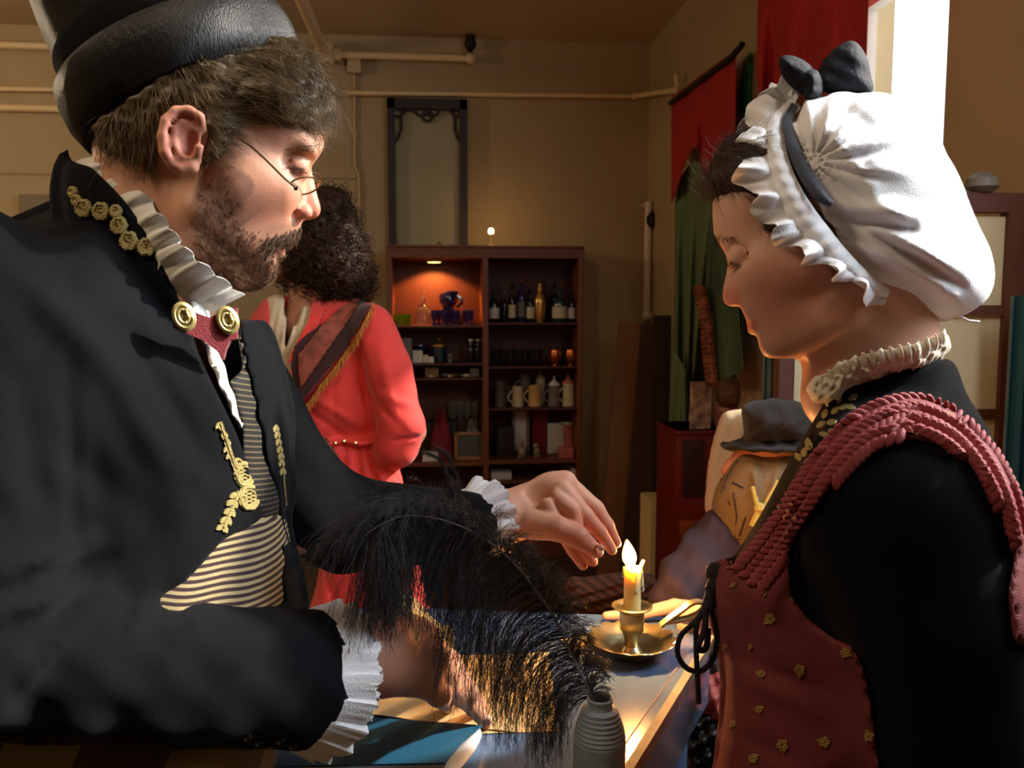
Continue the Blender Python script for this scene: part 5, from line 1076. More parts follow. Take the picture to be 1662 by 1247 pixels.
bod = Shape([(1172, 906), (1188, 914), (1200, 926), (1222, 892), (1250, 856), (1282, 806), (1332, 732), (1384, 677), (1435, 650), (1479, 642), (1528, 652), (1572, 682), (1612, 728), (1645, 795), (1668, 880), (1780, 930), (1820, 1060), (1646, 1046), (1640, 1010), (1636, 960), (1646, 905), (1634, 848), (1607, 792), (1572, 749), (1528, 722), (1473, 714), (1422, 727), (1378, 760), (1334, 810), (1297, 859), (1279, 903), (1284, 968), (1314, 1006), (1352, 1036), (1384, 1048), (1402, 1084), (1416, 1155), (1428, 1250), (1440, 1420), (1100, 1420), (1120, 1000), (1140, 920)], smooth=False)
bodb = Shape([(1172, 906), (1200, 924), (1252, 856), (1332, 732), (1384, 677), (1435, 650), (1528, 652), (1612, 728), (1663, 880), (1720, 1060), (1720, 1420), (1100, 1420), (1120, 1000), (1140, 920)], smooth=False)
bv.f = smax(bv.f, (np.where(bv.D < 0.80, bod(bv.px, bv.py), bodb(bv.px, bv.py))*bv.D/F).astype(np.float32), 0.002); bodice, _, _ = vol_objs(bv, 'bodice', m_bod, t_wom); bodice['label'] = 'burgundy bodice with small yellow flowers and braided straps'
def path_on(V, pts, n, off): A = spline(np.array([(x, y, 0) for x, y in pts], float), n); p, ok = V.front(A[:, 0], A[:, 1], off); return p, A
def braid(w, V, pts, wpx, off=0.003, step=9.0):
    L_ = sum(math.dist(a_, b_) for a_, b_ in zip(pts, pts[1:])); n = int(L_/step); p, A = path_on(V, pts, n, off)
    for side in (-1, 1):
        t_ = np.gradient(A[:, :2], axis=0); t_ /= np.linalg.norm(t_, axis=1, keepdims=True); nn = np.stack([-t_[:, 1], t_[:, 0]], 1)
        q0, _ = V.front(A[:, 0]+nn[:, 0]*wpx*0.40*side, A[:, 1]+nn[:, 1]*wpx*0.40*side, off)
        for i in range(n):
            d3 = to_world(p[min(i+1, n-1)])-to_world(p[max(i-1, 0)]); d3 /= np.linalg.norm(d3)+1e-9; vw = to_world(q0[i])-C0; vw /= np.linalg.norm(vw); sd_ = np.cross(d3, vw); sd_ /= np.linalg.norm(sd_)+1e-9; ax = d3*0.80+sd_*0.62*side; ax /= np.linalg.norm(ax); ay = np.cross(vw, ax)
            R_ = np.stack([ax, ay, vw], 1); r = wpx*WD*0.9/F; w.ball(to_world(q0[i]), (r*0.70, r*0.36, r*0.36), 8, rot=R_)
w = MB(); top = [(1204, 924), (1252, 862), (1286, 810), (1336, 738), (1388, 684), (1437, 659), (1480, 652), (1527, 661), (1568, 690), (1606, 734), (1638, 798), (1655, 868)]
def offp(l, k): return [(x+(1440-x)*0.0+k*(0.62 if x < 1440 else -0.55), y+k*(0.78 if 1380 < x < 1540 else 0.62)) for x, y in l]
for kk in (2, 22, 42): braid(w, bv, offp(top, kk), 20, step=12.0)
w.build('braided_trim', m_braid, bodice)
w = MB(); braid(w, bv, [(1174, 912), (1190, 922), (1204, 932)], 11); braid(w, bv, [(1286, 900), (1300, 940), (1330, 880)][:2], 10); w.build('braided_trim', m_braid, bodice)
w = MB(); rr = random.Random(4)
def flower(cx_, cy_, s_=1.0, V=None):
    a0 = rr.uniform(0, 6.28); V = V or bv
    for k in range(5): a_ = a0+k*1.257; ringt(w, V, cx_+6*s_*cos(a_), cy_+6*s_*sin(a_), 2.6*s_, 2.6*s_, 0.0009*s_, 8, 0.0012)
    line(w, V, [(cx_, cy_), (cx_+9*s_*cos(a0+0.6), cy_+9*s_*sin(a0+0.6)), (cx_+13*s_*cos(a0+1.0), cy_+13*s_*sin(a0+1.0))], 0.0009)
for x, y, s_ in ((1250, 1005, 1.1), (1298, 1088, 1.1), (1236, 1094, .8), (1218, 1050, .5), (1270, 1210, 1.2), (1338, 1205, 1.1), (1372, 1060, 1.0), (1232, 1152, .8), (1222, 1232, 1), (1190, 1175, .7), (1410, 1196, 1), (1190, 950, .5), (1176, 1050, .5), (1240, 962, .6), (1313, 845, .9), (1395, 745, .8), (1486, 664, .9), (1442, 668, .8), (1538, 676, .9), (1600, 740, .8), (1352, 762, .7), (1488, 700, .8), (1258, 925, .7), (1624, 790, .7), (1288, 972, .6)): flower(x, y, s_*0.85)
w.build('embroidered_flowers', m_gold2, bodice)
w = MB()
for i, (x, y, a_) in enumerate(((1326, 694, -0.6), (1336, 680, -1.2), (1342, 688, -0.3), (1350, 672, -0.8), (1362, 664, -0.4), (1372, 660, 0.1), (1360, 654, -1.3), (1378, 650, -0.6), (1330, 704, 0.2), (1344, 700, 0.1))): leaf(w, dv, x, y, a_, 17, 4.5)
for i, (x, y, a_) in enumerate(((1304, 742, -1.4), (1308, 730, -0.8), (1300, 748, -2.2), (1312, 726, -1.6), (1306, 752, -0.4))): leaf(w, dv, x, y, a_, 15, 5)
w.build('collar_embroidery', mat('olive_gold_lace', (150, 138, 88), 0.8, bump=0.8, bscale=900), dress)
m_crm = mat('cream_lace', (232, 222, 200), 0.85, bump=0.8, bscale=900)
nrv = Vol(*box_px(1290, 675, 1560, 520, 0.68, 0.92), 0.0019)
nrs = Shape([(1308, 628), (1330, 610), (1350, 603), (1368, 586), (1398, 580), (1430, 571), (1468, 567), (1500, 557), (1534, 540), (1542, 568), (1502, 594), (1442, 604), (1392, 620), (1346, 654), (1320, 650)], pad=40, step=1.0)
nrv.puff(nrs, lambda x, y: np.interp(x, [1310, 1350, 1420, 1500, 1540], [.765, .742, .728, .738, .765]), 0.015, 0.011, 0)
nrv.disp(lambda x, y, D: 0.0030*np.sin(x*0.24+np.sin(y*0.17+x*0.05)*1.6)*np.sin(y*0.16+x*0.10)+0.0016*np.sin(x*0.55+y*0.2+D*200)); nr, _, _ = vol_objs(nrv, 'neck_ruffle', m_crm, t_wom, it=1)
frn = ribbon('ruffle_edge', [(1330, 640, .750), (1362, 622, .735), (1410, 604, .722), (1460, 594, .718), (1500, 582, .728), (1532, 566, .755)], [(1318, 622, .748), (1348, 600, .730), (1402, 574, .716), (1457, 562, .712), (1500, 552, .722), (1532, 536, .750)], 0, m_crm, nr, n=320, k=9, amp=0.0045, freq=15, seed=8, edge=0.0012, lift=0.004)
# black lacing cord hanging from the front of the bodice
m_cord = mat('black_cord', (22, 16, 18), 0.8, bump=0.6, bscale=600)
w = MB(); cp = lambda l: [P(x, y, d_) for x, y, d_ in l]; cr = 0.0030
sm = lambda l: [to_world(cs(*q)) for q in spline(np.array(l, float), 30)]
w.tube(sm([(1150, 980, .78), (1128, 1010, .775), (1104, 1034, .772), (1100, 1062, .772), (1116, 1086, .772), (1136, 1090, .772), (1156, 1072, .772), (1164, 1040, .774), (1160, 1010, .776), (1152, 982, .78)]), cr*0.85, 8)
w.tube(sm([(1148, 984, .778), (1132, 1010, .772), (1130, 1050, .77), (1132, 1100, .77), (1134, 1142, .77)]), cr*0.85, 8); w.tube(sm([(1146, 984, .775), (1144, 1020, .768), (1136, 1056, .768), (1140, 1056, .772), (1150, 1020, .776)]), cr, 8)
w.tube(sm([(1166, 935, .79), (1158, 955, .782), (1150, 985, .776)]), [0.0075]*15+[0.006]*15, 10); w.ball(P(1162, 930, .79), (0.010, 0.012, 0.010), 10); w.ball(P(1150, 982, .776), (0.006, 0.008, 0.006), 10)
lac = w.build('lacing_cord', m_cord, bodice); lac['label'] = 'thick black cord tied in loops at the bodice front'
# skirt
skv = Vol(*box_px(1080, 2900, 1760, 1250, 0.55, 1.10), 0.010); skv.cone(cs(1430, 1330, .79), cs(1460, 2700, .78), 0.13, 0.17, 0.02); vol_objs(skv, 'skirt', m_bod, t_wom)
# ================================================================ THE TABLE AND WHAT LIES ON IT
m_table = mat('blue_grey_table_paint', (92, 120, 156), 0.22, var=0.12, vscale=6, bump=0.12, bscale=14, coat=0.4)
m_edge = mat('worn_table_edge', (160, 156, 144), 0.65, var=0.4, vscale=30)
TT = lambda px, py, up=0.0: onplane(px, py, 2, TZ+up)
A_, B_ = TT(1164, 1018), TT(985, 1290); C_ = TT(300, 1290); D_ = np.array([TT(1164, 1018)[0]-1.15, TT(1164, 1018)[1]+0.19, TZ]); C_ = np.array([D_[0], B_[1]-0.02, TZ])
FR = TT(1166, 988); Ap = TT(1166, 1005)
t_tab = thing('table', 'blue grey painted table with worn edge under the candlestick', 'table', (float((A_[0]+D_[0])/2), float((A_[1]+C_[1])/2), 0))
far_l = TT(560, 990); far_l = np.array([far_l[0]-0.35, far_l[1]-0.0, TZ])
far_l = TT(505, 988); near_l = TT(430, 1290); top_pts = [B_, Ap, TT(700, 988), far_l, near_l]
MB().prism(top_pts, (0, 0, -0.030)).build('table_top', m_table, t_tab, smooth=False)
w = MB(); e_ = (Ap-B_)/np.linalg.norm(Ap-B_); nrm = np.array([e_[1], -e_[0], 0]); q = [B_+nrm*0.0, Ap, Ap+nrm*0.010, B_+nrm*0.010]
w.prism([x+np.array([0, 0, 0.0015]) for x in q], (0, 0, -0.014)); w.build('edge_moulding', m_edge, t_tab, smooth=False)
w = MB(); i_ = -nrm*0.03; w.prism([B_+i_, Ap+i_, Ap+i_-nrm*0.018, B_+i_-nrm*0.018], (0, 0, -0.001)); w = MB(); q = [B_-nrm*0.012, Ap-nrm*0.012, Ap-nrm*0.030, B_-nrm*0.030]; w.prism([x-np.array([0, 0, 0.030]) for x in q], (0, 0, -0.10)); w.build('apron', m_table, t_tab, smooth=False)
for x, y in ((B_-nrm*0.05+e_*0.04), (Ap-nrm*0.05-e_*0.05), B_, B_)[:0]: pass
for c_ in (B_-nrm*0.06+e_*0.05, Ap-nrm*0.06-e_*0.05, far_l+np.array([0.06, -0.06, 0]), near_l+np.array([0.05, 0.05, 0])):
    MB().lathe((c_[0], c_[1], 0), [(0.018, 0), (0.022, 0.05), (0.026, 0.4), (0.03, TZ-0.14), (0.03, TZ-0.031)], 16).build('leg', m_table, t_tab)
w = MB(); s1, s2 = TT(1118, 1058), TT(1010, 1215); w.tube([s1+np.array([0, 0, 0.0002]), s2+np.array([0, 0, 0.0002])], 0.0007, 5); w.build('seam', mat('seam_dark', (150, 120, 100), 0.7), t_tab)
# ---------------------------------------------------------------- chamberstick, candle
m_brass = mat('old_brass', (184, 172, 130), 0.30, metal=0.95, bump=0.1, bscale=60)
cb = TT(1025, 1062); t = thing('candle_holder', 'brass chamberstick with scalloped dish and loop handle', 'candle holder', tuple(cb)); k_ = 1.10/F
def scal(w, prof, n=72, lobes=14, am=0.10):
    V = []; k = len(prof)
    for i in range(n):
        a_ = 2*pi*i/n; f_ = 1+am*(abs(sin(a_*lobes/2))**0.7-0.6)
        for r, z in prof: q = r*(f_ if r > 0.035 else 1); V.append((cb[0]+q*cos(a_), cb[1]+q*sin(a_), cb[2]+z*(1+(0.16*(f_-1)/am if r > 0.035 else 0))))
    Fc = [(i*k+j, ((i+1) % n)*k+j, ((i+1) % n)*k+j+1, i*k+j+1) for i in range(n) for j in range(k-1)]; w.add(V, Fc)
w = MB(); scal(w, [(0.001, 0.0015), (0.026, 0.0015), (0.034, 0.006), (0.046, 0.016), (0.056, 0.021), (0.0575, 0.0225), (0.056, 0.0235), (0.046, 0.019), (0.034, 0.009), (0.024, 0.005), (0.001, 0.005)]); w.build('dish', m_brass, t)
w = MB(); w.lathe(cb, [(0.016, 0.004), (0.014, 0.007), (0.0095, 0.012), (0.0095, 0.020), (0.0125, 0.030), (0.0155, 0.034), (0.0160, 0.046), (0.0165, 0.058), (0.021, 0.062), (0.0265, 0.0645), (0.027, 0.066), (0.0255, 0.067), (0.015, 0.064), (0.0118, 0.060), (0.0118, 0.035)], 32); w.build('candle_socket', m_brass, t)
hx = lambda px, py: np.array([P(px, py, 1.10)[0], cb[1]+0.0, P(px, py, 1.10)[2]])
w = MB(); pts = spline(np.array([(1072, 1016, 0), (1090, 1002, 0), (1108, 990, 0), (1122, 980, 0), (1136, 978, 0), (1146, 984, 0), (1140, 994, 0), (1124, 1003, 0), (1100, 1008, 0), (1080, 1010, 0)], float), 40)
for dy in (-0.004, 0, 0.004): w.tube([hx(x, y)+np.array([0, dy, 0]) for x, y, _ in pts], 0.0028, 8)
w.build('handle', m_brass, t)
m_wax = mat('candle_wax', (244, 226, 160), 0.45, sss=1.0); wx = m_wax.node_tree.nodes['Principled BSDF']; wx.inputs['Subsurface Scale'].default_value = 0.02; wx.inputs['Subsurface Radius'].default_value = (1.0, 0.8, 0.45)
ct = P(1025, 918, 1.10)[2]-cb[2]; t = thing('candle', 'short lit beeswax candle with melted rim and drips', 'candle', (cb[0], cb[1], cb[2]+0.0355)); r = 0.0112
w = MB(); n = 32; V = []; prof = [(0.0110, 0.036), (0.0112, 0.05), (0.0112, ct-0.004), (0.0118, ct-0.001), (0.0108, ct+0.001), (0.0085, ct-0.003), (0.001, ct-0.004)]
w.lathe(cb, prof, n)
for a_, z0, z1_, rr_ in ((0.2, ct+0.003, ct-0.018, 0.0030), (-0.3, ct-0.006, ct-0.028, 0.0028), (2.6, ct, ct-0.012, 0.0022), (-1.4, ct-0.001, ct-0.03, 0.0018)):
    w.tube([cb+np.array([0.0115*cos(a_), 0.0115*sin(a_), z0]), cb+np.array([0.0125*cos(a_), 0.0125*sin(a_), (z0+z1_)/2]), cb+np.array([0.0122*cos(a_), 0.0122*sin(a_), z1_])], [rr_*0.7, rr_*0.8, rr_], 8); w.ball(cb+np.array([0.0126*cos(a_), 0.0126*sin(a_), z1_]), rr_*1.25, 8)
w.tube([cb+np.array([0.010, 0, ct]), cb+np.array([0.0145, 0, ct+0.010])], [0.003, 0.002], 8)
w.build('wax_body', m_wax, t)
wick = cb+np.array([-0.001, 0, ct-0.004]); MB().tube([wick, wick+np.array([0, 0, 0.008]), wick+np.array([0.001, 0, 0.012])], 0.0009, 6).build('wick', m_blk, t)
fc = cb+np.array([-0.0025, 0, ct+0.002]); w = MB(); tilt = np.array(Matrix.Rotation(-0.16, 3, 'Y'))
w.lathe(fc, [(0.0005, 0), (0.0060, 0.003), (0.0092, 0.010), (0.0090, 0.017), (0.0060, 0.026), (0.0022, 0.034), (0.0, 0.037)], 20, rot=tilt)
w.build('flame', mat('candle_flame', (255, 200, 120), emis=(255, 178, 74), estr=34), t)
l = light('candle_light', 'POINT', (-0.003, 0, ct-0.0355+0.018), 19.0, (1.0, 0.42, 0.11), shadow_soft_size=0.012); l.parent = t
# ---------------------------------------------------------------- papers, book, strip
m_env = mat('manila_paper', (226, 200, 146), 0.7, bump=0.1, bscale=300); m_env2 = mat('pale_yellow_paper', (238, 226, 170), 0.7, bump=0.1, bscale=300)
def paper(name, label, corners, fn, material, cat='paper', n=24, thick=0.0006, group=None):
    c_ = [TT(*q) for q in corners]; G = np.zeros((n, n, 3))
    for i in range(n):
        for j in range(n):
            u, v_ = i/(n-1), j/(n-1); G[i, j] = c_[0]*(1-u)*(1-v_)+c_[1]*u*(1-v_)+c_[2]*u*v_+c_[3]*(1-u)*v_; G[i, j, 2] += fn(u, v_)
    b = tuple(G.reshape(-1, 3).mean(0)*np.array([1, 1, 0])+np.array([0, 0, TZ])); return tag(MB().sheet(G, thick).build(name, material, base=b), label, cat, group)
paper('envelope', 'flat manila envelope lowest under the feather', [(700, 1196), (907, 1188), (890, 1060), (690, 1068)], lambda u, v_: 0.0008, m_env)
paper('letter_sheet', 'pale yellow letter sheet with curled edge under the pointing hand', [(596, 1166), (835, 1192), (880, 1090), (600, 1040)], lambda u, v_: 0.0024+0.010*max(0, 0.35-u)**1.3*(1+sin(v_*9))*0.8+0.004*abs(sin(u*7+v_*2))*max(0, 0.6-u), m_env)
paper('curled_sheet', 'upright curled yellow sheet behind the near hand', [(640, 1130), (750, 1120), (735, 1060), (640, 1056)], lambda u, v_: 0.004+0.075*v_**2*(1-0.5*u)+0.01*sin(u*6), m_env2)
m_bookc = mat('teal_book_cloth', (24, 84, 116), 0.55, bump=0.2, bscale=400); b0, b1, b2, b3 = TT(448, 1262), TT(742, 1256), TT(782, 1194), TT(480, 1172)
bb_ = np.mean([b0, b1, b2, b3], axis=0); t = thing('book', 'teal blue bound book lying under the cuff', 'book', tuple(bb_))
MB().prism([x+np.array([0, 0, 0.0095]) for x in (b0, b1, b2, b3)], (0, 0, 0.002)).build('cover', m_bookc, t, smooth=False)
MB().prism([x+np.array([0, 0, 0.0004]) for x in (b0, b1, b2, b3)], (0, 0, 0.002)).build('cover', m_bookc, t, smooth=False)
MB().prism([bb_+(x-bb_)*0.985+np.array([0, 0, 0.0024]) for x in (b0, b1, b2, b3)], (0, 0, 0.0070)).build('page_block', m_white, t, smooth=False)
G = np.zeros((24, 7, 3)); s0, s1 = TT(722, 1262, 0.0125), TT(778, 1190, 0.0125); dirn = (s1-s0)/np.linalg.norm(s1-s0); sd_ = np.array([dirn[1], -dirn[0], 0])
for i in range(24):
    u = i/23; wd_ = 0.0085*min(1, sin(pi*min(1, u*0.9+0.08))**0.6+0.05)
    for j in range(7): q = -1+2*j/6; G[i, j] = s0+(s1-s0)*u+sd_*wd_*q+np.array([0, 0, 0.0035*(1-q*q)])
tag(MB().sheet(G, 0.0015).build('white_strip', mat('strip_white', (214, 224, 236), 0.35), base=tuple(s0)), 'white rounded strip lying on the edge of the teal book', 'strip')  # raised white strip added for the bright stripe on the book
c_ = TT(950, 1042); tag(MB().box(c_+np.array([0, 0, 0.0015]), (0.06, 0.03, 0.002), rot=Matrix.Rotation(0.3, 3, 'Z')).build('paper_scrap', m_env, base=tuple(c_)), 'small buff paper scrap left of the brass dish', 'paper')
# ---------------------------------------------------------------- stoneware bottle and ostrich plume
jb = TT(972, 1287); kk = np.linalg.norm((jb-C0) @ M3[:, 2])/F
D0 = -((jb-C0) @ M3)[2]; jr = 42*D0/F; jh = (P(972, 1140, D0)[2]-jb[2]); t = thing('ink_bottle', 'grey ridged stoneware ink bottle holding the black feather', 'bottle', tuple(jb)); w = MB()
pr = [(jr*0.94, 0), (jr, 0.004), (jr, jh*0.62)]
for i in range(7): z = jh*(0.62+0.05*i); rr_ = jr*(1-0.075*(i/2.2)**1.35); pr += [(rr_, z), (rr_*0.975, z+jh*0.02), (rr_, z+jh*0.04)]
pr += [(jr*0.50, jh*0.985), (jr*0.46, jh*1.02), (jr*0.50, jh*1.06), (jr*0.52, jh*1.09), (jr*0.44, jh*1.10), (jr*0.36, jh*1.08), (jr*0.34, jh*0.6)]
w.lathe(jb, pr, 40); w.build('bottle_body', mat('grey_stoneware', (150, 166, 182), 0.45, var=0.2, vscale=60, bump=0.2, bscale=120), t)
m_fea = mat('black_feather', (36, 32, 37), 0.5, sheen=0.15, spec=0.4, var=0.3, vscale=50); m_rach = mat('feather_shaft', (128, 122, 128), 0.4)
rac = spline(np.array([(972, 1160, D0), (955, 1118, D0-.005), (927, 1061, .790), (903, 1008, .783), (874, 964, .775), (846, 927, .765), (813, 894, .755), (773, 866, .742), (732, 848, .73), (691, 838, .715), (655, 838, .70), (622, 850, .690), (594, 868, .682)], float), 160)
fb = P(*rac[0]); t = thing('ostrich_feather', 'large black ostrich feather drooping from the ink bottle', 'feather', tuple(fb))
RP = np.array([cs(*q) for q in rac]); MB().tube(list(to_world(RP+np.array([0, 0.0006, -0.005]))), list(np.linspace(0.0014, 0.0004, 160)), 8).build('shaft', m_rach, t)
r2 = np.random.default_rng(5)
def barbs(n, side, u0, u1, lenf, k=16, spread=0.25):
    u = u0+(u1-u0)*(np.arange(n)+r2.random(n))/n; i = u*159; i0 = np.clip(i.astype(int), 0, 158); fr_ = (i-i0)[:, None]; base = RP[i0]*(1-fr_)+RP[i0+1]*fr_; tan = RP[i0+1]-RP[i0]; tan /= np.linalg.norm(tan, axis=1, keepdims=True)
    nn = np.stack([tan[:, 1], -tan[:, 0], np.zeros(n)], 1)*side; nn /= np.linalg.norm(nn, axis=1, keepdims=True)
    L_ = lenf(u)*(0.55+0.55*r2.random(n)); d = tan*(0.45 if side < 0 else 0.8)+nn*0.8+r2.normal(0, spread*0.5, (n, 3))*np.array([1, 1, 1.6]); d /= np.linalg.norm(d, axis=1, keepdims=True)
    pts = [base]; cur = base.copy(); clump = np.sin(u*150)*0.16+np.sin(u*61)*0.10
    for j in range(1, k):
        q = j/(k-1); g = np.array([0, -1.0, 0]); d = d+g*(0.16+0.22*q)*(1.0 if side < 0 else 0.5)+np.stack([clump, 0*clump, 0*clump], 1)*0.25+r2.normal(0, 0.05, (n, 3)); d /= np.linalg.norm(d, axis=1, keepdims=True); cur = cur+d*(L_/(k-1))[:, None]; pts.append(cur.copy())
    return np.stack(pts, 1)
lenD = lambda u: np.interp(u, [0, .1, .3, .5, .62, .72, .85, 1.0], [0.085, 0.100, 0.130, 0.145, 0.125, 0.100, 0.085, 0.080]); lenU = lambda u: np.interp(u, [0, .1, .3, .5, .7, .85, 1.0], [0.018, 0.030, 0.036, 0.038, 0.050, 0.066, 0.075])
def barbules(Bs, per, lb, seed):
    n, k, _ = Bs.shape; T_ = np.gradient(Bs, axis=1); T_ /= np.linalg.norm(T_, axis=2, keepdims=True)+1e-9; rg = np.random.default_rng(seed); m = n*per
    bi = np.repeat(np.arange(n), per); u = rg.random(m)**0.8*(k-1.01); i0 = u.astype(int); f_ = (u-i0)[:, None]; p = Bs[bi, i0]*(1-f_)+Bs[bi, i0+1]*f_; t_ = T_[bi, i0]
    rnd = rg.normal(0, 1, (m, 3)); s_ = np.cross(t_, rnd); s_ /= np.linalg.norm(s_, axis=1, keepdims=True)+1e-9; L_ = lb*(0.5+rg.random(m))[:, None]; d = t_*0.75+s_*0.65
    p1 = p+d*L_*0.5; p2 = p+d*L_*0.9+t_*L_*0.35+np.array([0, -1, 0])*L_*0.15; return np.stack([p, p1, p2], 1)
BD = barbs(640, -1, 0.05, 1.0, lenD); BU = barbs(460, 1, 0.05, 1.0, lenU); BT = barbs(220, -1, 0.86, 1.0, lambda u: 0.095+0*u, spread=0.7)
bx = np.array(tuple(fb))
for nm, Bx, per, sd_ in (('long_barbs', BD, 42, 1), ('short_barbs', BU, 26, 2), ('tip_barbs', BT, 34, 3)):
    o = obj(nm, strands_mesh(nm, to_world(Bx.reshape(-1, 3)).reshape(Bx.shape), 0.00034, 0.00016, bx), m_fea, t); o['kind'] = 'stuff'
    W_ = barbules(Bx, per, 0.0062, sd_); o2 = obj('barbules', strands_mesh('barbules', to_world(W_.reshape(-1, 3)).reshape(W_.shape), 0.00015, 0.00006, bx), m_fea, o); o2['kind'] = 'stuff'
# a second curved plume end rising behind (two loose fronds above the hand)
for pts in ([(742, 862, .80), (738, 820, .80), (728, 775, .80), (716, 748, .80), (700, 738, .80), (686, 736, .80)], [(752, 850, .80), (748, 800, .80), (736, 760, .80), (722, 735, .80), (706, 728, .80)]):
    S_ = spline(np.array(pts, float), 20); Q_ = np.array([cs(*q) for q in S_])[None]; Q_ = np.repeat(Q_, 5, 0)+r2.normal(0, 0.0008, (5, 1, 3)); o = obj('loose_frond', strands_mesh('loose_frond', to_world(Q_.reshape(-1, 3)).reshape(Q_.shape), 0.0006, 0.0002, bx), m_fea, t)
    W_ = barbules(Q_, 90, 0.006, 9); obj('barbules', strands_mesh('barbules', to_world(W_.reshape(-1, 3)).reshape(W_.shape), 0.00016, 0.00006, bx), m_fea, o)['kind'] = 'stuff'
# ================================================================ PERSON IN THE RED COAT (beyond the table)
RD = 2.3
m_redc = mat('coral_red_coat', (226, 62, 54), 0.75, bump=0.2, bscale=250, sheen=0.2); m_skin3 = mat('skin_back_person', (190, 132, 104), 0.5, attr='Col', sss=0.08)
t_red = thing('person', 'curly haired person in coral red coat with fringed lapel by the display cabinet', 'person', tuple(P(580, 1200, RD)*np.array([1, 1, 0])))
r_ = lambda px, py, d=RD: cs(px, py, d)
v = Vol(*box_px(380, 800, 720, 290, 2.0, 2.55), 0.0055)
v.ell(r_(512, 385), (0.085, 0.105, 0.078), 0).ell(r_(468, 420), (0.045, 0.070, 0.055), 10, k=0.02).cone(r_(445, 440), r_(440, 452), 0.012, 0.010, 0.01).cone(r_(500, 440), r_(505, 530), 0.052, 0.060, 0.02).cone(r_(510, 540), r_(560, 740), 0.08, 0.07, 0.03)
rt = Vol(*box_px(380, 1420, 760, 560, 1.95, 2.6), 0.010); rt.cone(r_(575, 700), r_(600, 900), 0.075, 0.08, 0.05).cone(r_(585, 900, 2.30), r_(570, 1380, 2.30), 0.055, 0.04, 0.03).cone(r_(630, 900, 2.38), r_(640, 1380, 2.38), 0.055, 0.04, 0.03).chain([r_(610, 520, 2.22), r_(665, 700, 2.2), r_(590, 770, 2.35)], [0.045, 0.04, 0.03], 0.02)
vol_objs([v, rt], 'body', m_skin3, t_red, lambda x, y, D: np.tile(np.array(lin((176, 120, 92))), (len(x), 1)))
base_r = np.array(parent_base(t_red))
rp = Shape([(402, 535), (418, 500), (446, 478), (500, 486), (560, 478), (606, 492), (630, 540), (650, 590), (660, 640), (655, 700), (615, 728), (560, 724), (505, 740), (470, 690), (440, 640), (420, 600)])
kv2 = Vol(*box_px(380, 1060, 720, 460, 1.98, 2.58), 0.0062)
kv2.puff(rp, RD, 0.125, 0.12, 0)
kv2.chain([r_(600, 530, 2.21), r_(630, 600, 2.18), r_(652, 690, 2.18), r_(645, 722, 2.20), r_(612, 760, 2.30)], [0.062, 0.062, 0.058, 0.056, 0.040], 0.02)
sk = Shape([(512, 712), (550, 692), (610, 690), (640, 730), (668, 860), (688, 960), (694, 1040), (505, 1040), (512, 960), (530, 860), (525, 790)])
kv2.puff(sk, RD+0.01, 0.115, 0.06, 0.015)
RF = [((556, 490), (570, 560), 8, .008), ((615, 560), (640, 680), 9, .008), ((585, 560), (600, 700), 6, -.012), ((600, 640), (655, 700), 5, -.008), ((500, 640), (580, 690), 6, .007), ((480, 650), (560, 710), 5, -.008), ((640, 715), (688, 708), 3, -.010), ((560, 730), (545, 900), 5, -.010), ((580, 730), (590, 900), 6, -.012), ((600, 730), (630, 900), 5, -.012), ((540, 620), (545, 715), 4, -.004), ((615, 640), (670, 660), 7, .006), ((520, 900), (560, 1030), 8, -.01), ((620, 900), (640, 1030), 8, -.01)]
def rfold(px, py, D):
    n = 0.003*np.sin(px*0.07+np.sin(py*0.04)*1.5)*np.sin(py*0.05)
    for A, B, wd, am in RF: n = n+crease(px, py, A, B, wd, am)
    return n
rcut = Shape([(436, 470), (512, 478), (508, 520), (490, 560), (470, 600), (452, 640), (436, 620), (440, 560)], smooth=False)
kin = kv2.copy(); kv2.disp(rfold); kv2.cut(rcut, 0.004, keep=False, front=2.3); rc, _, _ = vol_objs(kv2, 'coat', m_redc, t_red, it=1); rc['label'] = 'coral red tailored coat with gathered skirt'
ks_ = kin.copy(); ks_.f = ks_.f+0.008; ks_.cut(Shape([(430, 465), (520, 470), (512, 540), (480, 620), (452, 650), (430, 620)], smooth=False), 0.003); ks_.cut(Shape([(462, 470), (502, 474), (478, 530), (464, 570)], smooth=False), 0.002, keep=False, front=2.3)
ks_.disp(lambda x, y, D: 0.004*np.sin(x*0.5+y*0.1)); vol_objs(ks_, 'shirt', mat('cream_shirt', (216, 196, 164), 0.8), t_red)
m_vel = mat('brown_velvet', (58, 24, 26), 0.8, sheen=0.3); m_broc = mat('rose_brocade', (164, 84, 66), 0.6, var=0.55, vscale=38); m_fringe = mat('gold_fringe', (190, 130, 50), 0.5, metal=0.3)
def rpatch(name, pts, off, m, par): return patch(name, kin, pts, off, 0.006, m, par, step=3.0)
rpatch('lapel', [(588, 480), (606, 488), (588, 520), (560, 568), (516, 622), (488, 655), (474, 650), (472, 590), (478, 560), (500, 540), (560, 500)], 0.016, m_vel, rc)
rpatch('lapel_panel', [(576, 484), (584, 494), (552, 540), (486, 634), (484, 575), (520, 530), (550, 500)], 0.024, m_broc, rc)
rpatch('collar', [(512, 478), (528, 500), (512, 540), (470, 590), (462, 600), (478, 560), (500, 520), (506, 490)], 0.014, m_redc, rc)
Lf = []
edge = spline(np.array([(606, 490, 0), (588, 528, 0), (560, 572, 0), (522, 622, 0), (488, 658, 0), (474, 650, 0), (472, 600, 0)], float), 110)
p3, _ = kin.front(edge[:, 0], edge[:, 1], 0.016)
for q in p3:
    for z in range(2): d_ = rng.normal(0, 0.003, 3); Lf.append([q, q+np.array([0.002, -0.010, -0.004])+d_*0.5, q+np.array([0.002, -0.024, -0.004])+d_])
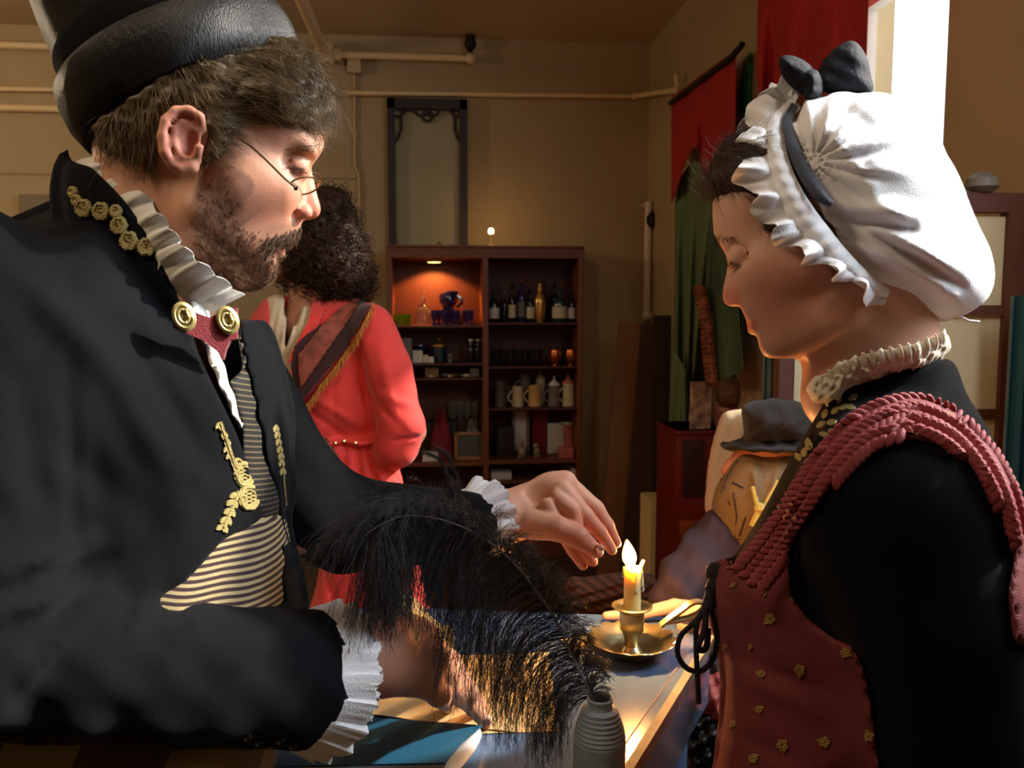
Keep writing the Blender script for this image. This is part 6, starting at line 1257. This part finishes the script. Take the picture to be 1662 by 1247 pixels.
Lf = np.array(Lf); obj('fringe', strands_mesh('fringe', to_world(Lf.reshape(-1, 3)).reshape(Lf.shape), 0.0016, 0.0009, base_r), m_fringe, rc)
w = MB(); bl = spline(np.array([(536, 722, 0), (560, 716, 0), (585, 720, 0), (606, 718, 0)], float), 16); q, _ = kin.front(bl[:, 0], bl[:, 1], 0.010); w.tube(list(to_world(q)), 0.006, 8); w.tube(list(to_world(np.stack([q[0], q[0]+np.array([-0.03, -0.035, 0]), q[0]+np.array([-0.05, -0.05, 0.01])]))), [0.008, 0.012, 0.010], 8)
w.build('belt', m_redc, rc)
for i in (2, 5, 9): MB().ball(to_world(q[i]+np.array([0, 0, -0.006])), 0.005, 8).build('belt_stud', m_gold, rc)
wb = Vol(*box_px(450, 830, 580, 680, 2.1, 2.5), 0.006); wb.puff(Shape([(440, 640), (480, 670), (540, 715), (560, 760), (550, 820), (500, 830), (440, 780)]), 2.27, 0.135, 0.06, 0); vol_objs(wb, 'waist_sash', mat('paisley_sash', (150, 110, 84), 0.7, var=0.6, vscale=45, rgb2=(70, 34, 30)), t_red)
# curls
m_curl = mat('dark_curly_hair', (62, 42, 30), 0.6, var=0.4, vscale=60, spec=0.2)
hp = Shape([(520, 302), (560, 312), (574, 345), (588, 380), (600, 420), (604, 455), (592, 482), (560, 492), (520, 484), (480, 470), (450, 440), (446, 400), (456, 350), (480, 312)])
hv2 = Vol(*box_px(420, 510, 630, 280, 2.08, 2.5), 0.0065); hv2.puff(hp, RD+0.01, 0.135, 0.11, 0); hv2.disp(lambda x, y, D: 0.006*np.sin(x*0.22)*np.sin(y*0.2+D*20)-0.008); ho, CV2, CQ2 = vol_objs(hv2, 'hair', m_curl, t_red); CN = vnormals(CV2, CQ2)
n, k = 1500, 26; i = rng.choice(len(CV2), n); p = CV2[i]-CN[i]*0.004; dn = CN[i]*0.55+np.array([0, -0.75, 0])+rng.normal(0, 0.3, (n, 3)); dn /= np.linalg.norm(dn, axis=1, keepdims=True); A = np.cross(dn, rng.normal(0, 1, (n, 3))); A /= np.linalg.norm(A, axis=1, keepdims=True); B = np.cross(dn, A)
tt = np.linspace(0, 1, k)[None, :, None]; ph = rng.uniform(0, 6.28, (n, 1, 1)); tr = rng.uniform(1.5, 3.0, (n, 1, 1)); rad = rng.uniform(0.005, 0.010, (n, 1, 1)); Lc = rng.uniform(0.02, 0.05, (n, 1, 1))
cu = p[:, None]+dn[:, None]*tt*Lc+A[:, None]*rad*np.cos(ph+tr*6.28*tt)+B[:, None]*rad*np.sin(ph+tr*6.28*tt); obj('curls', strands_mesh('curls', to_world(cu.reshape(-1, 3)).reshape(cu.shape), 0.0017, 0.0008, base_r), m_curl, ho)
# ================================================================ RIGHT-HAND SIDE
m_redcur = mat('red_curtain_cloth', (176, 34, 32), 0.8, bump=0.3, bscale=150, var=0.15, vscale=6); m_grncur = mat('sage_curtain_cloth', (104, 124, 84), 0.8, bump=0.3, bscale=150, var=0.2, vscale=5); m_tealcur = mat('teal_satin_curtain', (16, 70, 78), 0.4, sheen=0.3)
def wallcloth(name, label, poly_top, poly_bot, off, material, cat='curtain', n=60, k=24, amp=0.02, freq=5, group=None, thick=0.003, kind=None, par=None):
    """cloth hanging along the right wall; poly lines of photo pixels for its upper and lower edge"""
    A = spline(np.array([(x, y, 0) for x, y in poly_top], float), n); B = spline(np.array([(x, y, 0) for x, y in poly_bot], float), n); G = np.zeros((n, k, 3))
    for j in range(k):
        t_ = j/(k-1)
        for i in range(n):
            p = A[i]*(1-t_)+B[i]*t_; o_ = off+amp*(0.25+0.75*t_)*(0.5+0.5*sin(freq*2*pi*i/(n-1)+0.6*sin(t_*4))); G[i, j] = onplane(p[0], p[1], 0, XR-o_)
    b = tuple(G[0, 0]); 
    return tag(MB().sheet(G, thick).build(name, material, par, base=None if par else b), None if par else label, None if par else cat, group)
wallcloth('red_valance', 'dark red cloth valance hanging nearer the wall corner', [(1090, 160), (1130, 128), (1165, 102), (1194, 82)], [(1090, 330), (1130, 240), (1150, 300), (1192, 330)], 0.08, m_redcur, amp=0.03, freq=3)
a = RW(1188, 92, 0.10); b = RW(1205, 72, 0.10); tag(MB().tube([RW(1088, 168, 0.10), a, b], 0.012, 8).build('curtain_rod', m_iron, base=tuple(a)), 'thin dark rod carrying the red valance', 'curtain rod')
wallcloth('green_curtain', 'sage green curtain gathered below the red valance', [(1096, 300), (1130, 262), (1160, 290), (1205, 250)], [(1094, 620), (1110, 700), (1150, 560), (1205, 590)], 0.05, m_grncur, amp=0.05, freq=4)
wallcloth('green_curtain', 'narrow sage green curtain tail hanging to the red cabinet', [(1090, 560), (1112, 600)], [(1084, 745), (1112, 790)], 0.14, m_grncur, amp=0.02, freq=2)
w = MB(); g0 = [RW(1205, 98, 0.02), RW(1216, 86, 0.02), RW(1212, 205, 0.02), RW(1196, 175, 0.02)]; w.prism(g0, (0.012, 0, 0)); tag(w.build('stained_glass', mat('green_stained_glass', (36, 130, 84), 0.2, var=0.7, vscale=30), base=tuple(g0[0])), 'green stained glass strip beside the red valance', 'glass panel')
wallcloth('red_valance', 'larger crimson cloth valance above the white cap', [(1232, -60), (1290, -70), (1350, -80), (1412, -90)], [(1228, 130), (1248, 205), (1300, 150), (1406, 90)], 0.08, m_redcur, amp=0.05, freq=3)
wallcloth('green_drape', 'dark green hanging drape folds behind the woman profile', [(1150, 360), (1168, 330), (1182, 300)], [(1140, 580), (1160, 620), (1206, 600)], 0.12, mat('dark_green_cloth', (70, 92, 66), 0.8, var=0.3, vscale=8), amp=0.03, freq=2)
w = MB(); st = spline(np.array([(1136, 470, 0), (1146, 520, 0), (1150, 570, 0), (1156, 620, 0)], float), 20)
for i, (x, y, _) in enumerate(st): w.ball(RW(x, y, 0.17), (0.03, 0.03, 0.022), 8)
tag(w.build('beaded_rope', mat('orange_brown_beads', (150, 76, 36), 0.5, var=0.7, vscale=30), base=tuple(RW(1146, 470, 0.17))), 'orange and brown wrapped rope hanging between green drapes', 'rope')
# boards leaning in the corner
m_board = mat('tan_board', (128, 84, 44), 0.6, var=0.15, vscale=6); m_board2 = mat('brown_board', (74, 46, 28), 0.7, var=0.2, vscale=6)
def board(px0, px1, pyt, lean, y, label, m, name='leaning_board', w_=0.03, cat='board'):
    tl = onplane(px0+lean, pyt, 1, y); tr = onplane(px1+lean, pyt, 1, y); bl_ = onplane(px0, 1150, 1, y-0.25); br_ = onplane(px1, 1150, 1, y-0.25); bl_[2] = br_[2] = 0.001
    bl_[0] = tl[0]-(0.0 if False else 0.16); br_[0] = tr[0]-0.16
    b = tuple((bl_+br_)/2); wv2 = np.cross(tr-tl, tl-bl_); wv2 /= np.linalg.norm(wv2); w = MB().prism([tl, tr, br_, bl_], wv2*(w_ if wv2[1] > 0 else -w_)); return tag(w.build(name, m, base=b, smooth=False), label, cat)
board(1006, 1040, 524, 0, 4.45, 'tall tan board leaning beside the cabinet', m_board); board(1042, 1074, 526, 0, 4.40, 'dark brown board leaning right of the tan board', m_board2)
def rail(px, pt, pb, wpx, y, label, m, cat='post', name='thin_post'):
    a = onplane(px, pt, 1, y); b = onplane(px+wpx, pt, 1, y); return tag(MB().bb((a[0], y-0.02, 0.001), (b[0], y+0.02, a[2])).build(name, m, base=(a[0], y, 0.001)), label, cat)
rail(1062, 512, 0, 26, 4.18, 'dark upright slab standing near the corner pipe', mat('dark_slab', (48, 32, 24), 0.7))
# red cabinet with small drawers and the things on top of it
m_lac = mat('red_lacquer', (118, 30, 24), 0.4, var=0.2, vscale=10); yy = 3.35
a = onplane(1098, 700, 1, yy); b = onplane(1166, 700, 1, yy); ztop = a[2]; xr2 = min(b[0]+0.06, XR-0.03)
t = thing('red_cabinet', 'small red lacquer cabinet with carved doors by the curtains', 'cabinet', ((a[0]+xr2)/2, yy+0.15, 0))
MB().bb((a[0], yy, 0), (xr2, yy+0.3, ztop), bev=0.006).build('cabinet_body', m_lac, t)
w = MB(); w.bb((a[0]+0.03, yy-0.012, ztop-0.28), (a[0]+0.12, yy+0.004, ztop-0.04), bev=0.004); w.build('door_panel', mat('dark_carving', (60, 24, 22), 0.5, var=0.4, vscale=40), t)
w = MB(); w.bb((a[0]-0.008, yy-0.018, ztop-0.012), (xr2, yy+0.3, ztop), bev=0.003); w.build('top_board', m_lac, t)
for z in (ztop-0.42, ztop-0.52): MB().bb((a[0]+0.02, yy-0.012, z-0.04), (xr2-0.01, yy+0.004, z+0.04), bev=0.004).build('drawer', mat('orange_lacquer_%d' % int(z*100), (150, 68, 30), 0.5, var=0.3, vscale=14), t)
def on_top(px, dy=0.12): p = onplane(px, 700, 1, yy+dy); return np.array([p[0], yy+dy, ztop+0.0005])
UU = yy/F
c_ = on_top(1181, 0.08); tag(MB().lathe(c_, [(0.08, 0), (0.085, 0.01), (0.085, 0.07), (0.09, 0.075), (0.09, 0.09), (0.06, 0.092)], 24, sx=0.6, sy=0.9).build('floral_tin', mat('floral_tin_pink', (196, 150, 140), 0.5, var=0.5, vscale=30, rgb2=(150, 40, 44)), base=tuple(c_)), 'round pink and red floral tin on the red cabinet', 'tin')
w = MB(); c2 = c_+np.array([0, 0, 0.093]); w.lathe(c2, [(0.05, 0), (0.085, 0.02), (0.10, 0.06), (0.09, 0.10), (0.06, 0.125), (0.03, 0.13)], 22, sx=0.6, sy=0.9); tag(w.build('brown_basket', mat('brown_wicker', (128, 92, 60), 0.7, var=0.4, vscale=50, bump=0.6, bscale=120), base=tuple(c2)), 'rounded brown basket resting on the floral tin', 'basket')
c3 = c2+np.array([0.0, 0, 0.1305]); tag(MB().lathe(c3, [(0.035, 0), (0.04, 0.01), (0.03, 0.025), (0.0, 0.03)], 16, sx=0.6).build('dark_bowl', m_blk, base=tuple(c3)), 'small black bowl upside down on the basket', 'bowl')
c_ = on_top(1136, 0.06); w = MB(); w.box(c_+np.array([0, 0, 0.10]), (0.09, 0.02, 0.20), rot=Matrix.Rotation(0.2, 3, 'Z')); tag(w.build('printed_card', mat('cream_printed_card', (206, 176, 140), 0.7, var=0.5, vscale=26, rgb2=(110, 80, 90)), base=tuple(c_)), 'cream printed card leaning on the red cabinet', 'card')
# cream cloth and pale box
cl = Vol(*box_px(1130, 880, 1240, 660, 2.2, 2.6), 0.008); cl.puff(Shape([(1176, 672), (1212, 664), (1232, 690), (1234, 740), (1205, 760), (1180, 800), (1160, 838), (1144, 830), (1148, 780), (1156, 730), (1164, 700)]), 2.4, 0.05, 0.05, 0); cl.disp(lambda x, y, D: 0.006*np.sin(x*0.16+y*0.05))
o, _, _ = vol_objs(cl, 'cream_cloth', mat('cream_muslin', (226, 206, 172), 0.85), None, base=tuple(P(1190, 840, 2.4))); tag(o, 'cream muslin cloth hanging over a stand left of the black cap', 'cloth')
c_ = P(1190, 840, 2.4); tag(MB().lathe((c_[0], c_[1], 0), [(0.16, 0), (0.15, 0.02), (0.02, 0.04), (0.016, 0.5), (0.016, c_[2]+0.06)], 16).build('cloth_stand', m_board2, base=(c_[0], c_[1], 0)), 'wooden stand under the cream muslin cloth', 'stand')
a = onplane(1056, 814, 1, 3.75); b = onplane(1100, 880, 1, 3.75); tag(MB().bb((a[0], 3.75, 0), (b[0]+0.03, 3.95, a[2]), bev=0.01).build('pale_box', mat('pale_carton', (206, 186, 130), 0.75), base=((a[0]+b[0])/2, 3.8, 0)), 'pale upright carton behind the candle flame', 'box')
# panelled screen with pale panes
m_scr = mat('screen_wood', (98, 56, 44), 0.55, var=0.2, vscale=14); m_pane = mat('pale_screen_paper', (216, 200, 160), 0.6, var=0.12, vscale=5)
sy = 1.67; sg = lambda px, py: onplane(px, py, 1, sy); x0, x1 = sg(1263, 500)[0], sg(1655, 500)[0]; zt = sg(1600, 314)[2]; x1 = min(x1, XR-0.02)
t = thing('panel_screen', 'standing wooden screen with pale paper panes behind the white cap', 'screen', ((x0+x1)/2, sy, 0)); w = MB()
w.bb((x0, sy-0.015, 0), (x0+0.030, sy+0.015, zt)); w.bb((x1-0.045, sy-0.015, 0), (x1, sy+0.015, zt)); w.bb((x0+0.040, sy-0.014, zt-0.040), (x1-0.045, sy+0.014, zt))
for py in (504, 672, 840): z = sg(1600, py)[2]; w.bb((x0+0.04, sy-0.012, z-0.011), (x1-0.045, sy+0.012, z+0.011))
w.bb((x0+0.04, sy-0.012, 0.02), (x1-0.045, sy+0.012, 0.14)); w.build('frame', m_scr, t, smooth=False)
zs = [zt-0.04]+[sg(1600, py)[2] for py in (504, 672, 840)]+[0.14]
for za, zb in zip(zs, zs[1:]): MB().bb((x0+0.038, sy-0.003, zb+0.008), (x1-0.043, sy+0.003, za-0.008)).build('pane', m_pane, t, smooth=False)
w = MB(); c_ = np.array([x1-0.10, sy, zt]); w.lathe(c_, [(0.02, 0.0005), (0.034, 0.012), (0.030, 0.03), (0.014, 0.042), (0.0, 0.046)], 14); tag(w.build('grey_finial', m_grey, base=tuple(c_)), 'small grey ornament on top of the panel screen', 'ornament')
def frontcloth(name, label, px0, px1, pyt, y, material, amp=0.015, freq=3, zb=0.01):
    n, k = 40, 10; a = onplane(px0, pyt, 1, y); b = onplane(px1, pyt, 1, y); G = np.zeros((n, k, 3))
    for i in range(n):
        for j in range(k): G[i, j] = (a[0]+(b[0]-a[0])*i/(n-1), y+amp*sin(freq*2*pi*i/(n-1)), a[2]+(zb-a[2])*j/(k-1))
    return tag(MB().sheet(G, 0.002).build(name, material, base=tuple(G[0, 0])), label, 'curtain')
frontcloth('teal_curtain', 'narrow teal satin curtain strip left of the panel screen', 1243, 1261, 560, 1.72, m_tealcur)
frontcloth('teal_curtain', 'teal satin curtain at the right edge of the panel screen', 1646, 1700, 480, 1.58, m_tealcur)
# ---------------------------------------------------------------- seated visitor in a dark cap and tan cape
SD = 1.50; t_sv = thing('person', 'seated person in dark flat cap and tan cape with yellow drawstring', 'person', tuple(P(1230, 1200, SD)*np.array([1, 1, 0]))); s_ = lambda px, py, d=SD: cs(px, py, d)
v = Vol(*box_px(1130, 1120, 1380, 680, 1.28, 1.75), 0.0055); v.ell(s_(1250, 742), (0.057, 0.064, 0.055), 0).ell(s_(1206, 765), (0.024, 0.040, 0.036), 0, k=0.02).cone(s_(1182, 752), s_(1180, 764), 0.008, 0.012, 0.01).cone(s_(1240, 780), s_(1250, 880), 0.043, 0.06, 0.02).cone(s_(1250, 880), s_(1240, 1120), 0.075, 0.095, 0.05)
sb = Vol(*box_px(1050, 1800, 1420, 1050, 1.25, 1.85), 0.011); sb.cone(s_(1240, 1080), s_(1240, 1240), 0.10, 0.105, 0.03).chain([s_(1260, 1260, 1.50), s_(1270, 1270, 1.36), s_(1280, 1700, 1.37)], [0.07, 0.055, 0.04], 0.02).chain([s_(1330, 1260, 1.52), s_(1370, 1270, 1.38), s_(1370, 1680, 1.39)], [0.07, 0.055, 0.04], 0.02)
vol_objs([v, sb], 'body', m_skin3, t_sv, lambda x, y, D: np.tile(np.array(lin((196, 128, 100))), (len(x), 1)))
cpv = Vol(*box_px(1130, 1000, 1400, 640, 1.3, 1.7), 0.0045); cpv.puff(Shape([(1196, 742), (1222, 732), (1300, 730), (1335, 745), (1345, 820), (1330, 900), (1260, 930), (1185, 920), (1166, 890), (1156, 850), (1160, 800), (1176, 770)]), SD, 0.10, 0.085, 0)
cpv.disp(lambda x, y, D: crease(x, y, (1222, 745), (1232, 830), 5, .007)+crease(x, y, (1238, 745), (1236, 820), 4, -.006)+crease(x, y, (1270, 745), (1242, 822), 5, .006)+crease(x, y, (1256, 745), (1240, 820), 4, -.005)+crease(x, y, (1300, 745), (1250, 822), 5, .006)+0.002*np.sin(x*0.1+y*0.06))
cape, _, _ = vol_objs(cpv, 'cape', mat('tan_linen_cape', (132, 106, 72), 0.85, var=0.12, vscale=12), t_sv); cape['label'] = 'tan cape with stitched twig pattern'
w = MB()
for pts in ([(1198, 748), (1180, 775), (1170, 800)], [(1170, 778), (1190, 784), (1206, 792)], [(1190, 800), (1196, 840), (1192, 880), (1200, 910)], [(1166, 866), (1180, 872), (1200, 876)], [(1210, 840), (1200, 870)], [(1176, 790), (1184, 820)]): line(w, cpv, pts, 0.0016, 0.001)
w.build('stitched_twigs', m_dk, cape)
w = MB(); line(w, cpv, [(1222, 790), (1228, 815), (1234, 830)], 0.004); line(w, cpv, [(1262, 780), (1246, 812), (1236, 830)], 0.004); g1, _ = cpv.front(np.array([1234.]), np.array([826.]), 0.01); g1 = to_world(g1)[0]; w.ball(g1, 0.011, 8); w.tube([g1, g1+np.array([-0.008, 0, -0.03])], [0.006, 0.011], 8); w.build('drawstring', mat('yellow_cord', (206, 184, 96), 0.7), cape)
hcv = Vol(*box_px(1150, 760, 1370, 620, 1.3, 1.7), 0.004)
hcv.puff(Shape([(1204, 668), (1212, 656), (1250, 648), (1290, 652), (1318, 664), (1322, 690), (1316, 724), (1210, 724), (1208, 700)]), SD, 0.09, 0.05, 0); hcv.puff(Shape([(1172, 727), (1190, 716), (1214, 712), (1322, 712), (1330, 724), (1310, 734), (1240, 736), (1196, 732)]), SD, 0.10, 0.05, 0.003); hcv.ell(s_(1250, 725), (0.090, 0.007, 0.105), 0, k=0.003)
hcv.disp(lambda x, y, D: 0.003*np.sin(x*0.18+np.sin(y*0.1)*2)*np.sin(y*0.12+D*20)); hc, _, _ = vol_objs(hcv, 'flat_cap', mat('dark_brown_felt', (34, 26, 24), 0.85, sheen=0.1), t_sv); hc['label'] = 'dark felt cap with a short peak'
hb = Vol(*box_px(1165, 840, 1260, 670, 1.3, 1.7), 0.005); hb.puff(Shape([(1196, 735), (1215, 730), (1250, 736), (1250, 770), (1230, 776), (1214, 765), (1206, 750)]), SD, 0.05, 0.04, 0); vol_objs(hb, 'hair', mat('sandy_hair', (104, 78, 54), 0.6), t_sv)
prv = Vol(*box_px(1050, 1200, 1400, 790, 1.1, 2.0), 0.008)
prv.puff(Shape([(1162, 830), (1180, 900), (1240, 920), (1340, 900), (1360, 1180), (1120, 1180), (1085, 1010), (1088, 930), (1110, 880), (1140, 842)]), SD, 0.105, 0.10, 0)
prv.chain([s_(1170, 880, 1.47), s_(1115, 940, 1.40), s_(1090, 965, 1.34)], [0.050, 0.045, 0.036], 0.02); prv.disp(lambda x, y, D: 0.005*np.sin(x*0.09-y*0.07)+0.003*np.sin(x*0.2+y*0.1)); vol_objs(prv, 'purple_robe', mat('purple_brown_robe', (62, 46, 54), 0.85, var=0.2, vscale=10), t_sv)
# chair that carries the seated visitor
cb_ = P(1250, 1200, SD); sx_, sy_ = cb_[0], cb_[1]; t = thing('chair', 'plain dark wooden chair under the seated person', 'chair', (sx_, sy_, 0)); sz = P(1240, 1240, SD)[2]-0.115
MB().bb((sx_-0.22, sy_-0.22, sz-0.04), (sx_+0.22, sy_+0.22, sz), bev=0.01).build('seat', m_board2, t)
for i in (-1, 1):
    for j in (-1, 1): MB().bb((sx_+i*0.19-0.02, sy_+j*0.19-0.02, 0), (sx_+i*0.19+0.02, sy_+j*0.19+0.02, sz-0.04)).build('leg', m_board2, t)
# brown woven cloth beyond the table and dark clutter by the bodice
wc_ = Vol(*box_px(880, 1030, 1100, 900, 1.62, 1.98), 0.005); wc_.puff(Shape([(922, 940), (960, 936), (1000, 932), (1060, 936), (1080, 990), (1060, 1000), (935, 1000), (920, 975)]), 1.8, 0.07, 0.05, 0); wc_.disp(lambda x, y, D: 0.005*np.sin((x-900)*0.10+(y-900)*0.35))
bb2 = P(990, 990, 1.8); o, _, _ = vol_objs(wc_, 'woven_bag', stripe_mat('brown_woven_stripe', (96, 58, 42), (64, 40, 32), M3 @ np.array([0.5, 1, 0]), 0.014), None, base=tuple(bb2)); tag(o, 'brown striped woven bag heaped on a stool beyond the table', 'bag')
bz_ = P(990, 1003, 1.8)[2]-0.004; t = thing('stool', 'dark stool carrying the striped woven bag', 'stool', (bb2[0], bb2[1], 0)); MB().lathe((bb2[0], bb2[1], bz_-0.03), [(0.13, 0), (0.15, 0.01), (0.15, 0.028), (0.0, 0.03)], 24).build('seat', m_board2, t)
for i in range(3): q = i*2.094; MB().tube([(bb2[0]+0.08*cos(q), bb2[1]+0.08*sin(q), bz_-0.03), (bb2[0]+0.13*cos(q), bb2[1]+0.13*sin(q), 0.01)], 0.014, 8).build('leg', m_board2, t)
for i, (px, py, d_, w_, h_, lb, m) in enumerate(((1165, 1128, 1.30, .05, .04, 'white and rose folded cloth in the gap right of the table', m_pink), (1160, 1195, 1.30, .06, .06, 'black crumpled bag below the rose cloth', m_blk), (1160, 1078, 1.34, .05, .035, 'dark brown pouch above the rose cloth', m_dk))):
    gv = Vol(*box_px(px-90, py+80, px+90, py-80, d_-.1, d_+.1), 0.004); gv.ell(cs(px, py, d_), (w_, h_, w_), 15).ell(cs(px+15, py-12, d_), (w_*.6, h_*.9, w_*.6), -20, k=.01); gv.disp(lambda x, y, D: 0.006*np.sin(x*0.12+y*0.2+i)+0.004*np.sin(x*0.3-y*0.1))
    b3_ = P(px, py, d_); o, _, _ = vol_objs(gv, ('folded_cloth', 'black_bag', 'brown_pouch')[i], m, None, base=tuple(b3_)); tag(o, lb, ('cloth', 'bag', 'pouch')[i])
b3_ = P(1165, 1247, 1.28); tag(MB().bb((b3_[0]-0.02, b3_[1]-0.05, 0), (b3_[0]+0.14, b3_[1]+0.05, b3_[2]+0.03), bev=0.01).build('wooden_crate', m_board, base=(b3_[0], b3_[1], 0)), 'tan wooden crate on the floor right of the table', 'crate')
